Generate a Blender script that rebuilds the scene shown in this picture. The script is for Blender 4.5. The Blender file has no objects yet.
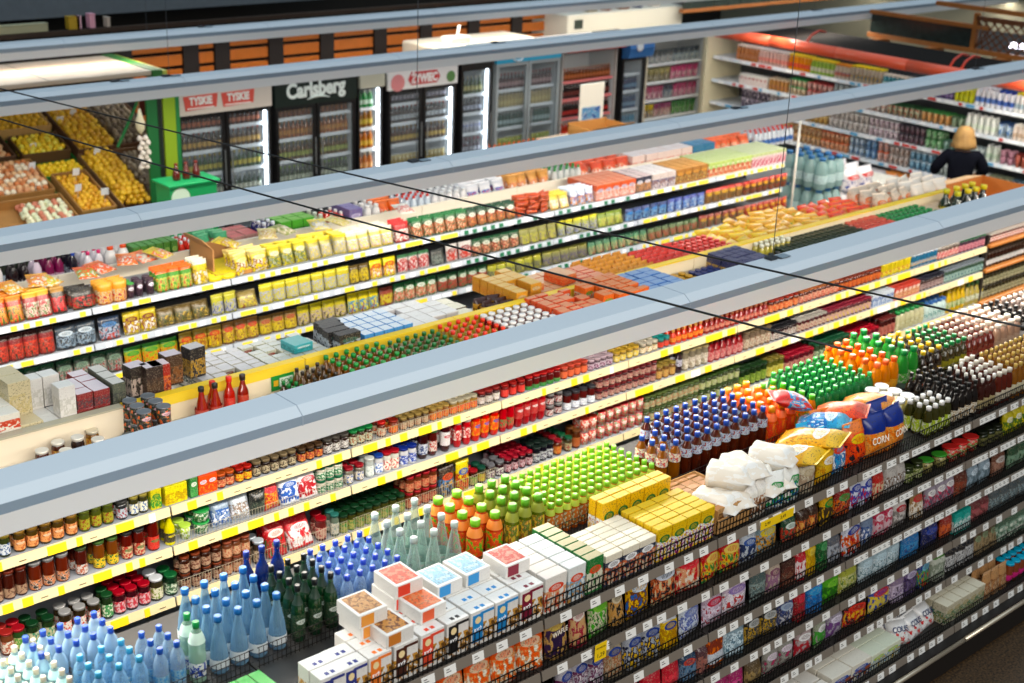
import bpy, bmesh, math, random
from mathutils import Vector, Matrix, Quaternion, noise as mnoise
random.seed(7)
SC = bpy.context.scene
COL = SC.collection
# ---------------------------------------------------------------- camera, world, light, exposure
CAMX = (0.7455016, 0.2123178, -0.6317820)
CAMY = (-0.6655292, 0.2883794, -0.6884099)
CAMZ = (0.0360313, 0.9336801, 0.3562910)
RW = Matrix((CAMX, CAMY, CAMZ))          # world = RW @ camera
FPX = 1388.14
CAMH = 5.5
cd = bpy.data.cameras.new('camera')
cam = bpy.data.objects.new('camera', cd)
COL.objects.link(cam)
cam.matrix_world = Matrix.Translation((0, 0, CAMH)) @ RW.to_4x4()
cd.sensor_width = 36.0
cd.lens = FPX / 1024 * 36.0
cd.clip_end = 200
cd.dof.use_dof = True
cd.dof.focus_distance = 7.6
cd.dof.aperture_fstop = 2.1
SC.camera = cam
SC.view_settings.view_transform = 'Standard'
SC.view_settings.look = 'None'
SC.view_settings.gamma = 1.0
SC.view_settings.use_curve_mapping = False
SC.view_settings.exposure = 0.3
SC.cycles.max_bounces = 6
SC.cycles.transparent_max_bounces = 12
SC.cycles.caustics_reflective = False
SC.cycles.caustics_refractive = False

W = bpy.data.worlds.new('hall_daylight')
SC.world = W
W.use_nodes = True
nt = W.node_tree
bg = nt.nodes['Background']
tc = nt.nodes.new('ShaderNodeTexCoord')
sx = nt.nodes.new('ShaderNodeSeparateXYZ')
cr = nt.nodes.new('ShaderNodeValToRGB')
nt.links.new(tc.outputs['Generated'], sx.inputs[0])
nt.links.new(sx.outputs['Z'], cr.inputs[0])
nt.links.new(cr.outputs[0], bg.inputs[0])
cr.color_ramp.elements[0].position = 0.3
cr.color_ramp.elements[0].color = (0.05, 0.055, 0.06, 1)
cr.color_ramp.elements[1].position = 0.8
cr.color_ramp.elements[1].color = (0.72, 0.88, 1.0, 1)
bg.inputs[1].default_value = 0.86

def area(name, loc, rot, sx_, sy_, power, col=(1, 0.93, 0.82)):
    l = bpy.data.lights.new(name, 'AREA')
    l.shape = 'RECTANGLE'; l.size = sx_; l.size_y = sy_
    l.energy = power; l.color = col
    o = bpy.data.objects.new(name, l)
    o.location = loc; o.rotation_euler = rot
    COL.objects.link(o)
    return o
# added fill light, not a hall lamp, shining down and forward on the fronts
area('front_fill', (2.5, -3.5, 8.0), (math.radians(48), 0, math.radians(-25)), 8, 4, 620, (1, 0.93, 0.84))

# ---------------------------------------------------------------- geometry helpers
def px_x(px, y, z):
    "x of the point on the line (y, z) that the photograph shows in column px"
    a = RW.transposed() @ Vector((1, 0, 0)); b = RW.transposed() @ Vector((0, y, z - CAMH)); k = (px - 512) / FPX
    return -(b[0] + k * b[2]) / (a[0] + k * a[2])
def px_y(px, x, z):
    a = RW.transposed() @ Vector((0, 1, 0)); b = RW.transposed() @ Vector((x, 0, z - CAMH)); k = (px - 512) / FPX
    return -(b[0] + k * b[2]) / (a[0] + k * a[2])
def proj(p):
    v = RW.transposed() @ (Vector(p) - Vector((0, 0, CAMH)))
    if v[2] > -0.1: return (-9999, -9999)
    return (512 + FPX * v[0] / -v[2], 341.5 - FPX * v[1] / -v[2])
def in_view(x, y, z, m=75):
    a = proj((x, y, z + 0.1))
    return -m < a[0] < 1024 + m and -m < a[1] < 683 + m + 10

def lin(h):
    h = h.lstrip('#')
    c = [int(h[i:i + 2], 16) / 255 for i in (0, 2, 4)]
    return tuple((v / 12.92 if v <= 0.04045 else ((v + 0.055) / 1.055) ** 2.4) for v in c) + (1,)

def deep(h, f=.82, sat=1.3):
    "printed and bottled goods are a little deeper than the swatch picked from the bright photograph"
    if not h: return h
    c = [int(h[i:i + 2], 16) / 255 for i in (0, 2, 4)]; g = sum(c) / 3
    spread = max(c) - min(c)
    k = f if spread > .12 else (f + 1) / 2
    c = [min(1, max(0, (g + (v - g) * sat) * k)) for v in c]
    return '%02x%02x%02x' % tuple(round(v * 255) for v in c)
MATS = {}
def mat(hexc, rough=0.5, metal=0.0, spec=0.5, emit=0.0, vary=0.0):
    k = ('p', hexc, rough, metal, spec, emit, vary)
    if k in MATS: return MATS[k]
    m = bpy.data.materials.new('plain_' + hexc)
    m.use_nodes = True
    n = m.node_tree.nodes; l = m.node_tree.links
    b = n['Principled BSDF']
    b.inputs['Base Color'].default_value = lin(hexc)
    b.inputs['Roughness'].default_value = rough
    b.inputs['Metallic'].default_value = metal
    b.inputs['Specular IOR Level'].default_value = spec
    if emit:
        b.inputs['Emission Color'].default_value = lin(hexc)
        b.inputs['Emission Strength'].default_value = emit
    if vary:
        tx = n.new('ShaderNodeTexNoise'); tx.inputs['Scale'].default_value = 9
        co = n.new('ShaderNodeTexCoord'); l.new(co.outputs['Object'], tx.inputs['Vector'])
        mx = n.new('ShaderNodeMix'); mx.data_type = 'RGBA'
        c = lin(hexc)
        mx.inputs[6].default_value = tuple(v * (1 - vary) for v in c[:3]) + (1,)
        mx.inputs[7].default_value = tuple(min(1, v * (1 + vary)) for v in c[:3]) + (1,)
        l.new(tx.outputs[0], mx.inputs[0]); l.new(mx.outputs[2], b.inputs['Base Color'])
    MATS[k] = m
    return m

def clear(hexc, dens=0.5, rough=0.08):
    "thin clear plastic or glass: part of the light passes straight through, tinted"
    k = ('c', hexc, dens, rough)
    if k in MATS: return MATS[k]
    m = bpy.data.materials.new('clear_' + hexc)
    m.use_nodes = True
    n = m.node_tree.nodes; l = m.node_tree.links
    b = n['Principled BSDF']
    c = lin(hexc)
    b.inputs['Base Color'].default_value = c
    b.inputs['Roughness'].default_value = rough
    t = n.new('ShaderNodeBsdfTransparent')
    t.inputs[0].default_value = tuple(0.45 + 0.55 * v for v in c[:3]) + (1,)
    mx = n.new('ShaderNodeMixShader')
    lw = n.new('ShaderNodeLayerWeight'); lw.inputs[0].default_value = 0.35 if dens > .08 else 0.1
    mp = n.new('ShaderNodeMath'); mp.operation = 'MULTIPLY_ADD'
    mp.inputs[1].default_value = (1 - dens) * (.6 if dens > .08 else .2); mp.inputs[2].default_value = dens
    l.new(lw.outputs['Facing'], mp.inputs[0])
    l.new(mp.outputs[0], mx.inputs[0])
    l.new(t.outputs[0], mx.inputs[1]); l.new(b.outputs[0], mx.inputs[2])
    l.new(mx.outputs[0], n['Material Output'].inputs[0])
    MATS[k] = m
    return m

def prt(base, band=None, logo=None, pic=None, pic2=None, rough=0.4, bz=0.78, style='pack', fine=True):
    """printed packaging: base colour, a band across the top, an oval mark, a picture in the lower part.
    Style 'label' puts the picture all over, 'stripe' uses a lower band."""
    base, band, logo, pic, pic2 = [deep(q) for q in (base, band, logo, pic, pic2)]
    k = ('t', base, band, logo, pic, pic2, rough, bz, style, fine)
    if k in MATS: return MATS[k]
    m = bpy.data.materials.new('print_' + base)
    m.use_nodes = True
    n = m.node_tree.nodes; l = m.node_tree.links
    b = n['Principled BSDF']
    b.inputs['Roughness'].default_value = rough
    tc = n.new('ShaderNodeTexCoord'); sp = n.new('ShaderNodeSeparateXYZ')
    l.new(tc.outputs['Generated'], sp.inputs[0])
    def M(op, a, bb=None, c=None):
        x = n.new('ShaderNodeMath'); x.operation = op
        for i, v in enumerate((a, bb, c)):
            if v is None: continue
            if isinstance(v, (int, float)): x.inputs[i].default_value = v
            else: l.new(v, x.inputs[i])
        return x.outputs[0]
    def mixc(fac, a, c):
        x = n.new('ShaderNodeMix'); x.data_type = 'RGBA'
        l.new(fac, x.inputs[0])
        if isinstance(a, tuple): x.inputs[6].default_value = a
        else: l.new(a, x.inputs[6])
        x.inputs[7].default_value = c
        return x.outputs[2]
    X, Z = sp.outputs['X'], sp.outputs['Z']
    cur = lin(base)
    seed = (hash_s(base + str(logo) + str(pic)) % 97) * 1.3
    if pic:
        tn = n.new('ShaderNodeTexNoise'); tn.inputs['Scale'].default_value = 6.5 if style == 'pack' else 5.0; tn.inputs['Detail'].default_value = 2.5
        ad = n.new('ShaderNodeVectorMath'); ad.operation = 'ADD'; ad.inputs[1].default_value = (seed, seed * .7, 0)
        l.new(tc.outputs['Generated'], ad.inputs[0]); l.new(ad.outputs[0], tn.inputs['Vector'])
        blob = M('GREATER_THAN', tn.outputs[0], 0.46 if style != 'label' else 0.53)
        if style == 'pack':
            blob = M('MULTIPLY', blob, M('LESS_THAN', Z, 0.62))
            blob = M('MULTIPLY', blob, M('GREATER_THAN', Z, 0.07))
        cur = mixc(blob, cur, lin(pic))
        if pic2:
            blob2 = M('MULTIPLY', M('GREATER_THAN', tn.outputs[0], 0.56), M('LESS_THAN', Z, 0.55 if style == 'pack' else 2))
            cur = mixc(blob2, cur, lin(pic2))
    if band:
        if style == 'stripe':
            bm = M('MULTIPLY', M('GREATER_THAN', Z, 0.12), M('LESS_THAN', Z, 0.42))
        else:
            bm = M('GREATER_THAN', Z, bz)
        cur = mixc(bm, cur, lin(band))
    if logo:
        ex = M('DIVIDE', M('SUBTRACT', X, 0.5), 0.36); ez = M('DIVIDE', M('SUBTRACT', Z, 0.66), 0.11)
        d = M('ADD', M('MULTIPLY', ex, ex), M('MULTIPLY', ez, ez))
        cur = mixc(M('LESS_THAN', d, 1.0), cur, lin(logo))
        # small print strokes inside the mark
        wv = n.new('ShaderNodeTexWave'); wv.inputs['Scale'].default_value = 5.5; wv.inputs['Distortion'].default_value = 5
        l.new(tc.outputs['Generated'], wv.inputs['Vector'])
        st = M('MULTIPLY', M('LESS_THAN', d, 0.42), M('GREATER_THAN', wv.outputs['Fac'], 0.6))
        cur = mixc(st, cur, lin(base if base != logo else '303030'))
    if fine and style != 'none':
        t2 = n.new('ShaderNodeTexNoise'); t2.inputs['Scale'].default_value = 13 if style != 'top' else 9; t2.inputs['Detail'].default_value = 2.0
        mp = n.new('ShaderNodeVectorMath'); mp.operation = 'MULTIPLY_ADD'; mp.inputs[1].default_value = (1, 1, 2.6) if style != 'top' else (1, 2.2, 1); mp.inputs[2].default_value = (seed * .3, 3.1, seed)
        l.new(tc.outputs['Generated'], mp.inputs[0]); l.new(mp.outputs[0], t2.inputs['Vector'])
        lb = lin(base); lum = .3 * lb[0] + .6 * lb[1] + .1 * lb[2]
        ink = lin('8a8078') if lum > .6 else lin('2c2624') if lum > .2 else lin('b8a890')
        cur = mixc(M('MULTIPLY', M('GREATER_THAN', t2.outputs[0], .60 if style != 'top' else .63), .2 if style == 'top' or lum > .6 else .55 if lum > .2 else .4), cur, ink)
        if logo is None and pic and style == 'pack':
            pass
    if isinstance(cur, tuple): b.inputs['Base Color'].default_value = cur
    else: l.new(cur, b.inputs['Base Color'])
    MATS[k] = m
    return m

def hash_s(s):
    h = 7
    for ch in s: h = (h * 31 + ord(ch)) % 1000003
    return h

class MB:
    def __init__(self): self.v = []; self.f = []; self.m = []; self.s = []
    def add(self, vs, fs, mi=0, smooth=False):
        b = len(self.v); self.v += [tuple(p) for p in vs]
        for f in fs: self.f.append(tuple(i + b for i in f)); self.m.append(mi); self.s.append(smooth)
        return self
    def box(self, x0, y0, z0, x1, y1, z1, mi=0):
        v = [(x, y, z) for x in (x0, x1) for y in (y0, y1) for z in (z0, z1)]
        return self.add(v, [(0, 1, 3, 2), (4, 6, 7, 5), (0, 4, 5, 1), (2, 3, 7, 6), (0, 2, 6, 4), (1, 5, 7, 3)], mi)
    def cbox(self, x0, y0, z0, x1, y1, z1, c=0.004, mi=0, top=None):
        "box with chamfered edges; top: material index of the upper face"
        X, Y, Z = (x0, x1), (y0, y1), (z0, z1); vs = []; idx = {}
        for i in (0, 1):
            for j in (0, 1):
                for k in (0, 1):
                    for ax in (0, 1, 2):
                        p = [X[i], Y[j], Z[k]]
                        for a, s in ((0, i), (1, j), (2, k)):
                            if a != ax: p[a] += c * (1 if s == 0 else -1)
                        idx[i, j, k, ax] = len(vs); vs.append(p)
        # vertex (ijk, ax) lies on the face whose normal axis is ax
        fs = []; top_f = None
        for ax in (0, 1, 2):
            o = [a for a in (0, 1, 2) if a != ax]
            for s in (0, 1):
                q = []
                for u, w in ((0, 0), (1, 0), (1, 1), (0, 1)):
                    t = [0, 0, 0]; t[ax] = s; t[o[0]] = u; t[o[1]] = w
                    q.append(idx[t[0], t[1], t[2], ax])
                if (s == 1) == (ax == 1): q.reverse()
                if ax == 2 and s == 1: top_f = q
                else: fs.append(q)
        for ax in (0, 1, 2):
            o = [a for a in (0, 1, 2) if a != ax]
            for u in (0, 1):
                for w in (0, 1):
                    t0 = [0, 0, 0]; t0[o[0]] = u; t0[o[1]] = w
                    t1 = list(t0); t1[ax] = 1
                    fs.append([idx[(*t0, o[0])], idx[(*t1, o[0])], idx[(*t1, o[1])], idx[(*t0, o[1])]])
        for i in (0, 1):
            for j in (0, 1):
                for k in (0, 1): fs.append([idx[i, j, k, a] for a in (0, 1, 2)])
        b = len(self.v); self.add(vs, fs, mi)
        self.f.append(tuple(i + b for i in top_f)); self.m.append(mi if top is None else top); self.s.append(False)
        return self
    def lathe(self, prof, seg=10, mi=0, cx=0, cy=0, z=0, smooth=True, cap=True, mlist=None, sy=1.0):
        b = len(self.v)
        for r, h in prof:
            for k in range(seg):
                a = 2 * math.pi * k / seg
                self.v.append((cx + r * math.cos(a), cy + r * math.sin(a) * sy, z + h))
        for i in range(len(prof) - 1):
            for k in range(seg):
                k2 = (k + 1) % seg
                self.f.append((b + i * seg + k, b + i * seg + k2, b + (i + 1) * seg + k2, b + (i + 1) * seg + k))
                self.m.append(mlist[i] if mlist else mi); self.s.append(smooth)
        if cap:
            n = len(prof) - 1
            self.f.append(tuple(b + n * seg + k for k in range(seg))); self.m.append(mlist[-1] if mlist else mi); self.s.append(False)
            self.f.append(tuple(b + k for k in reversed(range(seg)))); self.m.append(mlist[0] if mlist else mi); self.s.append(False)
        return self
    def bar(self, p, q, r=0.003, seg=4, mi=0, smooth=False):
        p, q = Vector(p), Vector(q); d = (q - p).normalized()
        u = d.cross(Vector((0, 0, 1)) if abs(d.z) < 0.9 else Vector((1, 0, 0))).normalized(); w = d.cross(u)
        vs = [e + (u * math.cos(2 * math.pi * (k + .5) / seg) + w * math.sin(2 * math.pi * (k + .5) / seg)) * r for e in (p, q) for k in range(seg)]
        fs = [(k, (k + 1) % seg, seg + (k + 1) % seg, seg + k) for k in range(seg)] + [tuple(reversed(range(seg))), tuple(range(seg, 2 * seg))]
        return self.add(vs, fs, mi, smooth)
    def tube(self, pts, r=0.01, seg=8, mi=0):
        pts = [Vector(p) for p in pts]; b = len(self.v); n = len(pts)
        for i, p in enumerate(pts):
            d = (pts[min(i + 1, n - 1)] - pts[max(i - 1, 0)]).normalized()
            u = d.cross(Vector((0, 0, 1)) if abs(d.z) < 0.9 else Vector((1, 0, 0))).normalized(); w = d.cross(u)
            rr = r[i] if isinstance(r, (list, tuple)) else r
            for k in range(seg):
                a = 2 * math.pi * k / seg; self.v.append(tuple(p + (u * math.cos(a) + w * math.sin(a)) * rr))
        for i in range(n - 1):
            for k in range(seg):
                k2 = (k + 1) % seg
                self.f.append((b + i * seg + k, b + i * seg + k2, b + (i + 1) * seg + k2, b + (i + 1) * seg + k)); self.m.append(mi); self.s.append(True)
        for o in (0, n - 1):
            self.f.append(tuple(b + o * seg + k for k in range(seg))); self.m.append(mi); self.s.append(False)
        return self
    def prism(self, prof, x0, x1, mi=0, mlist=None):
        "profile of (y, z) points extruded along x"
        n = len(prof); b = len(self.v)
        for x in (x0, x1):
            for y, z in prof: self.v.append((x, y, z))
        for i in range(n):
            j = (i + 1) % n
            self.f.append((b + i, b + j, b + n + j, b + n + i)); self.m.append(mlist[i] if mlist else mi); self.s.append(False)
        self.f.append(tuple(b + i for i in reversed(range(n)))); self.m.append(mi); self.s.append(False)
        self.f.append(tuple(b + n + i for i in range(n))); self.m.append(mi); self.s.append(False)
        return self
    def mesh(self, name, mats):
        me = bpy.data.meshes.new(name)
        me.from_pydata(self.v, [], self.f)
        for m in (mats if isinstance(mats, (list, tuple)) else [mats]): me.materials.append(m)
        me.polygons.foreach_set('material_index', self.m)
        me.polygons.foreach_set('use_smooth', self.s)
        bm = bmesh.new(); bm.from_mesh(me); bmesh.ops.recalc_face_normals(bm, faces=bm.faces); bm.to_mesh(me); bm.free()
        return me

def link(name, me, parent=None, loc=None, rot=None):
    o = bpy.data.objects.new(name, me)
    COL.objects.link(o)
    if parent is not None: o.parent = parent
    if loc is not None: o.location = loc
    if rot is not None: o.rotation_euler = rot
    return o
def tag(o, label, cat, group=None, kind=None):
    if kind: o['kind'] = kind
    if label: o['label'] = label
    if cat: o['category'] = cat
    if group: o['group'] = group
    return o
def empty(name, loc=(0, 0, 0), rz=0):
    o = bpy.data.objects.new(name, None); COL.objects.link(o)
    o.empty_display_size = 0.1; o.location = loc; o.rotation_euler = (0, 0, rz)
    return o
def part(name, mb, mats, parent, loc=None, rot=None, label=None):
    o = link(name, mb.mesh(name, mats), parent, loc, rot)
    if label: o['label'] = label
    return o
TXT = {}
def text_mesh(s, size, m, extrude=0.002, squash=1.0, bold=0.0):
    k = (s, size, m.name, extrude, squash, bold)
    if k in TXT: return TXT[k]
    c = bpy.data.curves.new('t', 'FONT'); c.body = s; c.size = size; c.extrude = extrude; c.align_x = 'CENTER'; c.align_y = 'CENTER'
    c.offset = bold; c.resolution_u = 3
    o = bpy.data.objects.new('t', c); COL.objects.link(o)
    dg = bpy.context.evaluated_depsgraph_get()
    me = bpy.data.meshes.new_from_object(o.evaluated_get(dg))
    bpy.data.objects.remove(o)
    me.materials.clear(); me.materials.append(m)
    me.transform(Matrix.Scale(squash, 4, (1, 0, 0)))
    TXT[k] = me
    return me

# ---------------------------------------------------------------- products: each spec gives (name, category, width, depth, height, root mesh, [(part, mesh)])
PROTO = {}
def proto(spec, detail=True):
    k = (spec, detail)
    if k in PROTO: return PROTO[k]
    kind = spec[0]; d = dict(spec[1])
    r = BUILD[kind](d, detail)
    PROTO[k] = r
    return r
def S(kind, **kw): return (kind, tuple(sorted(kw.items())))

def assemble(detail, nm, pieces):
    "pieces: [(part name, MB, material list)], the first is the root. Without detail all go in one mesh."
    if detail:
        root = pieces[0][1].mesh(nm, pieces[0][2])
        return root, [(p, mb.mesh(p, ms)) for p, mb, ms in pieces[1:]]
    big = MB(); ms = []
    for p, mb, mm in pieces:
        mm = mm if isinstance(mm, (list, tuple)) else [mm]
        b = len(big.v); o = len(ms)
        big.v += mb.v; big.f += [tuple(i + b for i in f) for f in mb.f]; big.m += [i + o for i in mb.m]; big.s += mb.s
        ms += list(mm)
    return big.mesh(nm, ms), []

def b_jar(d, detail):
    h, r = d.get('h', .12), d.get('r', .034); seg = 14 if detail else 9
    lid_h = d.get('lh', .018)
    body = MB().lathe([(r * .9, 0), (r, .006), (r, h * .72), (r * .86, h * .84), (r * .84, h - lid_h)], seg)
    lid = MB().lathe([(r * .97, h - lid_h), (r * 1.0, h - .002), (r * .94, h)], seg)
    pc = [('body', body, mat(deep(d['b'], .55, 1.1), .15, 0, .6, vary=.3)), ('lid', lid, mat(deep(d.get('c', 'c8c8c8')), .35, .3 if d.get('metal', 1) else 0))]
    if d.get('l'):
        z0, z1 = d.get('lz', (.12, .62))
        lab = MB().lathe([(r * 1.015, h * z0), (r * 1.015, h * z1)], seg, cap=False)
        pc.append(('label', lab, prt(d['l'], None, d.get('g'), d.get('p'), d.get('p2'), style='label', rough=.45)))
    root, ch = assemble(detail, d.get('nm', 'glass_jar'), pc)
    return d.get('nm', 'glass_jar'), d.get('cat', 'jar'), 2 * r, 2 * r, h, root, ch

PROFILES = {
 'pet': [(.85, 0), (1, .02), (1, .10), (.93, .14), (1, .18), (1, .48), (.94, .52), (1, .56), (.95, .68), (.7, .80), (.38, .88), (.33, .915), (.33, .93)],
 'tear': [(.9, 0), (1, .03), (1, .22), (.95, .30), (.86, .44), (.70, .58), (.50, .72), (.36, .84), (.34, .93)],
 'wine': [(.95, 0), (1, .02), (1, .55), (.88, .63), (.5, .73), (.36, .8), (.34, .93)],
 'sauce': [(.95, 0), (1, .02), (1, .50), (.9, .58), (.55, .70), (.42, .80), (.38, .9)],
 'juice': [(.9, 0), (1, .03), (1, .2), (.88, .26), (.88, .44), (1, .5), (.98, .62), (.8, .76), (.52, .86), (.46, .91)],
 'round': [(.9, 0), (1, .04), (1, .5), (.92, .66), (.7, .8), (.45, .88), (.42, .92)],
 'squeeze': [(.7, 0), (.9, .1), (1, .35), (1, .7), (.9, .9), (.8, .98)],
}
def b_bottle(d, detail):
    h, r = d.get('h', .25), d.get('r', .035); seg = 14 if detail else 8
    pf = PROFILES[d.get('s', 'pet')]
    prof = [(a * r, b * h) for a, b in pf]
    fl = d.get('sy', 1.0)
    if not detail: prof = [p for i, p in enumerate(prof) if i in (0, len(prof) - 1) or i % 2 == 0 or len(prof) < 8]
    body = MB().lathe(prof, seg, sy=fl)
    bmat = clear(deep(d['b'], .78) if d.get('dens', .5) > .5 else d['b'], d.get('dens', .5)) if d.get('clear') else mat(deep(d['b'], .8), .12, 0, .7, vary=.2)
    cr_ = prof[-1][0] * d.get('cw', 1.25); ct = pf[-1][1] * h
    cap = MB().lathe([(cr_, ct - .012 if not d.get('sport') else ct - .01), (cr_ * 1.02, h - .003), (cr_ * .85, h)], seg if not detail else 10, sy=fl)
    pc = [('body', body, bmat), ('cap', cap, mat(deep(d.get('c', 'ffffff')), .4))]
    if d.get('l'):
        z0, z1 = d.get('lz', (.2, .46))
        lab = MB().lathe([(r * 1.02, h * z0), (r * 1.02, h * z1)], seg, cap=False, sy=fl)
        pc.append(('label', lab, prt(d['l'], None, d.get('g'), d.get('p'), d.get('p2'), style='label', rough=.45)))
    if d.get('nl'):   # neck label
        def rad(zz):
            for (a0, b0), (a1, b1) in zip(pf, pf[1:]):
                if b0 <= zz <= b1: return (a0 + (a1 - a0) * (zz - b0) / (b1 - b0)) * r
            return pf[-1][0] * r
        nl = MB().lathe([(rad(zz) * 1.06, h * zz) for zz in (.66, .72, .78, .83)], seg, cap=False, sy=fl)
        pc.append(('neck_label', nl, mat(d['nl'], .4)))
    root, ch = assemble(detail, d.get('nm', 'bottle'), pc)
    return d.get('nm', 'bottle'), d.get('cat', 'bottle'), 2 * r, 2 * r * fl, h, root, ch

def b_can(d, detail):
    h, r = d.get('h', .11), d.get('r', .037); seg = 14 if detail else 9
    body = MB().lathe([(r, .004), (r, h - .004)], seg)
    rim = MB().lathe([(r * .97, 0), (r * 1.02, .002), (r * 1.02, .006), (r * 1.0, .007)], seg)
    lid = MB().lathe([(r * 1.0, h - .006), (r * 1.03, h - .005), (r * 1.03, h), (r * .93, h), (r * .9, h - .003)], seg)
    ms = prt(d['b'], d.get('band'), d.get('g'), d.get('p'), d.get('p2'), style=d.get('st', 'label'), rough=.3)
    root, ch = assemble(detail, d.get('nm', 'tin_can'), [('body', body, ms), ('rim', rim, mat('b8b8b8', .3, .8)), ('lid', lid, mat(d.get('c', 'c8c8c8'), .35, .4))])
    return d.get('nm', 'tin_can'), d.get('cat', 'tin'), 2 * r * 1.02, 2 * r * 1.02, h, root, ch

def b_box(d, detail):
    w, dp, h = d.get('w', .1), d.get('d', .06), d.get('h', .16)
    ms = [prt(d['b'], d.get('band'), d.get('g'), d.get('p'), d.get('p2'), style=d.get('st', 'pack'), rough=.4), prt(d.get('t', d['b']), style='top', rough=.45)]
    mb = MB().cbox(-w / 2, -dp / 2, 0, w / 2, dp / 2, h, .0025, 0, 1)
    pc = [('body', mb, ms)]
    if d.get('panel'):   # coloured panel on the front face
        pc.append(('front_panel', MB().box(-w * .42, -dp / 2 - .0012, h * .12, w * .02, -dp / 2 + .001, h * .9), mat(d['panel'], .4)))
    if d.get('flap'):
        pc.append(('printed_strip', MB().box(-w * .1, -dp / 2 - .0014, h * .86, w * .48, -dp / 2 + .001, h * .93), mat(d['flap'], .4)))
    if d.get('disc'):
        pc.append(('front_disc', MB().add([(-w * .2 + w * .13 * math.cos(a), -dp / 2 - .0022, h * .74 + w * .13 * math.sin(a)) for a in [q * math.pi / 6 for q in range(12)]], [tuple(range(12))]), mat(d['disc'], .4)))
        t_ = MB()
        for q in (-.12, .12): t_.box(w * (q - .07), -dp * .32, h - .001, w * (q + .07), -dp * .06, h + .0008)
        pc.append(('top_mark', t_, mat(d['panel'], .4)))
    if d.get('tp'):
        pc.append(('top_picture', MB().box(-w * .4, -dp * .4, h - .001, w * .4, dp * .42, h + .0012), prt(d['tp'], None, None, d.get('tp2', 'e8c890'), None, style='label')))
    root, ch = assemble(detail, d.get('nm', 'carton_box'), pc)
    if d.get('word') and detail:
        tm = text_mesh(d['word'], h * d.get('ws', .3), mat(d.get('wc', 'ffffff'), .4), .0006, .8, .0008)
        me = tm.copy(); me.transform(Matrix.Translation((d.get('wx', -.2) * w, -dp / 2 - .002, h * d.get('wz', .36))) @ Matrix.Rotation(math.pi / 2, 4, 'X'))
        ch.append(('lettering', me))
    return d.get('nm', 'carton_box'), d.get('cat', 'box'), w, dp, h, root, ch

def b_bag(d, detail):
    "filled bag: 'pillow' with a seal at each end, 'pouch' standing on a wide base, 'brick' tightly packed with folded top"
    w, dp, h = d.get('w', .14), d.get('d', .06), d.get('h', .2)
    style = d.get('s', 'pillow'); nx, nz = (8, 10) if detail else (4, 6)
    sd = hash_s(str(sorted(d.items())))
    vs = []
    def th(u, v):
        e = max(0, 1 - abs(2 * u - 1) ** (3.2 if style != 'brick' else 8))
        if style == 'pillow': t = max(0, 1 - abs(2 * v - 1) ** 3.0)
        elif style == 'pouch': t = (1 - v ** 2.0) if v < .9 else .19 * (1 - v) / .1
        else: t = 1 if v < .78 else max(0.05, 1 - (v - .78) / .16)
        return e ** .5 * max(0.0, t)
    for side in (-1, 1):
        for j in range(nz + 1):
            v = j / nz
            for i in range(nx + 1):
                u = i / nx
                nn = mnoise.noise(Vector((u * 4 + sd % 13, v * 5, side * 3 + sd % 7))) * .22
                ww = w * (1 - (.05 * math.sin(v * math.pi) if style == 'pillow' else .0))
                t = th(u, v)
                vs.append(((u - .5) * ww, side * (dp / 2 * t * (1 + nn) + .0008), v * h + (0.006 * nn if 0 < j < nz else 0)))
    n1 = (nx + 1) * (nz + 1); fs = []
    for j in range(nz):
        for i in range(nx):
            a = j * (nx + 1) + i
            fs.append((a, a + 1, a + nx + 2, a + nx + 1)); fs.append((n1 + a, n1 + a + nx + 1, n1 + a + nx + 2, n1 + a + 1))
    edge = [i for i in range(nx + 1)] + [j * (nx + 1) + nx for j in range(1, nz + 1)] + [nz * (nx + 1) + i for i in range(nx - 1, -1, -1)] + [j * (nx + 1) for j in range(nz - 1, 0, -1)]
    for a, c in zip(edge, edge[1:] + edge[:1]): fs.append((a, n1 + a, n1 + c, c))
    mb = MB().add(vs, fs, 0, True)
    ms = prt(d['b'], d.get('band'), d.get('g'), d.get('p'), d.get('p2'), rough=d.get('ro', .3), bz=d.get('bz', .8), style=d.get('st', 'pack'))
    pc = [('body', mb, ms)]
    if style == 'pillow' or style == 'pouch':
        pc.append(('seal', MB().box(-w / 2 * .99, -.0015, h - .002, w / 2 * .99, .0015, h + .010), mat(d.get('band') or d['b'], .35)))
    root, ch = assemble(detail, d.get('nm', 'food_bag'), pc)
    if d.get('word') and detail:
        tm = text_mesh(d['word'], d.get('ws', .3) * w, mat(d.get('wc', 'ffffff'), .4), .0006, .85, .0006)
        me = tm.copy(); me.transform(Matrix.Translation((0, -dp / 2 * 1.12 - .001, h * d.get('wz', .6))) @ Matrix.Rotation(math.pi / 2, 4, 'X'))
        ch.append(('lettering', me))
    return d.get('nm', 'food_bag'), d.get('cat', 'bag'), w, dp, h, root, ch

def b_tub(d, detail):
    h, r = d.get('h', .09), d.get('r', .045); seg = 14 if detail else 8
    body = MB().lathe([(r * .8, 0), (r * .95, h * .9)], seg)
    lid = MB().lathe([(r * 1.03, h * .88), (r * 1.05, h * .97), (r * .98, h), (r * .9, h * .97)], seg)
    ms = prt(d['b'], d.get('band'), d.get('g'), d.get('p'), d.get('p2'), style='label', rough=.4)
    root, ch = assemble(detail, d.get('nm', 'plastic_tub'), [('body', body, ms), ('lid', lid, mat(d.get('c', 'ffffff'), .35))])
    return d.get('nm', 'plastic_tub'), d.get('cat', 'tub'), 2 * r * 1.05, 2 * r * 1.05, h, root, ch
BUILD = {'jar': b_jar, 'bottle': b_bottle, 'can': b_can, 'box': b_box, 'bag': b_bag, 'tub': b_tub}

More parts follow.
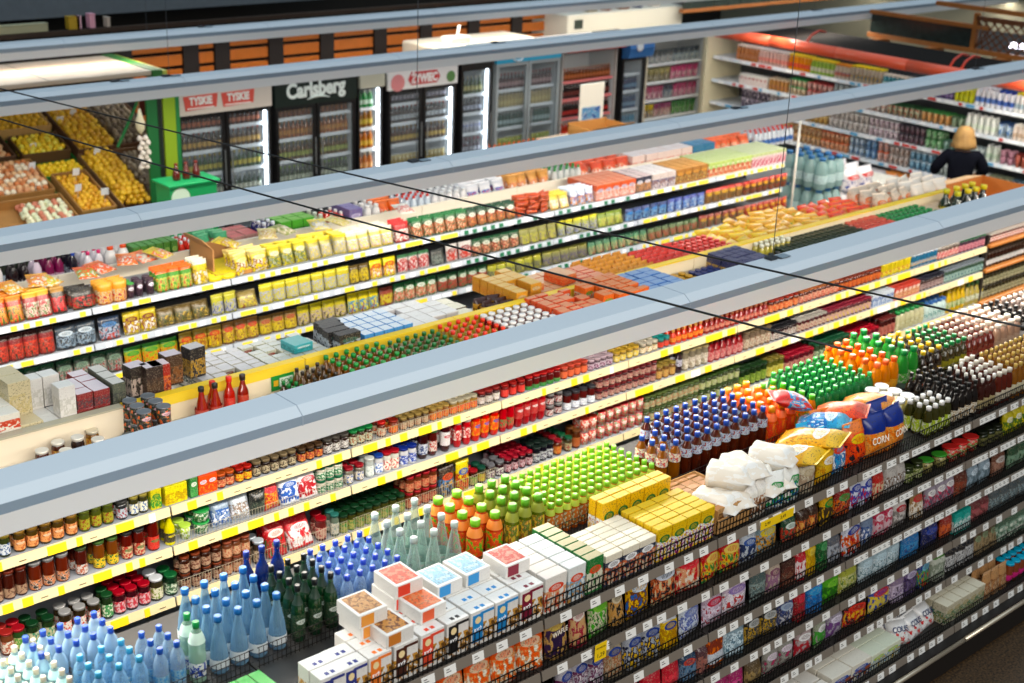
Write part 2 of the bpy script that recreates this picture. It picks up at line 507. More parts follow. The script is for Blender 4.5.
COUNT = {}
def put(spec, x, y, z, label, group, rz=0.0, rx=0.0, ry=0.0, detail=True):
    nm, cat, w, dp, h, root, ch = proto(spec, detail)
    o = link(nm, root, None, (x, y, z), (rx, ry, rz))
    o['label'] = label; o['category'] = cat; o['group'] = group
    for pn, me in ch: link(pn, me, o)
    COUNT[nm] = COUNT.get(nm, 0) + 1
    return o
USED = {}; LW = {}; ROWS = []
ORD = 'first second third fourth fifth sixth seventh eighth ninth tenth eleventh twelfth thirteenth fourteenth fifteenth sixteenth seventeenth eighteenth nineteenth twentieth'.split() + ['%d-th' % i for i in range(21, 80)]
def words(s): return len(s.split())

def fill(phrase, y0, z, x0, x1, spec, desc, n=1, dy=None, gap=.006, stack=1, jit=.12, lean=0.0, detail=True, det_rows=9, keep=1.0, axis='x', face=0.0, ncol=None, swap=False):
    """rows of one product between x0 and x1 (or along y for axis='y'), n rows deep, stacked."""
    nm, cat, w, dp, h, _r, _c = proto(spec, detail)
    if swap: w, dp = dp, w
    pitch = w + gap; dyy = dy or (dp + gap)
    span = x1 - x0 + gap
    flex = cat in ('box', 'bag')
    cnt = ncol or max(1, round(span / pitch) if flex else int(span / pitch + .12))
    step = (x1 - x0) / cnt
    sc = min(1.18, max(.84, step / pitch)) if flex else 1.0
    if not flex and step < w: w_ = step
    base = (desc + ' ' + phrase).strip()
    if base in USED: raise ValueError('label repeated: ' + base)
    USED[base] = 1
    grp = desc + ' ' + phrase
    made = []
    for k in range(stack):
        for j in range(n):
            for i in range(cnt):
                if keep < 1 and (j or k) and random.random() > keep: continue
                a = x0 + step * (i + .5) + random.uniform(-1, 1) * min(.3, jit) * max(0, step - w)
                b = y0 + dp / 2 + j * dyy + random.uniform(0, 1) * jit * .03
                zz = z + k * (h + .0005)
                x, y = (a, b) if axis == 'x' else (b, a)
                if not in_view(x, y, zz): continue
                rz = face + random.uniform(-1, 1) * jit * .5
                if cat in ('box',): rz = face + random.uniform(-1, 1) * jit * .12
                if swap: rz += math.pi / 2
                made.append((k, j, i, put(spec, x, y, zz, base, grp, rz, -lean if lean else 0, 0, detail and j < det_rows)))
                if sc != 1.0: made[-1][3].scale = (sc, 1, 1)
    ROWS.append((base, axis, made))
    return made

def run(phrase, y0, z, segs, end, **kw):
    "segs: (start column in the photograph, spec, description, options); each runs to the next start"
    zp = kw.pop('zp', z); yr = kw.pop('yr', y0)
    for i, s in enumerate(segs):
        e = segs[i + 1][0] if i + 1 < len(segs) else end
        if s[1] is None: continue
        o = dict(kw); o.update(s[3] if len(s) > 3 else {})
        x0 = px_x(s[0], yr, zp); x1 = px_x(e, yr, zp) - .008
        if x1 - x0 < .03: continue
        fill(phrase, y0, z, x0, x1, s[1], s[2], **o)
# ---------------------------------------------------------------- the hall
def struct(name, mb, m): return tag(link(name, mb.mesh(name, m)), None, None, None, 'structure')
fm = mat('2a1d12', .55, 0, .4)
n_ = fm.node_tree.nodes; l_ = fm.node_tree.links
tn = n_.new('ShaderNodeTexNoise'); tn.inputs['Scale'].default_value = 60; tn.inputs['Detail'].default_value = 6
rp = n_.new('ShaderNodeValToRGB'); rp.color_ramp.elements[0].position = .38; rp.color_ramp.elements[1].position = .68
rp.color_ramp.elements[0].color = lin('1d140c'); rp.color_ramp.elements[1].color = lin('5a4328')
co = n_.new('ShaderNodeTexCoord'); l_.new(co.outputs['Object'], tn.inputs[0]); l_.new(tn.outputs[0], rp.inputs[0])
l_.new(rp.outputs[0], n_['Principled BSDF'].inputs['Base Color'])
struct('floor', MB().box(-6, -4, -.1, 26, 22, 0), fm)
struct('wall_back', MB().box(-2, 20.5, 0, 26, 20.7, 5.2), mat('16130f', .8))
struct('wall_back_upper', MB().box(-2, 19.2, 2.54, 13.6, 19.4, 5.0), mat('6a747c', .7, vary=.15))
struct('wall_right', MB().box(24.8, 2, 0, 25, 20.7, 5.0), mat('8a8672', .8))

# ---------------------------------------------------------------- strip lamps
white_metal = mat('c8d2da', .42, 0, .5)
skirt_bounce_tone = mat('dcd9d6', .5, 0, .4)  # skirt painted lighter, standing in for light bounced up from the goods
tube_m = mat('fff1dc', .5, emit=5.0)
def strip_lamp(yc, x0, x1, clips, wires, label, power):
    root = empty('strip_lamp', (x0, yc, 2.52)); L = x1 - x0
    tag(root, label, 'lamp', 'long strip lamps over the aisles')
    h = MB().prism([(-.097, .18), (.097, .18), (.15, .14), (.15, .09), (-.15, .09), (-.15, .14)], 0, L, 0, [0, 0, 1, 1, 1, 0])
    part('housing', h, [white_metal, mat('8c9cac', .45)], root)  # upright band painted darker than the top, its shade put into the colour
    sk = MB(); t = .012
    for s in (-1, 1):
        p = [(s * .15, .09), (s * .17, 0), (s * (.17 - t), 0), (s * (.15 - t), .09)]
        sk.prism(p if s > 0 else p[::-1], 0, L)
    part('reflector_skirt', sk, skirt_bounce_tone, root)
    part('light_tube', MB().box(.05, -.035, .045, L - .05, .035, .075), tube_m, root)
    k = 1.6
    while k < L:
        part('joint', MB().prism([(-.099, .182), (.099, .182), (.1525, .141), (.1525, .088), (-.1525, .088), (-.1525, .141)], k, k + .005), mat('a4b0bc', .5), root)
        k += 2.9
    for cx in clips:
        c = part('hanging_clip', MB().cbox(cx - x0 - .06, .02, .18, cx - x0 + .02, .085, .2, .003).box(cx - x0 + .03, .01, .18, cx - x0 + .14, .075, .187), mat('20242a', .4), root)
        part('clip_plate', MB().box(cx - x0 + .04, .0, .187, cx - x0 + .13, .06, .192), mat('7e909c', .4), c)
    for wx in wires:
        part('hanging_wire', MB().bar((wx - x0, .05, .18), (wx - x0, .05, 3.2), .003, 5), mat('50565c', .4, .6), root)
    # the light of its tubes
    n = 3
    for i in range(n):
        a = area('tube_glow', (x0 + L * (i + .5) / n, yc, 2.53), (0, 0, 0), L / n, .1, power * L / n, (1, .93, .82))
    return root
strip_lamp(5.483, -1, 19, (7.48, 13.2), (7.47, 13.17), 'grey strip lamp nearest to the camera, crossing low in front of the jar shelves', 21)
strip_lamp(9.04, 0, 27, (7.15, 11.39, 16.05), (7.16, 16.02), 'grey strip lamp second from the camera, above the packet shelves', 17)
strip_lamp(13.56, 0, 30, (6.7, 7.3, 12.0, 18.8), (7.32, 18.77), 'grey strip lamp in front of the beer fridge headers', 8)
strip_lamp(16.47, 0, 30, (9.4,), (8.6,), 'grey strip lamp farthest away, in front of the orange slat wall', 5)

# two loose cables crossing over the lamps
def cable(pts, label):
    o = link('power_cable', MB().tube(pts, .006, 6).mesh('power_cable', mat('101214', .5)))
    tag(o, label, 'cable', 'thin black cables sagging across the hall')
def cpts(a, b, sag): return [Vector(a).lerp(Vector(b), t) + Vector((0, 0, -sag * math.sin(math.pi * t))) for t in [i / 14 for i in range(15)]]
cable(cpts((4.38, 11.6, 3.25), (6.30, 2.95, 3.2), .03), 'thin black cable crossing the hall, the one farther right')
cable(cpts((3.95, 10.4, 3.25), (5.28, 3.4, 3.2), .03), 'thin black cable crossing the hall, the one farther left')

# ---------------------------------------------------------------- shelving bays
def bay(x0, x1, yf, ym, yb, zs, style, idx, label, group, base=True, end=None):
    root = empty('shelving_bay', (x0, yf, 0)); tag(root, label, 'shelf unit', group)
    L = x1 - x0; D = ym - yf
    R_ = random.Random(idx * 31 + int(yf * 10))
    dark, deck, rail = {'near': ('141210', '2c2926', '776d62'), 'jar': ('1c1916', '8f949c', 'd9c79a'), 'packet': ('141416', '84888e', 'b9c0ca')}[style]
    part('back_panel', MB().box(0, D, .1, L, D + .02, zs[0] - .03), mat(dark, .7), root)
    part('upright', MB().box(-.02, D - .03, 0, .02, D + .05, zs[0] - .02), mat('141414', .5), root)
    if end: part('upright', MB().box(L - .02, D - .03, 0, L + .02, D + .05, zs[0] - .02), mat('141414', .5), root)
    part('plinth', MB().box(0, .04, 0, L, D, zs[-1] - .03 if base else .1), mat('17130f', .6), root)
    for i, z in enumerate(zs):
        back = (yb - yf) if i == 0 else D
        f0 = -.12 if (style == 'near' and i == len(zs) - 1) else 0
        part('shelf', MB().box(.004, f0, z - .028, L - .004, back, z), mat(deck, .5, vary=.08), root)
        rh = {'near': .045, 'jar': .05, 'packet': .045}[style]
        col = rail
        r = part('price_rail', MB().prism([(f0 - .004, z - rh), (f0 - .018, z - rh), (f0 - .008, z + .006), (f0 - .002, z + .006)], .006, L - .006), mat(col, .45), root)
        # tickets sit on the sloping face of the rail
        x = .05 + R_.random() * .06
        def tick(xa, w, c, hh=.8, nm='price_tag'):
            za = z - rh + rh * (1 - hh) * .5; zb = za + rh * hh
            fy = lambda q: f0 - .018 + (q - (z - rh)) / (rh + .006) * .010 - .0022
            m_ = MB().add([(xa, fy(za), za), (xa + w, fy(za), za), (xa + w, fy(zb), zb), (xa, fy(zb), zb), (xa, fy(za) + .002, za), (xa + w, fy(za) + .002, za), (xa + w, fy(zb) + .002, zb), (xa, fy(zb) + .002, zb)],
                          [(0, 1, 2, 3), (7, 6, 5, 4), (0, 4, 5, 1), (3, 2, 6, 7), (0, 3, 7, 4), (1, 5, 6, 2)])
            part(nm, m_, mat(c, .4), r)
        def bars(xa, w, c='3a3a3a', n=2):
            m_ = MB()
            for q in range(n):
                zz = z - rh * (.62 - .26 * q); yy = f0 - .018 + (zz - (z - rh)) / (rh + .006) * .010 - .0034
                m_.box(xa, yy, zz, xa + w * (1 - .3 * q), yy + .001, zz + rh * .1)
            part('ticket_print', m_, mat(c, .5), r)
        if style == 'near':
            dense = (idx >= 4 and i in (0, 1, 2))
            while x < L - .09:
                w = R_.choice([.07, .076]) if not dense else R_.choice([.10, .15, .2])
                w = min(w, L - .03 - x)
                tick(x, w, 'e9e7e2', 1.0 if not dense else .9)
                q = x
                while q + .04 < x + w + .02:
                    bars(q + .012, .028, '55524e', 2); q += .056
                x += w + (R_.uniform(.03, .14) if not dense else R_.uniform(.02, .06))
            if (idx, i) in ((5, 0),): pass
        elif style == 'jar':
            while x < L - .1:
                w = R_.choice([.035, .04, .06, .11]) if idx < 4 else R_.choice([.04, .08, .2, .11])
                w = min(w, L - .03 - x)
                if R_.random() < (.5 if idx < 6 else .75): tick(x, w, 'f2c71c' if R_.random() < .9 else 'f0ece0', 1.0)
                else: bars(x, .04, '4a4030', 1)
                x += w + R_.uniform(.04, .11)
        else:
            green = idx in GREEN_BAYS
            while x < L - .07:
                c = R_.choice(['f0d534', 'f0d534', 'e9eef2']) if not green else R_.choice(['1f6b48', 'eef2f0', '1f6b48'])
                tick(x, R_.choice([.05, .055, .11]) if not green else .055, c, .85)
                x += R_.uniform(.09, .13)
    return root
GREEN_BAYS = ()
def fence(x0, x1, y, z, h, step, col, parent, off, r=.0022, rails=3):
    mb = MB()
    for k in range(rails): zz = z + .012 + (h - .012) * k / (rails - 1); mb.bar((x0, y, zz), (x1, y, zz), r * 1.25, 4)
    x = x0 + .01
    while x < x1: mb.bar((x, y, z), (x, y, z + h), r, 4); x += step
    for v in range(len(mb.v)): p = mb.v[v]; mb.v[v] = (p[0] - off[0], p[1] - off[1], p[2] - off[2])
    return part('wire_fence', mb, mat(col, .4, .5), parent)

ZB = (1.82, 1.52, 1.217, .917, .61, .30)
BX = [.2 + 1.3 * k for k in range(1, 9)]     # 1.5 ... 10.6
nb = ['below the cream-capped water bottles', 'below the rice boxes', 'below the yellow cartons', 'below the white flour bags', 'below the yellow pasta bags', 'below the dark bottles', 'farthest down the aisle']
for i in range(len(BX) - 1):
    b = bay(BX[i], BX[i + 1], 4.17, 4.66, 5.34, ZB, 'near', i, 'dark steel shelving bay of the nearest row, ' + nb[i], 'dark shelving bays of the nearest row')
    for k, z in enumerate(ZB):
        y = 4.17 if k < 5 else 4.05
        if i == 0: continue
        fence(BX[i] + .02, BX[i + 1] - .02, y + .006, z, .10 if k == 0 else .085, .028, '141312', b, (BX[i], 4.17, 0), .0027)
    fence(BX[i] + .01, BX[i + 1] - .01, 4.685, 1.82, .11, .024, '2a2522', b, (BX[i], 4.17, 0), .0018, 4)
    part('bumper_rail', MB().tube([(0.01, -.215, .235), (BX[i + 1] - BX[i] - .01, -.215, .235)], .016, 10), mat('d8c8b0', .3, .7), b)
    part('bumper_back', MB().box(0, -.2, .03, BX[i + 1] - BX[i], -.10, .25), mat('15100d', .5), b)

ZA = (1.92, 1.655, 1.39, 1.05, .71, .35)
AX = [3.41 + 1.28 * k for k in range(-1, 8)]
na = ['nearest to the water bottles', 'with green packets and white bags', 'with cream tubs', 'with ketchup bottles', 'with stacked red tins', 'with green pickle jars', 'with violet-lidded jam jars', 'at the far end']
for i in range(len(AX) - 1):
    b = bay(AX[i], AX[i + 1], 6.60, 7.07, 7.64, ZA, 'jar', i, 'cream-railed shelving bay of jars ' + na[i], 'cream-railed jar shelving bays', end=(i == 7))
    # divider board standing along the middle of the top
    part('divider_board', MB().box(.003, .505, 1.92, 1.277, .53, 2.11), mat('ecdcc0' if i < 1 else 'ecd9b4', .5, vary=.03), b)
    part('divider_cap', MB().box(.003, .495, 2.11, 1.277, .56, 2.12), mat('b0a890' if i < 1 else 'f0c822', .45), b)
    if i in (1, 2, 3):
        part('divider_strip', MB().box(.003, .5, 2.05, 1.277, .504, 2.112), mat('f2cd2e', .45), b)

for (i, k) in ((1, 2), (1, 3), (2, 3), (2, 1)):
    mb = fence(AX[i] + .02, AX[i + 1] - .02, 6.602, ZA[k], .07 if k < 3 else .1, .02, 'c9c0a8', [o for o in bpy.data.objects if o.name.startswith('shelving_bay') and abs(o.location.x - AX[i]) < .01 and abs(o.location.y - 6.6) < .01][0], (AX[i], 6.6, 0), .0014, 2)

ZC = (1.65, 1.34, 1.05, .75, .4)
CX = [3.3 + 1.28 * k for k in range(0, 9)]
GREEN_BAYS = (4, 5)
nc = ['at the near end, with red display trays', 'with dark purple cans on top', 'with the brown open carton', 'with yellow and grey packets', 'with white-green tickets, nearer half', 'with white-green tickets, farther half', 'with salmon and navy cereal boxes', 'with pale green drink cartons']
for i in range(len(CX) - 1):
    b = bay(CX[i], CX[i + 1], 10.0, 10.6, 11.2, ZC, 'packet', i, 'white-railed packet shelving bay ' + nc[i], 'white-railed packet shelving bays', end=(i == 7))
    part('divider_board', MB().box(.003, .585, 1.65, 1.277, .61, 1.775), mat('efe3cc', .5), b)
# ---------------------------------------------------------------- nearest row, top: front half
def rice(c, w=.150): return S('box', nm='rice_box', w=w, d=.085, h=.19, b='f6f3ee', t='f8f6f2', panel=c, flap=c, word='RYŻ', wc='ffffff', wx=-.2, ws=.17, wz=.45, disc='f2d8a0', p='d8a24a', p2='6b4a22')
on_near = 'on nearest top shelf'
T = 1.822
def near_front(segs, end, **kw): run(on_near, 4.20, T, segs, end, **kw)
near_front([
 (322, rice('2b3580'), 'white rice box with navy panel', {'n': 2}),
 (369, rice('ee7a26', .145), 'white rice box with light orange panel', {'n': 3}),
 (394, rice('4a2418', .145), 'white rice box with dark brown panel', {'n': 4}),
 (420, rice('e2492c', .145), 'white rice box with red-orange panel', {'n': 4}),
 (446, rice('1c1a1c', .145), 'white rice box with black panel', {'n': 4}),
 (470, rice('1d86c8', .145), 'white rice box with bright blue panel', {'n': 4}),
 (519, rice('7a1430', .145), 'white rice box with maroon panel', {'n': 4}),
 (544, S('box', nm='groats_box', w=.145, d=.07, h=.2, b='f4efe8', t='f3e9e2', g='e8552e', p='f0b890', p2='d2462c'), 'white groats box with orange-red swoosh', {'n': 5}),
 (567, S('box', nm='groats_box', w=.13, d=.07, h=.2, b='eef0ee', t='e9eaea', g='e8603a', p='9cc4dc', p2='d0a060'), 'white groats box with pale blue picture', {'n': 5}),
 (586, S('box', nm='groats_box', w=.10, d=.055, h=.2, b='1f7a3c', t='d9cfa8', g='e65a34', p='e8e4d0', band='1f7a3c'), 'green groats box with orange mark', {'n': 7}),
 (604, S('box', nm='couscous_box', w=.115, d=.042, h=.175, b='26344e', t='f3ead8', band='f2ead8', g='ffffff', p='d87848', p2='e8d6c0', bz=.8), 'slim navy carton with cream top', {'n': 6}),
 (656, S('box', nm='soup_carton', w=.115, d=.05, h=.195, b='f7cf1e', t='f9d63a', g='1f7a3c', p='ffffff', p2='b8408c'), 'yellow carton with green oval mark', {'n': 5}),
], 714)
# second layers lying on the boxes
on_rice = 'lying on the rice boxes'
L2 = lambda tp, tp2, side: S('box', nm='rice_box', w=.155, d=.18, h=.07, b='f6f3ee', t='f8f6f2', tp=tp, tp2=tp2, panel=side)
zt = T + .1915
for px, yy, zz, tp, tp2, side, lab in [
    (364, 4.42, 0, 'd8eaf2', 'c0dcea', 'e09030', 'white rice box lying underneath the topmost brown-pictured one'),
    (362, 4.41, 1, 'd9a870', 'a87848', 'e09030', 'white rice box with brown food picture lying, topmost of the pile'),
    (388, 4.30, 0, 'd9a05a', '7a4a28', 'c87828', 'white rice box with dark brown food picture lying, front of the pile'),
    (396, 4.52, 0, 'e8e0dc', 'e0c8c0', 'd8402c', 'white rice box lying underneath the pink-red one'),
    (398, 4.51, 1, 'e8664a', 'f0a088', 'd8402c', 'white rice box with pink-red top lying, topmost near the clear bottles'),
    (421, 4.36, 0, 'ee7a3c', 'f2a070', 'e05a2a', 'white rice box with orange top lying below the pink-red one'),
    (438, 4.48, 0, 'a9d6ee', 'd2ecf6', '2c8fd0', 'white rice box with pale blue top lying, nearer of two'),
    (466, 4.48, 0, 'a9d6ee', 'd2ecf6', '2c8fd0', 'white rice box with pale blue top lying, farther of two'),
    (506, 4.42, 0, 'c84838', 'e8a090', '8a1c34', 'white rice box with brick red top picture lying alone')]:
    x = px_x(px, yy, zt)
    put(L2(tp, tp2, side), x, yy, zt + zz * .0712, lab, 'rice boxes lying on the stacked boxes', random.uniform(-.03, .03))
fill('behind the lower yellow ones', 4.51, T, px_x(603, 4.51, 2.08), px_x(672, 4.51, 2.08), S('box', nm='soup_carton', w=.115, d=.05, h=.255, b='f7c81e', t='f9d63a', g='1f7a3c', p='ffffff', p2='e8903c'), 'taller yellow carton with white strip', n=2)

# open cardboard tray with brown snack cartons
x0 = px_x(716, 4.2, T); x1 = px_x(742, 4.2, T)
tr = empty('cardboard_tray', (x0, 4.2, T)); tag(tr, 'open brown cardboard tray on the nearest top shelf, beside yellow cartons', 'tray')
w = x1 - x0 + .06
part('tray_shell', MB().box(0, 0, 0, w, .42, .006).box(0, 0, 0, .005, .42, .15).box(w - .005, 0, 0, w, .42, .15).box(0, .415, 0, w, .42, .15).box(0, 0, 0, w, .005, .09), mat('b98a52', .7, vary=.1), tr)
fill('packed in the cardboard tray', 4.21, T + .008, x0 + .01, x0 + w - .01, S('box', nm='snack_carton', w=.085, d=.045, h=.135, b='caa06a', t='c08a52', g='5a3820', p='8a5c34'), 'small brown snack carton', n=8, jit=.6)

FL = S('bag', nm='flour_bag', w=.115, d=.075, h=.205, b='f3efe6', band='f7f4ee', p='b07f54', p2='6d4426', s='brick', ro=.6)
FG = S('bag', nm='flour_bag', w=.12, d=.08, h=.215, b='f6f5f0', g='1c9448', p='1f9a4e', p2='2b74b8', s='brick', ro=.6)
FW = S('bag', nm='flour_bag', w=.12, d=.08, h=.20, b='f4f2ea', p='e8c9a0', s='brick', ro=.6)
near_front([
 (748, FL, 'white flour bag with brown bread picture', {'n': 2, 'jit': .6}),
 (769, FG, 'white flour bag with green and blue patches', {'n': 2, 'jit': .5}),
 (802, S('bag', nm='flour_bag', w=.105, d=.07, h=.2, b='efe4cc', g='d8c8a8', p='c0a890', s='brick', ro=.6), 'cream flour bag with grey print', {'n': 4, 'jit': .4}),
], 818)
for k, (px, yy, zz, rz, wh_) in enumerate([(688, 4.50, 0, .3, 'nearest to the snack tray'), (708, 4.50, 0, -.3, 'second from the snack tray'), (730, 4.50, 0, .2, 'in the middle of the lower layer'), (752, 4.50, .0, -.4, 'next to the yellow pasta bags'), (700, 4.53, .10, .5, 'nearer end of the upper layer'), (722, 4.54, .105, -.25, 'middle of the upper layer'), (744, 4.54, .1, .35, 'farther end of the upper layer')]):
    sp = S('bag', nm='flour_bag', w=.19, d=.12, h=.27, b='f6f4ef', p='efe6da', s='brick', ro=.65, st='none')
    z = T + .055 + zz * 1.15
    put(sp, px_x(px, yy, z), yy - .06, z + .045, 'plain white flour bag heaped on the standing ones, ' + wh_, 'white flour bags heaped up', rz, math.pi / 2 * .97)
# big pillow bags: pasta, crisps, corn snacks
PY = S('bag', nm='pasta_bag', w=.26, d=.10, h=.40, b='f2b824', p='f6cf5a', p2='d8941c', g='f4f2e8', band='f4c83c', word='', ro=.25)
near_front([(820, S('bag', nm='pasta_bag', w=.17, d=.09, h=.24, b='f4c326', g='f4f2ea', p='f8d44a', p2='e0a01c'), 'yellow pasta bag standing at the front', {'n': 2, 'jit': .5}),
 (836, S('bag', nm='crisp_bag', w=.19, d=.1, h=.24, b='2a9fd0', g='e24a2a', p='1c6fb0', p2='f0f0f0', band='36b0dc'), 'bright blue crisp bag', {'n': 3, 'jit': .5, 'lean': .25}),
 (853, S('bag', nm='crisp_bag', w=.23, d=.11, h=.27, b='f0641e', g='f6d21e', p='e84a18', p2='1c1c20', band='f08a3a'), 'orange crisp bag with yellow disc', {'n': 3, 'jit': .5, 'lean': .2}),
 (872, S('bag', nm='corn_snack_bag', w=.21, d=.11, h=.27, b='f48a24', band='15307e', bz=.6, p='f6b060', p2='f29a3a', word='CORN', wc='fff4e0', ws=.3, wz=.42), 'orange and navy corn snack bag', {'n': 2, 'jit': .3, 'lean': .2}),
], 912)
for k, (px, py_, zz, rz, sp, lab) in enumerate([
    (742, 4.66, .15, math.pi + .30, PY, 'large yellow pasta bag lying on the heap, nearer one'),
    (764, 4.68, .18, math.pi + .35, PY, 'large yellow pasta bag lying on the heap, farther one'),
    (782, 4.74, .19, math.pi + .5, S('bag', nm='crisp_bag', w=.22, d=.1, h=.32, b='35a8d8', p='1b78c0', p2='e8f4f8', g='e8f4fa', band='60c0e0'), 'light blue crisp bag lying across the heap'),
    (800, 4.74, .21, math.pi + .5, S('bag', nm='crisp_bag', w=.24, d=.1, h=.32, b='ef5a26', p='f07c3a', g='f28a50', band='d8481c'), 'red-orange crisp bag lying across the heap'),
    (795, 4.76, .27, .9, S('bag', nm='crisp_bag', w=.18, d=.09, h=.26, b='e03a2c', p='2aa0d8', p2='f0e0d0', band='d02a24'), 'red and blue crisp bag on top of the heap'),
    (826, 4.80, .16, math.pi + .4, S('bag', nm='pasta_bag', w=.24, d=.1, h=.33, b='f3a03a', p='f8c070', p2='d88028'), 'amber pasta bag lying next to the orange crisps')]):
    put(sp, px_x(px, py_, T + zz), py_ - .12, T + zz, lab, 'large bags heaped on the nearest top shelf', rz, -math.pi / 2 * .86)

# jars and bottles towards the far end of the front half
WT = S('tub', nm='vitamin_tub', r=.042, h=.17, b='f0d9a0', c='f4f2ee', p='e8c060', cat='jar')
run(on_near, 4.42, T, [
 (896, S('tub', nm='mayonnaise_jar', r=.045, h=.18, b='eadfa0', c='f6f4f0', p='d8c060', cat='jar'), 'yellowish plastic jar with white lid', {'n': 3}),
 (916, S('jar', nm='cream_jar', r=.045, h=.12, b='e8d8b8', c='161616', l='f0e8dc', p='2060b0', p2='d86030'), 'wide jar with black lid', {'n': 3}),
], 936)
near_front([
 (926, S('bottle', nm='vinegar_bottle', s='round', r=.032, h=.21, b='3c3a18', c='f4f2ee', l='b8cc3a', p='eef0e0', lz=(.1, .5)), 'small bottle with white cap and lime label', {'n': 3}),
 (952, S('bottle', nm='sauce_bottle', s='wine', r=.031, h=.26, b='17120f', c='121212', l='e8e2d4', p='b8a080', lz=(.12, .42)), 'black sauce bottle with white label', {'n': 6}),
 (978, S('bottle', nm='syrup_bottle', s='wine', r=.028, h=.25, b='3a1810', c='f2efe8', l='c8b890', lz=(.15, .4)), 'brown syrup bottle with white cap', {'n': 5}),
 (996, S('bottle', nm='liqueur_bottle', s='round', r=.033, h=.24, b='5a2214', c='d8d0c4', l='efe4d0', lz=(.15, .42)), 'dark red bottle with pale cap', {'n': 5}),
 (1012, S('bottle', nm='oil_bottle', s='wine', r=.03, h=.25, b='8a5a1c', c='d8b868', l='f0e8cc', lz=(.15, .42)), 'amber oil bottle with gold cap', {'n': 5}),
], 1060)

# ---------------------------------------------------------------- nearest row, top: rear half
on_rear = 'on nearest rear top'
W1 = dict(clear=1)
def rear(segs, end, y0=4.74, **kw): run(on_rear, y0, T, segs, end, yr=4.78, zp=T + .27, **kw)
rear([
 (-30, S('bottle', nm='water_bottle', r=.031, h=.22, b='c0e0e2', c='efe2cc', l='d8f0f0', p='7fc4d8', clear=1, dens=.35, nl='c8e8e4'), 'small pale water bottle with cream cap', {'n': 7, 'gap': .01}),
 (86, S('bottle', nm='water_bottle', r=.035, h=.24, b='a8d4ee', c='4fb2dc', l='8cc4e4', p='e8f4f8', clear=1, dens=.22), 'clear blue water bottle with sky blue cap', {'n': 3, 'gap': .012}),
 (150, S('bottle', nm='water_bottle', r=.034, h=.24, b='b4d0e6', c='2a62c0', l='a8d0e8', p='5ba8dc', clear=1, dens=.25), 'clear water bottle with royal blue cap', {'n': 3, 'gap': .012}),
 (186, S('bottle', nm='water_bottle', r=.038, h=.30, b='b8dcc8', c='1c9a52', l='f0f4f0', p='2850a8', lz=(.1, .34), clear=1, dens=.3, nl='d0e8d8'), 'clear water bottle with green cap', {'n': 2}),
 (208, S('bottle', nm='water_bottle', s='tear', r=.043, h=.285, b='88b4d0', c='2f7cc0', l='e6edf0', lz=(.1, .26), clear=1, dens=.3), 'conical blue water bottle with blue cap', {'n': 4, 'gap': .012}),
 (288, S('bottle', nm='mineral_water_bottle', s='wine', r=.033, h=.29, b='143c22', c='16181a', l='163f26', g='e8f0ea', lz=(.1, .5), nl='1c3428'), 'dark green glass water bottle with black cap', {'n': 4, 'gap': .01}),
 (340, S('bottle', nm='water_bottle', r=.034, h=.24, b='a8c8ea', c='3a58c8', l='b0d4ec', p='4a90d0', clear=1, dens=.25), 'clear water bottle with blue sports cap', {'n': 5, 'gap': .01}),
 (404, S('bottle', nm='soda_bottle', s='tear', r=.046, h=.3, b='c4d8d2', c='b8c4c0', l='b4ccc4', g='e8dcd8', lz=(.1, .3), clear=1, dens=.12), 'large clear soda bottle with grey cap', {'n': 4, 'gap': .015}),
], 466)
rear([
 (60, S('bottle', nm='water_bottle', r=.034, h=.24, b='b4d0e6', c='2a56b4', l='c0dcec', p='8a6a5a', clear=1, dens=.4), 'clear water bottle with dark blue cap, rear rows', {'n': 3, 'gap': .012}),
], 150, y0=5.02)
rear([
 (282, S('bottle', nm='water_bottle', s='wine', r=.036, h=.31, b='12337c', c='1a3a8c', clear=1, dens=.75), 'deep blue glass bottle with blue cap', {'n': 1}),
], 330, y0=5.12)
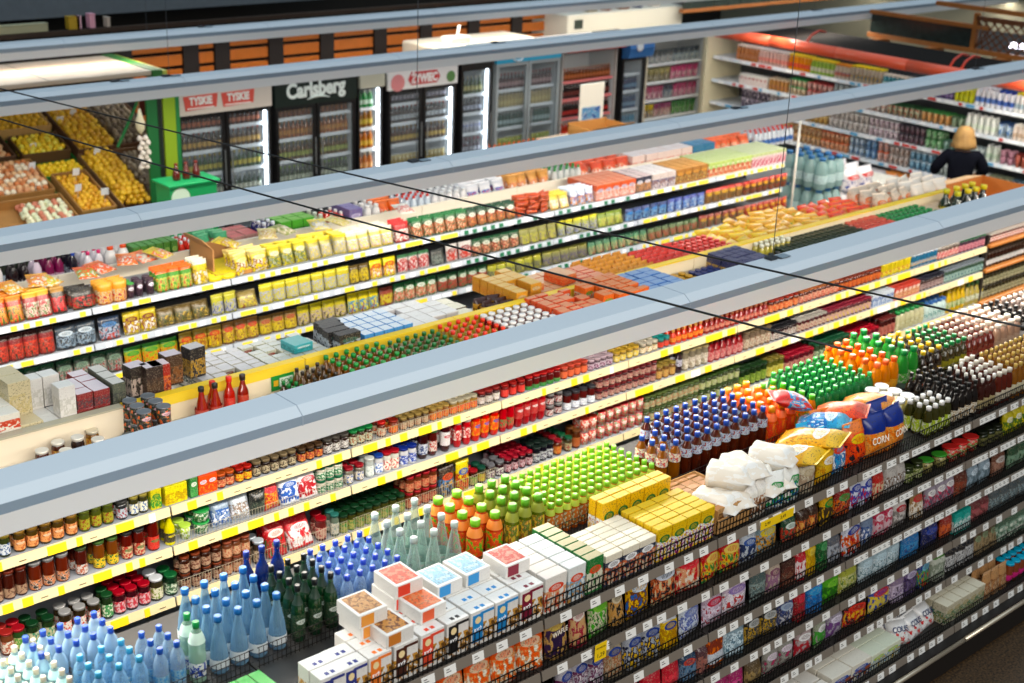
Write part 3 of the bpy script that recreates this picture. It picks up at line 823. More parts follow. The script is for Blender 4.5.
rear([
 (466, S('bottle', nm='juice_bottle', s='juice', r=.045, h=.27, b='b83c18', c='86c834', l='e0581c', p='f0a020', p2='58a828', lz=(.1, .62), nl='d87c28', cw=1.3), 'red-orange juice bottle with lime cap', {'n': 4, 'gap': .012}),
 (506, S('bottle', nm='juice_bottle', s='juice', r=.04, h=.28, b='5c6c14', c='74b83c', l='6c7c1c', p='d84a28', p2='e8d040', lz=(.1, .6), nl='88902c'), 'olive green juice bottle with green cap', {'n': 4, 'gap': .01}),
 (546, S('bottle', nm='fruit_drink_bottle', s='juice', r=.0275, h=.2, b='b8601a', c='8ac840', l='c8782c', p='5c9c2c', p2='f0e8d0', lz=(.1, .62), nl='a4b83c'), 'small fruit drink bottle with lime green cap', {'n': 7, 'gap': .006}),
 (656, S('bottle', nm='iced_tea_bottle', s='pet', r=.035, h=.29, b='8a5410', c='1f57b8', l='e8e4d0', p='3a70c0', p2='d86030', lz=(.55, .74), cw=1.45), 'amber iced tea bottle with blue cap', {'n': 3, 'gap': .012}),
 (682, S('bottle', nm='iced_tea_bottle', s='pet', r=.035, h=.29, b='4a1c0c', c='1c4fa8', l='c8d4e0', p='3a70c0', p2='a04028', lz=(.55, .74), cw=1.45), 'dark iced tea bottle with blue cap', {'n': 5, 'gap': .012}),
 (768, S('bottle', nm='carrot_juice_bottle', s='juice', r=.04, h=.26, b='f0601c', c='f6a424', l='ee4a1e', p='f8942c', lz=(.1, .6), nl='f26a2c'), 'bright orange juice bottle with yellow cap', {'n': 5, 'gap': .01}),
 (797, S('bottle', nm='fruit_drink_bottle', s='juice', r=.034, h=.24, b='d88420', c='5cba2e', l='e09a38', p='58a030', lz=(.1, .62)), 'orange drink bottle with leaf green cap', {'n': 5, 'gap': .01}),
 (818, S('bottle', nm='lime_drink_bottle', s='pet', r=.034, h=.24, b='24884a', c='36a850', l='4ca848', p='c0d858', clear=1, dens=.6, cw=1.4), 'green drink bottle with green cap', {'n': 6, 'gap': .01}),
 (874, S('bottle', nm='orange_soda_bottle', s='round', r=.044, h=.28, b='f2961c', c='f0702c', l='f8b83c', clear=1, dens=.8), 'orange syrup bottle with orange cap', {'n': 5, 'gap': .012}),
 (900, S('bottle', nm='lime_drink_bottle', s='round', r=.046, h=.30, b='34963c', c='1c8c48', l='58b03c', p='e8f0d0', clear=1, dens=.85), 'large lime green bottle with dark green cap', {'n': 5, 'gap': .012}),
 (920, S('bottle', nm='cola_bottle', s='wine', r=.036, h=.24, b='1c120c', c='f2cc1c', l='2a1c14', g='e8c020', cw=1.5), 'dark bottle with yellow cap', {'n': 5, 'gap': .012}),
 (944, S('bottle', nm='apple_juice_bottle', s='wine', r=.034, h=.23, b='3a3418', c='1c8a4c', l='a8a030', cw=1.5), 'dark bottle with green cap', {'n': 5, 'gap': .012}),
 (968, S('bottle', nm='liqueur_bottle', s='wine', r=.034, h=.22, b='6a2014', c='e2cfc0', l='8a3020', cw=1.4), 'wine-red bottle with pale pink cap', {'n': 5, 'gap': .012}),
 (996, S('bottle', nm='cordial_bottle', s='round', r=.036, h=.22, b='c8a48c', c='efe2d4', l='dcbca4', cw=1.6), 'peach coloured bottle with cream cap', {'n': 5, 'gap': .012}),
 (1022, S('bottle', nm='cola_bottle', s='wine', r=.035, h=.21, b='14100e', c='181616', l='d8d4d0', cw=1.5), 'black bottle with white label', {'n': 5, 'gap': .012}),
 (1040, S('bottle', nm='cordial_bottle', s='wine', r=.034, h=.21, b='7c6c64', c='ead8d0', l='e8e0d8', cw=1.5), 'rose bottle with pink cap', {'n': 5, 'gap': .012}),
 (1062, S('bottle', nm='milk_drink_bottle', s='round', r=.034, h=.21, b='d8d4cc', c='f0ece4', l='2c2420', cw=1.5), 'white bottle with dark label', {'n': 5, 'gap': .012}),
], 1120)

# ---------------------------------------------------------------- nearest row, front shelves
def bag(b, w=.15, h=.2, s='pillow', **k): return S('bag', b=b, w=w, h=h * 1.13, d=k.pop('d', .07), s=s, **k)
def shelf(i, segs, end, **kw):
    nm = ['', 'on nearest second shelf', 'on nearest third shelf', 'on nearest fourth shelf', 'on nearest fifth shelf'][i]
    run(nm, 4.195, ZB[i] + .002, segs, end, lean=.12, gap=.004, jit=.35, **kw)
shelf(1, [
 (415, bag('ee6a1e', .15, .2, 'pouch', p='f4b27a', p2='f6efe0', g='f8d8b8', nm='raisin_pouch'), 'orange pouch with white print'),
 (548, bag('c9a264', .14, .235, 'pouch', band='c9a264', g='d8c070', p='3a2248', p2='2a1a38', nm='waffle_bag', word='WAFLE', wc='f2e8d8', ws=.27, wz=.52), 'tan waffle bag with purple front'),
 (575, bag('9c1c3c', .14, .225, 'pouch', band='b08a50', p='d8b080', g='f0e8e0', nm='waffle_bag'), 'maroon waffle bag with tan top'),
 (592, bag('4faa2c', .17, .235, 'pillow', p='e8e4c8', p2='2a6a1c', g='8cc850', nm='rice_cake_bag'), 'green and white rice cake bag'),
 (614, bag('20180f', .12, .215, 'pouch', band='c8a868', p='c89a58', g='e8dcc0', nm='rice_cake_bag'), 'black and tan rice cake bag'),
 (630, bag('f0bd14', .21, .24, 'pillow', p='7a4a1c', p2='2f6fb8', g='dce8f4', nm='cereal_bag'), 'yellow cereal bag with blue and brown print'),
 (656, bag('16181f', .2, .235, 'pillow', p='c8642c', p2='e8d8b0', g='d8e0ec', nm='cereal_bag'), 'black cereal bag with orange print'),
 (681, bag('c81428', .19, .23, 'pillow', p='f0b48c', p2='f4e8d8', g='e84050', nm='cereal_bag'), 'red cereal bag with pale picture'),
 (704, bag('c01820', .2, .2, 'pillow', p='e8c030', p2='30803a', g='f4dc78', nm='crisp_bag'), 'red crisp bag with yellow lettering'),
 (744, bag('c8d0d8', .15, .18, 'pillow', p='2a3a60', g='4060a0', nm='crisp_bag'), 'silver crisp bag with navy print'),
 (760, bag('8fa4ac', .16, .19, 'pillow', p='d8a038', p2='3c4c50', g='e8d040', nm='nut_bag'), 'grey nut bag with yellow print'),
 (786, bag('1f4a34', .11, .15, 'pillow', p='b83a24', g='d8e4dc', nm='seed_bag'), 'dark green seed bag with white mark'),
 (800, bag('3a2418', .12, .16, 'pillow', p='c0602c', p2='e8b060', nm='seed_bag'), 'brown seed bag'),
 (822, bag('e0b428', .14, .19, 'pillow', g='1f8a3c', p='3c3020', nm='noodle_packet'), 'yellow noodle packet with green mark'),
 (838, bag('8a1c1c', .12, .18, 'pillow', g='2c9048', p='e07828', p2='1c1c1c', nm='noodle_packet'), 'dark red noodle packet'),
 (853, bag('dfe2ec', .14, .2, 'pillow', g='2a3c98', p='2e48a8', p2='c83040', nm='sweet_bag'), 'white and blue sweet bag'),
 (876, bag('b82a24', .12, .17, 'pillow', p='e8d0b0', nm='sweet_bag'), 'red sweet bag'),
 (888, bag('c0bcb8', .14, .17, 'pillow', p='806858', p2='f0f0f0', nm='sweet_bag'), 'grey sweet bag'),
 (908, S('jar', nm='herb_jar', r=.04, h=.12, b='4a5a24', c='3a4428', l='c8cca0', p='6a7a30'), 'green herb jar'),
 (928, S('tub', nm='dip_tub', r=.05, h=.09, b='b8b078', c='3c9a2c', p='585028'), 'round tub with bright green lid'),
 (952, S('tub', nm='dip_tub', r=.055, h=.10, b='c04028', c='d02824', p='e8e0d0', p2='6a8a30'), 'round tub with red lid'),
 (984, S('jar', nm='herb_jar', r=.04, h=.11, b='38401c', c='20241a', l='6a6a38', p='2c3018'), 'dark jar with black lid'),
 (1006, bag('d8cc38', .13, .16, 'pillow', p='58782c', g='f0f0e0', nm='nut_bag'), 'yellow-green nut bag'),
], 1050)
shelf(2, [
 (560, bag('b8b4bc', .12, .2, 'brick', g='2c4a94', p='6c3058', p2='e8e0e4', nm='sugar_pack'), 'grey pack with blue oval, purple print'),
 (608, bag('b4a890', .12, .2, 'brick', g='2c4a94', p='a8744c', p2='d0b8a0', nm='sugar_pack'), 'grey pack with blue oval, tan print'),
 (626, bag('a8acb4', .125, .2, 'brick', g='2c4a94', p='1c2440', p2='e0b830', nm='sugar_pack'), 'grey pack with blue oval, navy print'),
 (664, bag('e8c41c', .14, .18, 'brick', band='d8dce4', g='2c4a94', p='c09018', nm='flake_bag'), 'yellow flake bag with white top'),
 (682, bag('d4dcea', .17, .21, 'pillow', g='8a98d0', p='6878b8', p2='f4f4f8', nm='flake_bag'), 'white flake bag with violet flowers'),
 (706, bag('c8b4c4', .16, .2, 'pillow', g='c83050', p='e8dce8', p2='a83850', nm='flake_bag'), 'pale pink flake bag with red mark'),
 (727, bag('d8c8d8', .17, .2, 'pillow', g='a890c8', p='f0ecf0', p2='c84848', nm='sugar_bag'), 'white-violet sugar bag with red berry'),
 (751, bag('4c5c5c', .13, .18, 'pillow', p='8a9a98', p2='1c2424', nm='tea_bag_pack'), 'dark grey-green pack'),
 (770, bag('d8c8b8', .13, .19, 'pillow', g='8a5a70', p='a88098', nm='cocoa_bag'), 'cream cocoa bag with plum print'),
 (783, S('box', nm='chocolate_box', w=.12, d=.06, h=.17, b='3c1c18', g='5c2c24', p='6a3828'), 'dark brown chocolate box'),
 (797, bag('b0142c', .10, .19, 'brick', p='e8d8d8', g='c83c4c', nm='coffee_pack'), 'crimson coffee pack'),
 (808, bag('e8c41c', .11, .2, 'brick', p='c89c14', g='f4e070', nm='coffee_pack'), 'yellow coffee pack'),
 (819, bag('1c7038', .10, .2, 'brick', p='0f4824', g='58a870', nm='coffee_pack'), 'dark green coffee pack'),
 (830, bag('585c64', .11, .17, 'brick', p='a8acb4', nm='coffee_pack'), 'grey coffee pack'),
 (844, bag('d8dce8', .18, .21, 'brick', band='c82430', g='3c4c9c', p='e07824', p2='c02828', nm='biscuit_bag'), 'white biscuit bag with red top and orange foot'),
 (864, bag('8c9cb4', .12, .19, 'pillow', p='3c5c94', p2='e8ecf4', nm='biscuit_bag'), 'blue-grey biscuit bag'),
 (877, bag('c0305c', .11, .19, 'pillow', g='f0e0e8', p='e8c8d0', nm='wafer_pack'), 'pink and white wafer pack'),
 (896, bag('d4d0cc', .12, .18, 'pillow', g='b82838', p='888480', nm='wafer_pack'), 'white wafer pack with red dot'),
 (912, bag('a4845c', .13, .18, 'pouch', g='c8283c', p='e8e0d4', nm='nut_pouch'), 'brown paper pouch'),
 (928, bag('a49ca8', .13, .18, 'pillow', g='f4f2f0', p='c84868', p2='605864', nm='seed_bag'), 'clear grey seed bag with white card'),
 (957, bag('5c2c20', .14, .16, 'pillow', p='8a4430', nm='nut_bag'), 'dark brown nut bag'),
 (970, bag('9cacb8', .14, .17, 'pillow', g='dce8f0', p='687880', nm='seed_bag'), 'silvery blue seed bag'),
 (994, bag('6c4434', .14, .17, 'pillow', g='c8c4c0', p='a88070', nm='nut_bag'), 'brown nut bag with clear top'),
 (1010, bag('2c4c34', .13, .16, 'pillow', p='88a890', nm='nut_bag'), 'dark green nut bag'),
], 1050)
shelf(3, [
 (625, bag('b81c34', .14, .16, 'pillow', p='e84858', nm='jelly_packet'), 'red jelly packet'),
 (684, bag('22405c', .12, .16, 'brick', g='b84430', p='6c8ca8', nm='jelly_packet'), 'slate blue jelly packet'),
 (700, bag('54343c', .11, .16, 'brick', p='a06a60', nm='jelly_packet'), 'dusky brown jelly packet'),
 (710, bag('e87c1c', .15, .19, 'brick', st='stripe', band='d8dce4', p='8c3c24', nm='muesli_pack'), 'orange muesli pack with white stripe'),
 (728, bag('a4bcc8', .16, .2, 'pouch', p='d8e8f0', p2='6c8c9c', nm='oat_pouch'), 'pale silver-blue oat pouch'),
 (748, bag('1c1c1c', .15, .19, 'pillow', g='b8bcbc', p='c09c2c', p2='404040', nm='pasta_pack'), 'black pasta pack with silver oval'),
 (781, bag('3c4c7c', .14, .19, 'pillow', g='b8c8dc', p='1c2444', p2='c8c8d0', nm='pasta_pack'), 'blue pasta pack with silver flash'),
 (796, bag('a8142c', .13, .19, 'brick', g='d83c54', p='7c1020', nm='coffee_pack'), 'deep red coffee pack'),
 (809, bag('1c84c8', .15, .19, 'brick', g='4cacdc', p='145c94', nm='salt_pack'), 'bright blue salt pack'),
 (825, bag('58a828', .17, .18, 'pillow', g='8ccc4c', p='2c6c1c', nm='crouton_bag'), 'bright green crouton bag'),
 (843, bag('b4b858', .17, .18, 'pillow', p='e0e0a8', p2='5c7c2c', nm='crouton_bag'), 'yellow-green crouton bag'),
 (862, bag('b0c4cc', .16, .18, 'pillow', p='dce8ec', p2='7c98a0', g='c8dce4', nm='sugar_bag'), 'pale silver sugar bag'),
 (904, bag('2c78b0', .16, .17, 'pillow', p='4c9ccc', p2='184c84', nm='sugar_bag'), 'mid blue sugar bag'),
 (924, bag('1c2c6c', .16, .17, 'pillow', g='3c54a4', p='101c48', nm='sugar_bag'), 'navy sugar bag'),
 (944, bag('94342c', .12, .16, 'pillow', p='d86c38', nm='spice_packet'), 'rusty red spice packet'),
 (955, S('box', nm='tea_box', w=.10, d=.06, h=.15, b='2cb4a8', band='2cb4a8', p='e8f4f0', g='88dcd0'), 'turquoise tea box'),
 (972, bag('6c3438', .13, .16, 'pillow', p='b06468', nm='spice_packet'), 'plum spice packet'),
 (992, bag('4c5458', .13, .16, 'pillow', p='8c9ca0', p2='2c3438', nm='spice_packet'), 'charcoal spice packet'),
], 1055)
shelf(4, [
 (700, bag('a02468', .12, .15, 'pillow', p='e05c9c', p2='40182c', nm='sweet_bag'), 'magenta sweet bag'),
 (748, bag('5c4c34', .12, .15, 'pillow', p='a89060', nm='nut_bag'), 'khaki nut bag'),
 (766, bag('9c9a94', .14, .17, 'pillow', g='e8dce8', p='68605c', p2='b43868', nm='seed_bag'), 'clear bag with pink-white label'),
 (797, bag('b8a8a8', .13, .18, 'pillow', g='f0f0f0', p='b83440', nm='dried_fruit_bag'), 'clear bag with red-white label'),
 (816, bag('a0a494', .13, .18, 'pillow', g='f0f0f0', p='4ca040', nm='dried_fruit_bag'), 'clear bag with green label'),
 (830, bag('a8a0ac', .14, .18, 'pillow', g='e8e0f0', p='7c548c', nm='dried_fruit_bag'), 'clear bag with violet label'),
 (847, bag('241416', .19, .19, 'pillow', g='d83c28', p='c02420', p2='e8b828', nm='snack_bag'), 'black snack bag with red mark'),
 (870, bag('1c4ca8', .2, .2, 'pillow', g='c83848', p='e8cc3c', p2='f0e080', nm='snack_bag'), 'blue snack bag with yellow crackers'),
 (893, bag('8c7c94', .13, .19, 'brick', p='d0c4d8', p2='4c3c54', nm='biscuit_pack'), 'mauve biscuit pack'),
 (906, bag('6c5c88', .14, .2, 'brick', g='c8c0d8', p='3c2c54', nm='biscuit_pack'), 'violet biscuit pack'),
 (920, bag('1c3c84', .13, .2, 'brick', g='88c8dc', p='4ca044', p2='c83c34', nm='biscuit_pack'), 'navy biscuit pack with green stripe'),
 (933, bag('c8ccc0', .13, .18, 'brick', band='5c8c3c', p='8c9484', nm='rice_pack'), 'white rice pack with green top'),
 (946, bag('1c1c20', .12, .18, 'brick', p='d0d0d0', p2='888888', nm='rice_pack'), 'black pack with white foot'),
 (976, bag('5c4c38', .12, .17, 'pouch', p='a08c6c', g='8ca080', nm='bean_pouch'), 'brown-green bean pouch'),
 (1000, bag('4c6454', .12, .17, 'pouch', p='8ca494', p2='d8dcd0', nm='bean_pouch'), 'grey-green bean pouch'),
], 1055)
# bottom deck: cartons, white bags, cones
bd = 'on nearest bottom deck'
def deck(segs, end, y0=4.09, **kw): run(bd, y0, .302, segs, end, zp=.4, **kw)
deck([
 (790, S('box', nm='sweetener_box', w=.14, d=.07, h=.10, b='e8e4dc', g='e07030', p='d85c28', t='f0ece4'), 'white and orange carton', {'n': 6, 'jit': .4}),
 (832, S('box', nm='ice_cream_box', w=.2, d=.12, h=.13, b='efe9dc', t='f2eee2', g='2c5cb4', p='28508c', p2='a85c28'), 'long cream carton with blue and brown picture', {'n': 3}),
 (872, S('box', nm='ice_cream_box', w=.2, d=.12, h=.12, b='e9ecd8', t='e8eedc', g='b8d44c', p='a8c8e0', p2='e0c050'), 'cream carton with lime picture', {'n': 3}),
 (902, S('bag', nm='couscous_bag', w=.17, d=.09, h=.17, b='ecebea', g='f0f0f0', p='d8d4d0', p2='c82c30', word='COUS', wc='1c2c5c', ws=.32, wz=.6), 'white couscous bag with navy lettering', {'n': 3, 'lean': .6, 'jit': .8}),
 (946, S('box', nm='napkin_box', w=.11, d=.11, h=.15, b='e6ddc4', t='eee8d4', g='c8b88c', p='4c7c58', p2='b8a878'), 'cream napkin carton with green mark', {'n': 3}),
 (986, S('bag', nm='cone_bag', w=.09, d=.08, h=.2, b='c89c70', p='8c5c38', p2='e8d0b0', s='pouch'), 'tan wafer cone bag', {'n': 3}),
 (1010, S('bottle', nm='topping_bottle', s='squeeze', r=.035, h=.17, b='8c4c30', c='1cb0d0', l='e03c90'), 'brown topping bottle with turquoise cap', {'n': 2}),
], 1060)
deck([(850, S('box', nm='napkin_box', w=.17, d=.12, h=.16, b='e8dcd8', t='efe8e4', g='8c3454', p='b07088', p2='e8b850'), 'white and plum carton, rear row', {'n': 1}),
      (880, S('bag', nm='frozen_bag', w=.16, d=.09, h=.15, b='5c8cb8', p='a8c8dc', p2='2c5480', g='88b0d0'), 'blue bag lying in the rear', {'n': 1, 'lean': 1.2, 'jit': 1}),
      (960, S('box', nm='napkin_box', w=.13, d=.1, h=.24, b='e8dfc8', t='efe8d4', p='a8b8b0'), 'tall cream carton, rear row', {'n': 1})], 1000, y0=4.5)
# the yellow price sign clipped to the top rail and the one hanging further down
def ysign(px, y, z, w, h, txts, label):
    x = px_x(px, y, z); o = empty('price_sign', (x, y, z)); tag(o, label, 'price sign')
    part('sign_card', MB().cbox(0, -.003, 0, w, 0, h, .0008), mat('f4cc14', .4), o)
    for s, sz, dx, dz in txts:
        me = text_mesh(s, sz, mat('2a2010', .5), .0004).copy()
        me.transform(Matrix.Translation((dx, -.0038, dz)) @ Matrix.Rotation(math.pi / 2, 4, 'X'))
        link('lettering', me, o)
ysign(760, 4.148, 1.765, .3, .055, [('2,99', .03, .06, .028), ('3,49', .03, .2, .028)], 'long yellow price sign on the rail below the flour bags')
ysign(594, 4.148, 1.44, .085, .1, [('1,29', .034, .042, .03), ('PROMOCJA', .013, .042, .075)], 'small yellow price sign below the green rice cake bags')
# green packets at the very bottom edge of the picture
fill('in the wire basket beside the rice boxes', 4.24, T, px_x(262, 4.24, T), px_x(300, 4.24, T), S('box', nm='tea_box', w=.07, d=.3, h=.10, b='2c9a3c', t='3cac48', p='d8e8b0', g='e8c060'), 'long green carton with pale stripe', n=1, jit=.3)
fill('in the wire basket below the water bottles', 4.40, T, px_x(185, 4.4, T), px_x(262, 4.4, T), S('bag', nm='snack_bag', w=.12, d=.05, h=.1, b='a87850', p='c84c5c', p2='e8d0b0', s='pillow'), 'brown and pink snack packet', n=2, jit=.8, lean=1.1)
# ---------------------------------------------------------------- jar shelves (cream rails)
def J(b, c, l=None, h=.12, r=.034, **k):
    d = dict(b=b, c=c, h=h * 1.04, r=r * .9); d.update(k)
    if l: d['l'] = l
    return S('jar', **d)
def jar_shelf(i, segs, end, **kw):
    nm = ['', 'on upper cream-railed shelf', 'on second cream-railed shelf', 'on third cream-railed shelf', 'on lowest cream-railed shelf'][i]
    run(nm, 6.615, ZA[i] + .001, segs, end, gap=kw.pop('gap', .003), n=2, jit=.2, **kw)
D1 = {'n': 1}
jar_shelf(1, [
 (-30, J('4a5420', '8a7a30', 'd8dce0', p='3a5a8a', nm='olive_jar', h=.125), 'olive jar with white label'),
 (16, J('6a4c14', '8a6a2a', 'e8a870', g='f0e0c8', p='b86a3c', nm='antipasti_jar', h=.12, r=.036), 'yellow-brown jar with salmon label'),
 (82, J('6a7420', '5a6420', 'a8a838', p='8c3c1c', nm='olive_jar', h=.12), 'green olive jar with yellow-green label'),
 (118, J('2c2c30', '383838', 'b8c4cc', p='9c4048', nm='caper_jar', h=.11, r=.036), 'black jar with grey-pink label'),
 (132, J('54501c', 'a89c50', 'e8e4d0', p='3c6ca8', nm='caper_jar', h=.115, r=.03), 'small olive jar with blue and white label'),
 (152, S('box', nm='stock_carton', w=.08, d=.05, h=.13, b='d8cc2c', p='3c8c3c', g='2c7c34'), 'yellow-green stock carton'),
 (164, S('box', nm='stock_carton', w=.12, d=.05, h=.12, b='e8dc24', p='c8a818'), 'bright yellow carton'),
 (191, S('box', nm='stock_carton', w=.06, d=.05, h=.13, b='1c7434', g='e8ece0', p='4c9c54'), 'dark green stock carton'),
 (200, S('box', nm='stock_carton', w=.075, d=.05, h=.12, b='ec5c1c', g='d8dce8', p='e83c20', p2='f0a83c'), 'orange-red stock carton'),
 (219, J('7a2c18', 'c8642c', 'b85030', p='e8c090', nm='paste_jar', h=.09), 'small red-brown paste jar'),
 (238, J('5c1c14', 'b82c20', 'e8c43c', p='c83024', nm='paste_jar', h=.09, r=.03), 'small dark jar with red and yellow label'),
 (255, J('241814', '8a7a60', 'c8bca0', p='4c3c2c', nm='tapenade_jar', h=.095, r=.031), 'small black jar with beige label'),
 (300, J('1c1410', '503c28', '94241c', p='d89c48', nm='tapenade_jar', h=.09, r=.031), 'small black jar with red label'),
 (326, J('2c1c14', '484440', 'd0ccc8', p='58504c', nm='tapenade_jar', h=.1, r=.036), 'black jar with silver label'),
 (352, J('5c3c20', '1c7c44', 'c8d0b8', p='a8683c', nm='horseradish_jar', h=.1, r=.033), 'jar with bottle-green lid'),
 (376, J('8c3820', 'c02824', 'e0d4bc', p='d86c3c', nm='horseradish_jar', h=.1, r=.033), 'jar with scarlet lid'),
 (391, J('b85024', '8c2c1c', 'e8702c', p='c83020', p2='f0c040', nm='pepper_jar', h=.09, r=.036), 'orange pepper jar'),
 (402, J('6c4820', 'a89058', 'e0ccb0', p='a86c48', nm='mustard_jar', h=.085, r=.029), 'little jar with cream label'),
 (432, J('c87824', 'b89c5c', 'e89c3c', p='d8602c', nm='mustard_jar', h=.085, r=.029), 'little orange-gold jar'),
 (452, J('e0aa20', 'd0c8b0', 'e84c20', p='f0c83c', nm='mustard_jar', h=.09, r=.033), 'yellow jar with red-orange label'),
 (480, J('581c18', '94302c', 'e8e4e0', p='b8a8a0', nm='jam_jar', h=.095, r=.033), 'maroon jar with white label'),
 (503, J('a01c18', 'a02420', 'c83028', nm='jam_jar', h=.095, r=.033), 'scarlet jar'),
 (528, J('901c1c', 'b02020', '2c7c3c', lz=(.02, .3), nm='jam_jar', h=.10, r=.035), 'red jar with green foot label'),
 (563, J('c84824', 'd8604c', 'e07850', nm='jam_jar', h=.09, r=.033), 'orange-pink jar'),
 (590, J('8c6878', 'c8b4bc', 'd0c4cc', p='8c5c78', nm='spread_jar', h=.08, r=.034), 'mauve and white spread jar'),
 (615, J('c89c24', 'd8b44c', 'e8cc4c', p='e8e0c0', nm='spread_jar', h=.08, r=.032), 'golden spread jar'),
 (642, J('bcae90', 'd8d0c0', 'e8e0cc', p='c8a058', nm='spread_jar', h=.08, r=.032), 'pale cream spread jar'),
 (660, J('4c8c84', '2ca09c', 'c03c28', nm='spread_jar', h=.08, r=.034), 'teal-lidded jar'),
 (672, S('bottle', nm='hot_sauce_bottle', s='sauce', r=.028, h=.12, b='c83c1c', c='e0a860', l='e87c2c', p='f0c860'), 'small orange hot sauce bottle'),
 (706, S('bottle', nm='hot_sauce_bottle', s='sauce', r=.028, h=.12, b='8c2018', c='b87858', l='b84030', p='e8c8b0'), 'small brick red hot sauce bottle'),
 (770, J('883018', 'a83c28', 'd86c3c', p='e8c090', nm='relish_jar', h=.11, r=.032), 'rust coloured relish jar'),
 (800, J('7c2c1c', 'c87c4c', 'e8b8a0', p='b84430', nm='relish_jar', h=.11, r=.032), 'brown relish jar with pink label'),
 (840, J('8c3418', '8c3c24', 'd87c3c', p='8c2c1c', nm='relish_jar', h=.11, r=.033), 'dark orange relish jar'),
 (882, S('bottle', nm='dressing_bottle', s='squeeze', r=.03, h=.13, b='dcc83c', c='f4e04c', l='e8d850', p='b83c2c'), 'yellow dressing bottle'),
 (912, S('bottle', nm='dressing_bottle', s='squeeze', r=.03, h=.13, b='3c7494', c='c8d4dc', l='94b4c8', p='d8a03c'), 'blue-grey dressing bottle'),
 (938, J('b8a494', 'd8d0c8', 'c83c4c', p='e8dcd0', nm='relish_jar', h=.12, r=.032), 'pale jar with red label'),
 (960, J('7c5c74', '3c7c54', 'e0a0a8', p='8c3c54', nm='relish_jar', h=.12, r=.032), 'plum jar with green lid'),
], 986)
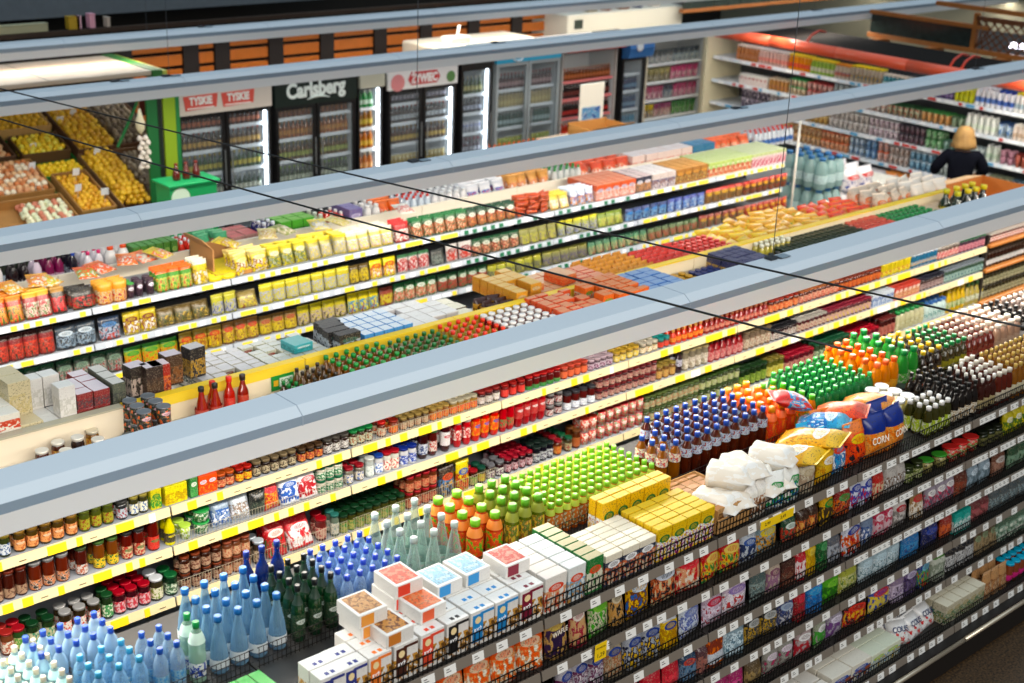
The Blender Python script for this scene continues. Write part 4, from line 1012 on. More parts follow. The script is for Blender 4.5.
jar_shelf(2, [
 (-30, J('5c1c0e', '6c2c18', 'a88c74', p='5c3424', nm='sauce_jar', h=.165, r=.036, lz=(.08, .4)), 'dark red sauce jar with brown label', {'n': 2}),
 (32, J('8c2c10', '8c8c8c', 'c88458', p='e8e0d8', p2='1c1c1c', nm='sauce_jar', h=.165, r=.04, lz=(.06, .4)), 'rust red sauce jar with orange-white label', {'n': 1}),
 (74, J('681c10', '3c4c2c', 'd0ccc8', p='b05c34', nm='sauce_jar', h=.165, r=.038, lz=(.06, .4)), 'maroon sauce jar with grey label'),
 (96, J('a85814', '4c6c34', 'ecc83c', p='2c6c3c', nm='sauce_jar', h=.165, r=.037, lz=(.06, .4)), 'amber sauce jar with yellow label'),
 (124, J('84180c', '2c2c2c', 'a83420', g='2c7c44', p='d8c8a8', nm='sauce_jar', h=.165, r=.037, lz=(.06, .5)), 'brick red sauce jar with green mark'),
 (150, J('8c140c', '2c2c2c', 'c02c1c', g='2c7c44', nm='passata_bottle', cat='bottle', h=.2, r=.039, lz=(.06, .45)), 'tall red passata bottle'),
 (166, S('bottle', nm='lemon_juice_bottle', s='sauce', r=.032, h=.2, b='dcd420', c='e8e43c', l='303018', g='d8c83c', lz=(.1, .4)), 'bright yellow bottle with black label'),
 (182, S('tub', nm='sauce_tub', r=.035, h=.09, b='b8d43c', c='a8cc44', p='e8f0e0'), 'lime green tub'),
 (196, S('tub', nm='sauce_tub', r=.05, h=.075, b='1c6c34', c='1c8c3c', p='d8e0d0'), 'wide green tub with green lid', {'stack': 2}),
 (217, bag('a8b8cc', .16, .15, 'pillow', p='3c6cb0', p2='e8ecf4', nm='noodle_bag'), 'silver-blue noodle bag', {'lean': .35, 'n': 2}),
 (235, bag('c4ccd4', .16, .15, 'pillow', p='9c8878', p2='f0f0f4', nm='noodle_bag'), 'white-grey noodle bag', {'lean': .35, 'n': 2}),
 (255, bag('181c1c', .13, .14, 'pillow', p='38443c', nm='seaweed_bag'), 'black seaweed bag', {'n': 2}),
 (267, bag('b81c30', .15, .17, 'pillow', g='e83848', p='e8b838', p2='d83c2c', nm='snack_bag'), 'crimson snack bag with orange foot', {'lean': .25}),
 (284, bag('e8ecf2', .17, .16, 'brick', g='3c6cb8', p='2c64b4', nm='flour_sack'), 'white sack with blue print', {'lean': .3}),
 (304, bag('ece8e8', .17, .16, 'brick', g='c85c64', p='b02834', nm='flour_sack'), 'white sack with red print', {'lean': .3}),
 (320, J('dcd4c0', '1c6c4c', '2c7c54', p='e0e4d8', nm='mayonnaise_pot', h=.09, r=.036), 'pot with sea-green lid', {'stack': 2, 'n': 2}),
 (346, J('b8ac98', '9c2430', 'e0d8c8', p='3c68a8', nm='mayonnaise_pot', h=.11, r=.034), 'pot with crimson lid and cream label', {'n': 3}),
 (368, J('c8d0cc', 'e0e4e0', 'e4e8e4', p='b8c4c0', nm='mayonnaise_pot', h=.13, r=.036), 'white-lidded mayonnaise pot', {'n': 2}),
 (378, J('e4e4e8', '2c54a4', 'eceef2', p='6c8cc8', nm='mayonnaise_pot', h=.13, r=.036), 'white mayonnaise pot with blue lid', {'n': 2}),
 (386, J('ecE8dc'.lower(), 'b01c2c', 'f0e8dc', p='c8504c', nm='mayonnaise_pot', h=.13, r=.036), 'white mayonnaise pot with red lid', {'n': 2}),
 (402, J('e4e4e8', '20388c', '3c58a8', p='e0e4ec', nm='mayonnaise_pot', h=.125, r=.038), 'mayonnaise pot with navy lid and blue label', {'n': 2}),
 (420, S('bottle', nm='bbq_sauce_bottle', s='squeeze', r=.036, h=.19, b='2c0c0c', c='1c1c1c', l='c8ccd4', p='4c5c84', lz=(.2, .6)), 'black sauce bottle with pale label', {'n': 2}),
 (432, S('bottle', nm='bbq_sauce_bottle', s='squeeze', r=.034, h=.19, b='4c1410', c='1c7c3c', l='d0c8c0', p='b83c2c', lz=(.2, .6)), 'brown sauce bottle with green cap'),
 (440, S('bottle', nm='bbq_sauce_bottle', s='squeeze', r=.036, h=.2, b='380c10', c='7c1418', l='e0dcdc', g='b83440', lz=(.25, .75)), 'dark bottle with white label and red cap', {'n': 2}),
 (456, S('bottle', nm='ketchup_bottle', s='squeeze', r=.031, h=.19, b='b01420', c='d8d0cc', l='b82028', p='e8e0d8', lz=(.3, .7)), 'red squeeze bottle with pale cap', {'n': 2}),
 (474, S('bottle', nm='ketchup_bottle', s='squeeze', r=.036, h=.19, b='c01810', c='b81414', l='d8541c', g='3c68b8', p='e8a020', lz=(.25, .8)), 'red squeeze bottle with blue and orange label'),
 (502, S('bottle', nm='ketchup_bottle', s='squeeze', r=.031, h=.2, b='a8101c', c='8c0c18', l='b01c24', p='3c7c44', lz=(.2, .5)), 'plain red squeeze bottle with little green print', {'n': 2}),
 (517, S('bottle', nm='ketchup_bottle', s='squeeze', r=.036, h=.23, b='98101c', c='8c0c14', l='a81c24', g='d8d0d0', lz=(.3, .7)), 'tall dark red squeeze bottle', {'n': 2}),
 (548, J('401418', '8c8c8c', 'c8c4c0', p='8c2024', nm='beetroot_jar', h=.085, r=.036), 'squat dark beetroot jar', {'stack': 2, 'n': 2}),
 (566, J('7c1c18', '3c3c40', 'e4e8ec', p='b8bcc8', nm='tomato_jar', h=.13, r=.037, lz=(.06, .45)), 'red jar with white foot label', {'n': 2}),
 (598, J('64101c', '7c1820', 'c8b0a0', p='8c2430', nm='chutney_jar', h=.085, r=.032), 'small wine-red jar with gold-grey lid', {'stack': 2, 'n': 2}),
 (658, J('a86c24', 'a89450', 'd8b878', p='b87838', nm='honey_jar', h=.11, r=.033), 'amber honey jar', {'n': 2}),
 (678, S('bottle', nm='vinegar_bottle', s='sauce', r=.032, h=.19, b='2c1c24', c='181818', l='c8c8d4', p='504858', lz=(.3, .6)), 'black bottle with grey-blue label'),
 (684, J('c8b898', 'b0a078', 'dcd4c8', p='a89c84', nm='honey_jar', h=.16, r=.036), 'pale honey jar with white label', {'n': 2}),
 (710, S('bottle', nm='chilli_sauce_bottle', s='sauce', r=.033, h=.18, b='84141c', c='54181c', l='b85058', p='d8b0a8', lz=(.1, .5)), 'wine-red chilli sauce bottle', {'n': 2}),
 (745, J('b89c80', '7c6c54', 'd8ccb8', p='8c5c40', nm='honey_jar', h=.15, r=.035), 'beige jar with brown print', {'n': 2}),
 (772, J('3c1418', '1c1c20', 'c8c4bc', p='682028', nm='plum_jam_jar', h=.11, r=.031), 'small black-lidded plum jam jar', {'n': 3}),
 (798, J('6c1c24', 'b8b4ac', 'd4c8b4', p='942c38', nm='plum_jam_jar', h=.11, r=.031), 'small silver-lidded plum jam jar', {'n': 3}),
 (828, J('7c2434', '943044', 'c8a0b0', p='d8c070', nm='plum_jam_jar', h=.11, r=.031), 'small violet-lidded jam jar', {'n': 3}),
 (872, S('box', nm='sauce_carton', w=.07, d=.06, h=.12, b='cdd4dc', g='3c5c98', p='6884b0'), 'white-blue sauce carton', {'n': 2}),
 (894, S('box', nm='sauce_carton', w=.07, d=.06, h=.12, b='b83c2c', g='e8e0d8', p='d0a880'), 'red sauce carton with pale print', {'n': 2}),
 (920, J('48302c', '2c2c38', 'b09c98', p='583c44', nm='plum_jam_jar', h=.11, r=.031), 'dark brown jam jar with blue-black lid', {'n': 2}),
 (945, J('4c6450', '8c949c', 'a8bcb0', p='2c5c6c', nm='plum_jam_jar', h=.12, r=.031), 'grey-green jar with silver lid', {'n': 2}),
], 984)
jar_shelf(3, [
 (-30, J('a85c34', 'a83430', 'e0d8cc', p='b86c50', nm='pickle_jar', h=.135, r=.04, lh=.014), 'jar with white label and pinkish lid', {'n': 2}),
 (20, J('3c6c2c', 'a81c2c', 'c8c494', p='5ca03c', nm='pickle_jar', h=.135, r=.04), 'green pickle jar with red lid', {'n': 2}),
 (27, J('2c4c20', '123c20', 'd4d0b0', p='3c8c6c', nm='pickle_jar', h=.135, r=.038), 'dark pickle jar with dark green lid', {'n': 2}),
 (62, J('302414', 'a8a8a8', 'dcd8d0', p='c84c38', nm='mushroom_jar', h=.135, r=.039, lz=(.1, .6)), 'brown mushroom jar with grey lid', {'n': 2}),
 (106, J('284820', '1c4c28', '3c8c50', p='d8dcc8', nm='pickle_jar', h=.15, r=.037), 'tall green jar with green label'),
 (117, J('540f1c', 'a80f28', 'c0384c', p='e8c8cc', nm='cherry_jar', h=.135, r=.040), 'cherry red jar with red lid', {'n': 3}),
 (155, J('38301c', 'e4e8ec', 'dcd8c4', p='8c9c50', nm='mushroom_jar', h=.14, r=.045), 'wide jar with white lid'),
 (167, J('1c4428', '1c6438', '2c5c3c', p='d0d8c8', nm='pickle_jar', h=.13, r=.044), 'broad green jar with emerald lid', {'n': 2}),
 (183, J('4c2010', '7c3c20', 'c0a48c', p='6c3824', nm='meatball_jar', h=.11, r=.035), 'brown jar of meat sauce with tan label', {'n': 2, 'stack': 2}),
 (226, J('a05830', '8c4c34', 'dcb898', p='b86c4c', nm='meatball_jar', h=.11, r=.035), 'orange-tan jar of meat sauce', {'n': 2, 'stack': 2}),
 (254, J('4c3c28', 'ccd4dc', 'c8b49c', p='6c5440', nm='mushroom_jar', h=.15, r=.04), 'brown mushroom jar with pale blue lid', {'n': 2}),
 (270, bag('b81828', .17, .2, 'brick', g='e8e4dc', p='98101c', p2='2c6c44', nm='coffee_bag', band='b81828'), 'red coffee bag with white patch', {'lean': .3}),
 (292, bag('c42838', .16, .18, 'brick', g='e8dce0', p='e8e4e4', nm='coffee_bag'), 'red and white coffee bag', {'lean': .45}),
 (318, J('94302c', '9c1424', 'e0bca8', p='a83c40', nm='mustard_pot', h=.15, r=.042), 'large beige pot with red lid', {'n': 2}),
 (334, J('6c7c6c', '3c7c74', 'd8d4c8', p='98a8a0', nm='mustard_pot', h=.15, r=.033), 'slim pot with teal lid', {'n': 2}),
 (342, J('58581c', '123820', 'c0b474', p='3c8c3c', nm='gherkin_jar', h=.125, r=.034, lz=(.05, .6)), 'gherkin jar with dark green lid', {'n': 4}),
 (408, J('94421c', 'b02430', 'd49c78', p='b84838', nm='bean_jar', h=.115, r=.034), 'orange-brown bean jar with red lid', {'n': 3, 'stack': 2, 'keep': .8}),
 (440, bag('241814', .12, .19, 'pouch', g='b84c1c', p='3c7cac', p2='c8a040', nm='sauce_pouch'), 'dark sauce pouch with orange and blue print', {'n': 2}),
 (458, bag('e0cc28', .13, .19, 'pouch', g='3058a8', p='8c1c14', p2='e87828', nm='sauce_pouch'), 'yellow sauce pouch with blue mark', {'n': 2}),
 (472, J('5c2414', 'a01c28', 'c0bc88', p='6ca040', nm='gherkin_jar', h=.115, r=.036), 'gherkin jar with ruby lid'),
 (480, J('2c3c1c', '1c4c3c', 'c8c43c', p='d89c3c', nm='gherkin_jar', h=.115, r=.036), 'gherkin jar with yellow label', {'n': 2}),
 (489, J('301418', '6c6c70', 'dcdcd4', p='6c4460', nm='gherkin_jar', h=.11, r=.036), 'dark gherkin jar with silver lid and white label', {'n': 2}),
 (507, J('34101c', 'a01c30', 'c8b0b4', p='7c2434', nm='currant_jam_jar', h=.11, r=.031), 'currant jam jar with dark red lid', {'n': 5}),
 (535, J('14101c', '182420', 'c4c8c8', p='4c4454', nm='currant_jam_jar', h=.12, r=.035), 'black currant jar with black lid', {'n': 3}),
 (556, J('8c3c18', '8c1c28', 'c86c34', p='d8a858', nm='bean_jar', h=.11, r=.036), 'orange bean jar with wine lid', {'n': 4}),
 (566, J('5c5028', '1c5c3c', 'b8b894', p='94382c', nm='bean_jar', h=.11, r=.034), 'brown-green jar with pine green lid', {'n': 4}),
 (575, J('7c3410', '6c4424', 'a85c24', nm='bean_jar', h=.14, r=.038), 'tall orange-brown bean jar', {'n': 2}),
 (583, S('can', nm='tomato_tin', r=.037, h=.105, b='c83818', p='e8dcc8', g='e8e4dc', c='b03020'), 'orange-red tin with white label', {'stack': 2, 'n': 2}),
 (599, S('can', nm='tomato_tin', r=.035, h=.115, b='c0141c', g='ece8e4', p='e8e0dc', p2='3c8c44', c='a8141c'), 'red tin with white oval', {'stack': 2, 'n': 2}),
 (645, J('58702c', '5c6c3c', 'c0c8a8', p='6c8c3c', p2='c86c4c', nm='olive_tin', h=.105, r=.034), 'green and grey pickle jar stacked in two', {'stack': 2, 'n': 2}),
 (700, J('4c5c20', '3c5424', 'b4bc84', p='548434', p2='d8d0b8', nm='olive_tin', h=.105, r=.034), 'dark green pickle jar stacked in two', {'stack': 2, 'n': 2}),
 (740, J('244418', '1c381c', '68882c', p='a8b850', nm='pea_jar', h=.16, r=.034), 'tall dark pea jar', {'n': 2}),
 (768, J('8c8c2c', '8c8040', 'c8c04c', p='e0d890', nm='pea_jar', h=.16, r=.034), 'tall yellow-green jar', {'n': 2}),
 (785, J('84182c', 'a01c34', 'd4a898', p='943038', nm='beet_jar', h=.135, r=.036), 'beet jar with crimson lid', {'n': 3}),
 (815, J('34482c', '1c5438', 'b0b89c', p='3c6444', nm='pea_jar', h=.15, r=.034), 'pea jar with deep green lid and grey label', {'n': 3}),
 (850, J('94283c', 'b81c34', 'e0c0c8', p='a8384c', nm='beet_jar', h=.12, r=.032), 'beet jar with bright red lid and pink label', {'n': 5}),
 (880, J('64201c', '743030', 'b87468', p='8c3c34', nm='beet_jar', h=.17, r=.033), 'tall brown-red jar', {'n': 3}),
 (896, S('bottle', nm='milk_bottle', s='round', r=.037, h=.19, b='d8d4b0', c='2c8c4c', l='e8e4c8', p='a8a468', cw=1.7), 'cream bottle with green cap', {'n': 4}),
 (925, S('bottle', nm='milk_bottle', s='round', r=.037, h=.18, b='c8d8d4', c='3c6ca8', l='d0e0dc', p='78a8a0', cw=1.7), 'pale bottle with blue cap', {'n': 4}),
 (947, S('bottle', nm='cooking_oil_bottle', s='sauce', r=.037, h=.24, b='d8b424', c='d8b83c', l='e0e0b8', p='5c8c34'), 'yellow cooking oil bottle', {'n': 3}),
 (966, S('bottle', nm='cooking_oil_bottle', s='sauce', r=.037, h=.23, b='b8a860', c='3c5c34', l='d8d8c8', p='8c8c50'), 'olive cooking oil bottle', {'n': 3}),
], 984)
jar_shelf(4, [
 (560, J('5c3424', '383430', '94745c', p='b89c84', nm='pate_jar', h=.11, r=.036), 'brown pate jar', {'n': 1}),
 (380, J('1c3c1c', '1c3424', '54643c', nm='pate_jar', h=.11, r=.036), 'dark green pate jar', {'n': 1}),
][1:] + [(420, None, '')], 430)
fill('on lowest cream-railed shelf', 6.615, ZA[4] + .001, px_x(560, 6.615, .75), px_x(650, 6.615, .75), J('5c3424', '383430', '94745c', p='b89c84', nm='pate_jar', h=.11, r=.036), 'brown pate jar', n=1)

# ---------------------------------------------------------------- top of the jar shelves: front half
on_mid = 'atop jar shelving'
TA = 1.921
def mid(segs, end, y0=6.64, **kw): run(on_mid, y0, TA, segs, end, yr=kw.pop('yr', 6.85), zp=TA + .15, gap=kw.pop('gap', .008), **kw)
def singles(items, y=None):
    for px, yy, z, sp, lab, grp in items: put(sp, px_x(px, yy, z), yy, z, lab, grp, random.uniform(-.2, .2))
mid([
 (-20, J('a8702c', '8c6c34', 'e0b060', p='8c3c20', nm='spice_jar', h=.085, r=.024), 'little golden spice jar with bronze lid', {'n': 6, 'keep': .8}),
], 36, yr=7.0)
wl = J('7c3418', 'f2ece0', 'e0b45c', p='a8602c', nm='honey_jar', h=.12, r=.042)
for px, yy, k, lab in [(42, 6.98, 0, 'nearest the spice jars'), (58, 7.03, 0, 'second from the spice jars'), (78, 6.96, 1, 'third from the spice jars'), (92, 7.08, 2, 'against the cream divider board'), (66, 6.9, 0, 'half hidden by the lamp'), (98, 6.93, 0, 'last before the metal tins')]:
    put([wl, J('3c1c10', 'f2ece0', '5c2c18', nm='honey_jar', h=.15, r=.042), J('d88c1c', 'f4ead4', 'f0c448', p='c8742c', nm='honey_jar', h=.11, r=.042)][k], px_x(px, yy, TA + .1), yy, TA, 'white-lidded honey jar ' + lab, 'white-lidded honey jars')
for px, yy, wh_ in [(120, 6.98, 'nearest the honey jars'), (131, 7.02, 'middle of three'), (140, 6.95, 'nearest the dark tins')]:
    put(S('can', nm='fish_tin', r=.05, h=.045, b='6c6c64', c='8c8c84', p='a8a49c'), px_x(px, yy, TA), yy, TA, 'flat grey fish tin beside the stacked dark tins, ' + wh_, 'flat fish tins', detail=True)
VC = S('can', nm='vegetable_tin', r=.042, h=.115, b='1c1818', p='2c7c2c', p2='e0642c', g='e8b8c0', c='787c80')
run(on_mid, 6.86, TA, [(136, VC, 'dark vegetable tin with green and orange print', {'n': 3, 'stack': 2, 'gap': .012})], 176, yr=6.9, zp=TA + .12)
mid([
 (186, S('box', nm='cracker_box', w=.16, d=.2, h=.06, b='f0ecdc', t='f4f0e0', p='c8a880'), 'low white cracker box', {'n': 1}),
], 214, y0=6.8, yr=6.85)
mid([
 (196, S('bottle', nm='chilli_sauce_bottle', s='tear', r=.042, h=.26, b='94200c', c='181412', l='a02c10', cw=1.3), 'red chilli sauce bottle with black neck', {'n': 1}),
], 224, y0=6.92, yr=6.95)
mid([
 (206, S('bottle', nm='chilli_sauce_bottle', s='sauce', r=.036, h=.25, b='b8200f', c='e83c1c', l='c8301c', cw=1.4), 'red chilli sauce bottle with red cap', {'n': 1}),
 (238, S('bottle', nm='chilli_sauce_bottle', s='sauce', r=.036, h=.24, b='8c200f', c='2c1c14', l='b83c1c', cw=1.4), 'brown chilli sauce bottle by the green ticket', {'n': 1}),
], 250, y0=6.99, yr=7.02)
mid([
 (262, S('bottle', nm='spice_bottle', s='round', r=.024, h=.12, b='a83c1c', c='f0ece4', l='e0d8cc'), 'tiny red spice bottle with white cap', {'n': 5}),
 (290, S('bottle', nm='spice_bottle', s='sauce', r=.026, h=.15, b='3c2c14', c='1c7c3c', l='c8c090'), 'tiny dark bottle with green cap', {'n': 6}),
 (306, S('bottle', nm='balsamic_bottle', s='wine', r=.03, h=.19, b='5c3c10', c='2c241c', l='c8a870', lz=(.1, .4)), 'brown balsamic bottle with black cap', {'n': 6}),
 (338, S('bottle', nm='olive_oil_bottle', s='wine', r=.033, h=.21, b='84540c', c='1c8c3c', l='b8a040', lz=(.1, .45), cw=1.5), 'amber oil bottle with green cap', {'n': 6}),
 (400, S('bottle', nm='olive_oil_bottle', s='wine', r=.030, h=.21, b='6c540f', c='146c30', l='a89838', lz=(.1, .45), cw=1.5), 'dark olive oil bottle with deep green cap', {'n': 6}),
 (452, S('bottle', nm='sunflower_oil_bottle', s='wine', r=.032, h=.22, b='c8a83c', c='e84420', l='e8d880', p='e0b040', clear=1, dens=.8, cw=1.5), 'yellow oil bottle with red cap', {'n': 6}),
 (498, S('bottle', nm='syrup_bottle', s='round', r=.034, h=.2, b='9c1428', c='f2eeea', l='b82c3c', cw=1.8), 'ruby syrup bottle with white cap', {'n': 6}),
 (548, S('box', nm='gravy_box', w=.09, d=.05, h=.11, b='e8683c', t='f0a880', g='f0e8d8', p='c83c24', p2='f0c8a0'), 'salmon gravy box', {'n': 8, 'jit': .8, 'stack': 2, 'keep': .85}),
 (590, S('box', nm='gravy_box', w=.10, d=.055, h=.13, b='e87830', t='e89c6c', g='58a048', p='e8e0c8', p2='c8401c'), 'orange gravy box with green mark', {'n': 7, 'jit': .8, 'stack': 2, 'keep': .8}),
 (632, S('box', nm='salt_box', w=.12, d=.08, h=.23, b='e0e4ec', t='9cb8dc', g='3c6cb4', p='c8c4d0', p2='e8a070', band='3c78bc', bz=.85), 'white salt box with blue top', {'n': 5, 'jit': .4}),
 (668, J('e8ded2', '3c4c54', 'f0e8e4', p='d83c28', nm='cream_jar', h=.12, r=.045), 'white jar with red print and dark lid', {'n': 5}),
 (688, J('c8943c', 'c89c24', 'e8c064', p='8c4c2c', nm='mustard_pot', h=.11, r=.036), 'golden mustard pot', {'n': 6}),
 (705, J('584868', '2c3c74', 'c8a0a8', p='8c3c48', nm='mustard_pot', h=.11, r=.034), 'violet pot with navy lid', {'n': 6}),
 (730, S('box', nm='cocoa_box', w=.10, d=.07, h=.2, b='1c2858', t='24305c', g='8c94c0', p='c8a860'), 'navy cocoa box', {'n': 6, 'jit': .5}),
 (760, S('bottle', nm='spice_bottle', s='round', r=.033, h=.14, b='d8d0a0', c='141414', l='e0d8b8', cw=1.9), 'cream bottle with black cap', {'n': 4}),
 (786, J('1c3418', '1c2c1c', '2c5c28', p='d87c48', nm='pesto_jar', h=.14, r=.036), 'dark green pesto jar with orange print', {'n': 7}),
 (866, S('can', nm='tuna_tin', r=.042, h=.05, b='c83c30', c='d8503c', p='e8c0b0'), 'flat red tuna tin', {'n': 5, 'stack': 3}),
 (896, S('bottle', nm='capers_bottle', s='round', r=.035, h=.15, b='c8ccc0', c='1c8448', l='d8d8c4', cw=1.9), 'pale bottle with green lid', {'n': 6}),
 (938, S('box', nm='fish_box', w=.16, d=.14, h=.06, b='e8c8a8', t='f0d8bc', g='c85c3c'), 'flat pinkish fish carton', {'n': 3, 'stack': 2, 'jit': .6}),
], 968)
mid([
 (760, S('bottle', nm='dressing_bottle', s='round', r=.03, h=.19, b='c8bc5c', c='f0ecd8', l='e0d48c', cw=1.7), 'pale yellow bottle with white cap', {'n': 2}),
], 792, y0=6.98, yr=7.0)
mid([
 (948, S('bottle', nm='olive_oil_bottle', s='sauce', r=.058, h=.31, b='142414', c='d8d024', l='1c2c20', p='e8d820', g='d8d020', cw=1.5), 'dark oil bottle with yellow-green cap', {'n': 2}),
 (960, S('bottle', nm='olive_oil_bottle', s='sauce', r=.058, h=.31, b='101814', c='f0d81c', l='141c1c', g='f2dc2c', p='a8ccd8', cw=1.5), 'black oil bottle with bright yellow disc', {'n': 2}),
], 984, y0=6.72, yr=6.8)
# ---------------------------------------------------------------- top of the jar shelves: rear half
on_far = 'behind yellow divider'
def farh(segs, end, y0=7.17, **kw): run(on_far, y0, TA, segs, end, yr=7.2, zp=TA + .12, **kw)
farh([
 (-30, S('box', nm='tea_box', w=.17, d=.12, h=.10, b='f2ece0', t='f6f0e4', p='d85c34', p2='c84828'), 'white tea box with orange-red picture', {'n': 3, 'stack': 3, 'keep': .9}),
 (22, S('box', nm='tea_box', w=.16, d=.13, h=.21, b='f0e2bc', t='f6e6c0', p='e4d4a4'), 'plain cream tea box', {'n': 3, 'stack': 2, 'keep': .8}),
 (42, S('box', nm='tea_box', w=.10, d=.10, h=.19, b='f0ece6', t='f4f0ea', p='dcd8d0'), 'plain white tea box', {'n': 3, 'stack': 2, 'keep': .8}),
 (78, S('box', nm='tea_box', w=.12, d=.09, h=.10, b='8c1c24', t='e8dce0', p='5c3840', bz=.9), 'maroon tea box with white top', {'n': 4, 'jit': .8, 'stack': 3, 'keep': .75}),
 (112, S('box', nm='tea_box', w=.07, d=.11, h=.16, b='54584c', t='d8d4cc', p='3c403c'), 'dark grey-green tea box', {'n': 3, 'stack': 2, 'keep': .8}),
], 128)
farh([
 (128, S('box', nm='display_case', w=.2, d=.08, h=.12, b='7cc4ac', t='d8d0c0', p='8ccab4'), 'mint green display carton', {'n': 1}),
 (160, S('box', nm='tea_box', w=.14, d=.08, h=.05, b='2c2018', t='c8bca8', p='e8dcc8'), 'low black tea box with beige top', {'n': 5, 'stack': 1, 'jit': .5}),
 (206, S('box', nm='tea_box', w=.09, d=.06, h=.08, b='dcd6cc', t='d8d4d4', g='8c3c30', p='4c5c54'), 'small grey-white tea box', {'n': 7, 'jit': .6, 'stack': 2, 'keep': .85}),
 (272, S('box', nm='tea_box', w=.10, d=.06, h=.08, b='e0dcc8', t='d8d8d0', p='6c5c38', g='c84838'), 'small cream tea box with brown foot', {'n': 7, 'jit': .6, 'stack': 2, 'keep': .85}),
 (334, S('box', nm='coffee_capsule_box', w=.15, d=.08, h=.13, b='1c1c20', t='2c2c30', g='1c5c54', p='a8b0b8'), 'black capsule box with teal mark', {'n': 4, 'jit': .4, 'stack': 2, 'keep': .7}),
 (362, S('box', nm='rice_milk_box', w=.085, d=.09, h=.22, b='5ca4e0', t='eaf2f8', g='a8d0f0', p='3c7cc8'), 'tall sky blue carton', {'n': 4, 'jit': .15}),
 (412, S('box', nm='sugar_cube_box', w=.12, d=.09, h=.09, b='eae4e0', t='f2eeea', p='5c3830', p2='b8202c'), 'white sugar cube box', {'n': 5, 'jit': .5, 'stack': 2, 'keep': .8}),
 (466, S('box', nm='sugar_cube_box', w=.15, d=.12, h=.06, b='6c4c24', t='f0ead4', p='3c2c18'), 'flat cream-topped box', {'n': 4, 'jit': .5, 'stack': 2}),
 (488, bag('e0a83c', .10, .17, 'brick', band='3c1c14', p='3c2018', p2='f0c860', g='5c2c1c', nm='cocoa_bag'), 'gold cocoa bag with dark folded top', {'n': 3, 'jit': .6}),
 (514, S('box', nm='pudding_box', w=.13, d=.08, h=.12, b='f0b048', t='f4cc7c', p='e89c3c', g='f4e0b8'), 'golden pudding box', {'n': 6, 'jit': .4, 'stack': 2, 'keep': .7}),
 (548, S('box', nm='pudding_box', w=.14, d=.09, h=.15, b='f08c54', t='f6c8a0', p='e8603c', p2='f4d0a8'), 'peach pudding box', {'n': 5, 'jit': .5}),
 (588, S('box', nm='jelly_box', w=.12, d=.06, h=.17, b='e8542c', t='f0a078', p='58a040', p2='e8e0c8'), 'red-orange jelly box with green print', {'n': 6, 'jit': .4}),
 (612, S('bag', nm='gingerbread_bag', w=.11, d=.07, h=.16, b='fca428', band='f4ac3c', p='f0e0c0', s='brick'), 'bright orange gingerbread bag', {'n': 7, 'jit': .3}),
 (662, S('bag', nm='gingerbread_bag', w=.11, d=.07, h=.16, b='f85440', band='e85040', p='f2b09c', s='brick'), 'vermilion gingerbread bag', {'n': 6, 'jit': .3}),
 (706, S('bottle', nm='syrup_bottle', s='round', r=.034, h=.15, b='9c481c', c='e83c28', l='c87838', cw=1.8), 'amber syrup bottle with red cap', {'n': 6}),
 (740, S('bag', nm='cheese_snack_bag', w=.17, d=.11, h=.19, b='fcd024', band='ffd834', p='f8b01c', s='pillow', st='none'), 'yellow cheese snack bag', {'n': 4, 'jit': .9, 'lean': .8}),
 (778, S('bag', nm='cheese_snack_bag', w=.17, d=.11, h=.19, b='fbb81c', band='ffc844', p='ffe058', p2='68b040', s='pillow'), 'orange-yellow snack bag with green print', {'n': 5, 'jit': .9, 'lean': .8}),
 (840, S('bag', nm='cheese_snack_bag', w=.17, d=.11, h=.19, b='fc9c2c', band='f8582c', p='fcc43c', s='pillow'), 'orange snack bag with red top', {'n': 4, 'jit': .9, 'lean': .7}),
 (880, S('bag', nm='toast_bag', w=.16, d=.13, h=.26, b='fbe6d0', p='f07c2c', p2='f2ece4', g='e88038', s='pillow'), 'white and orange toast bag', {'n': 3, 'jit': .8, 'lean': .3}),
 (916, S('bag', nm='toast_bag', w=.18, d=.13, h=.26, b='fbeee0', p='f8a85c', p2='c85c24', s='pillow'), 'cream toast bag with rusty print', {'n': 3, 'jit': .8, 'lean': .15}),
], 950)
TB = lambda b, p, t='e6d8dc', p2=None: S('box', nm='tea_gift_box', w=.115, d=.1, h=.2, b=b, p=p, t=t, p2=p2)
for px, sp, lab in [(137, TB('2c2420', 'd8c4b8'), 'tall dark tea box with pale print, nearest the mint green carton'),
                    (153, TB('2c1c18', '4c3428'), 'tall plain black-brown tea box among the tall ones'),
                    (160, TB('a82818', 'd8742c', 'ecd8d8', '7c1420'), 'tall orange-red tea box with sunset picture'),
                    (172, TB('4c3424', '8c5c34'), 'tall brown tea box behind the orange-red one')]:
    yy = {137: 7.3, 153: 7.24, 160: 7.24, 172: 7.34}[px]
    put(sp, px_x(px, yy, TA + .1), yy, TA + .16, lab, 'tall tea boxes', random.uniform(-.1, .1))
put(TB('1c1820', 'c8a040', 'e0d8d4', '8c6c28'), px_x(194, 7.36, TA + .2), 7.36, TA + .163, 'tall black and gold tea box standing alone on small tea boxes', 'tall tea boxes', .1)
put(S('box', nm='tea_gift_box', w=.15, d=.16, h=.06, b='5cc0c4', t='8cd0cc', p='2c9498', g='e0f0ec'), px_x(297, 7.36, TA + .1), 7.36, TA + .163, 'flat turquoise tea box on the small tea boxes', 'tall tea boxes', .05)
put(S('box', nm='jelly_box', w=.16, d=.2, h=.08, b='f0905c', t='f8c8a0', p='e8602c'), px_x(560, 7.38, TA + .2), 7.38, TA + .155, 'large peach pudding box lying on top of the others', 'lying pudding boxes', .1)
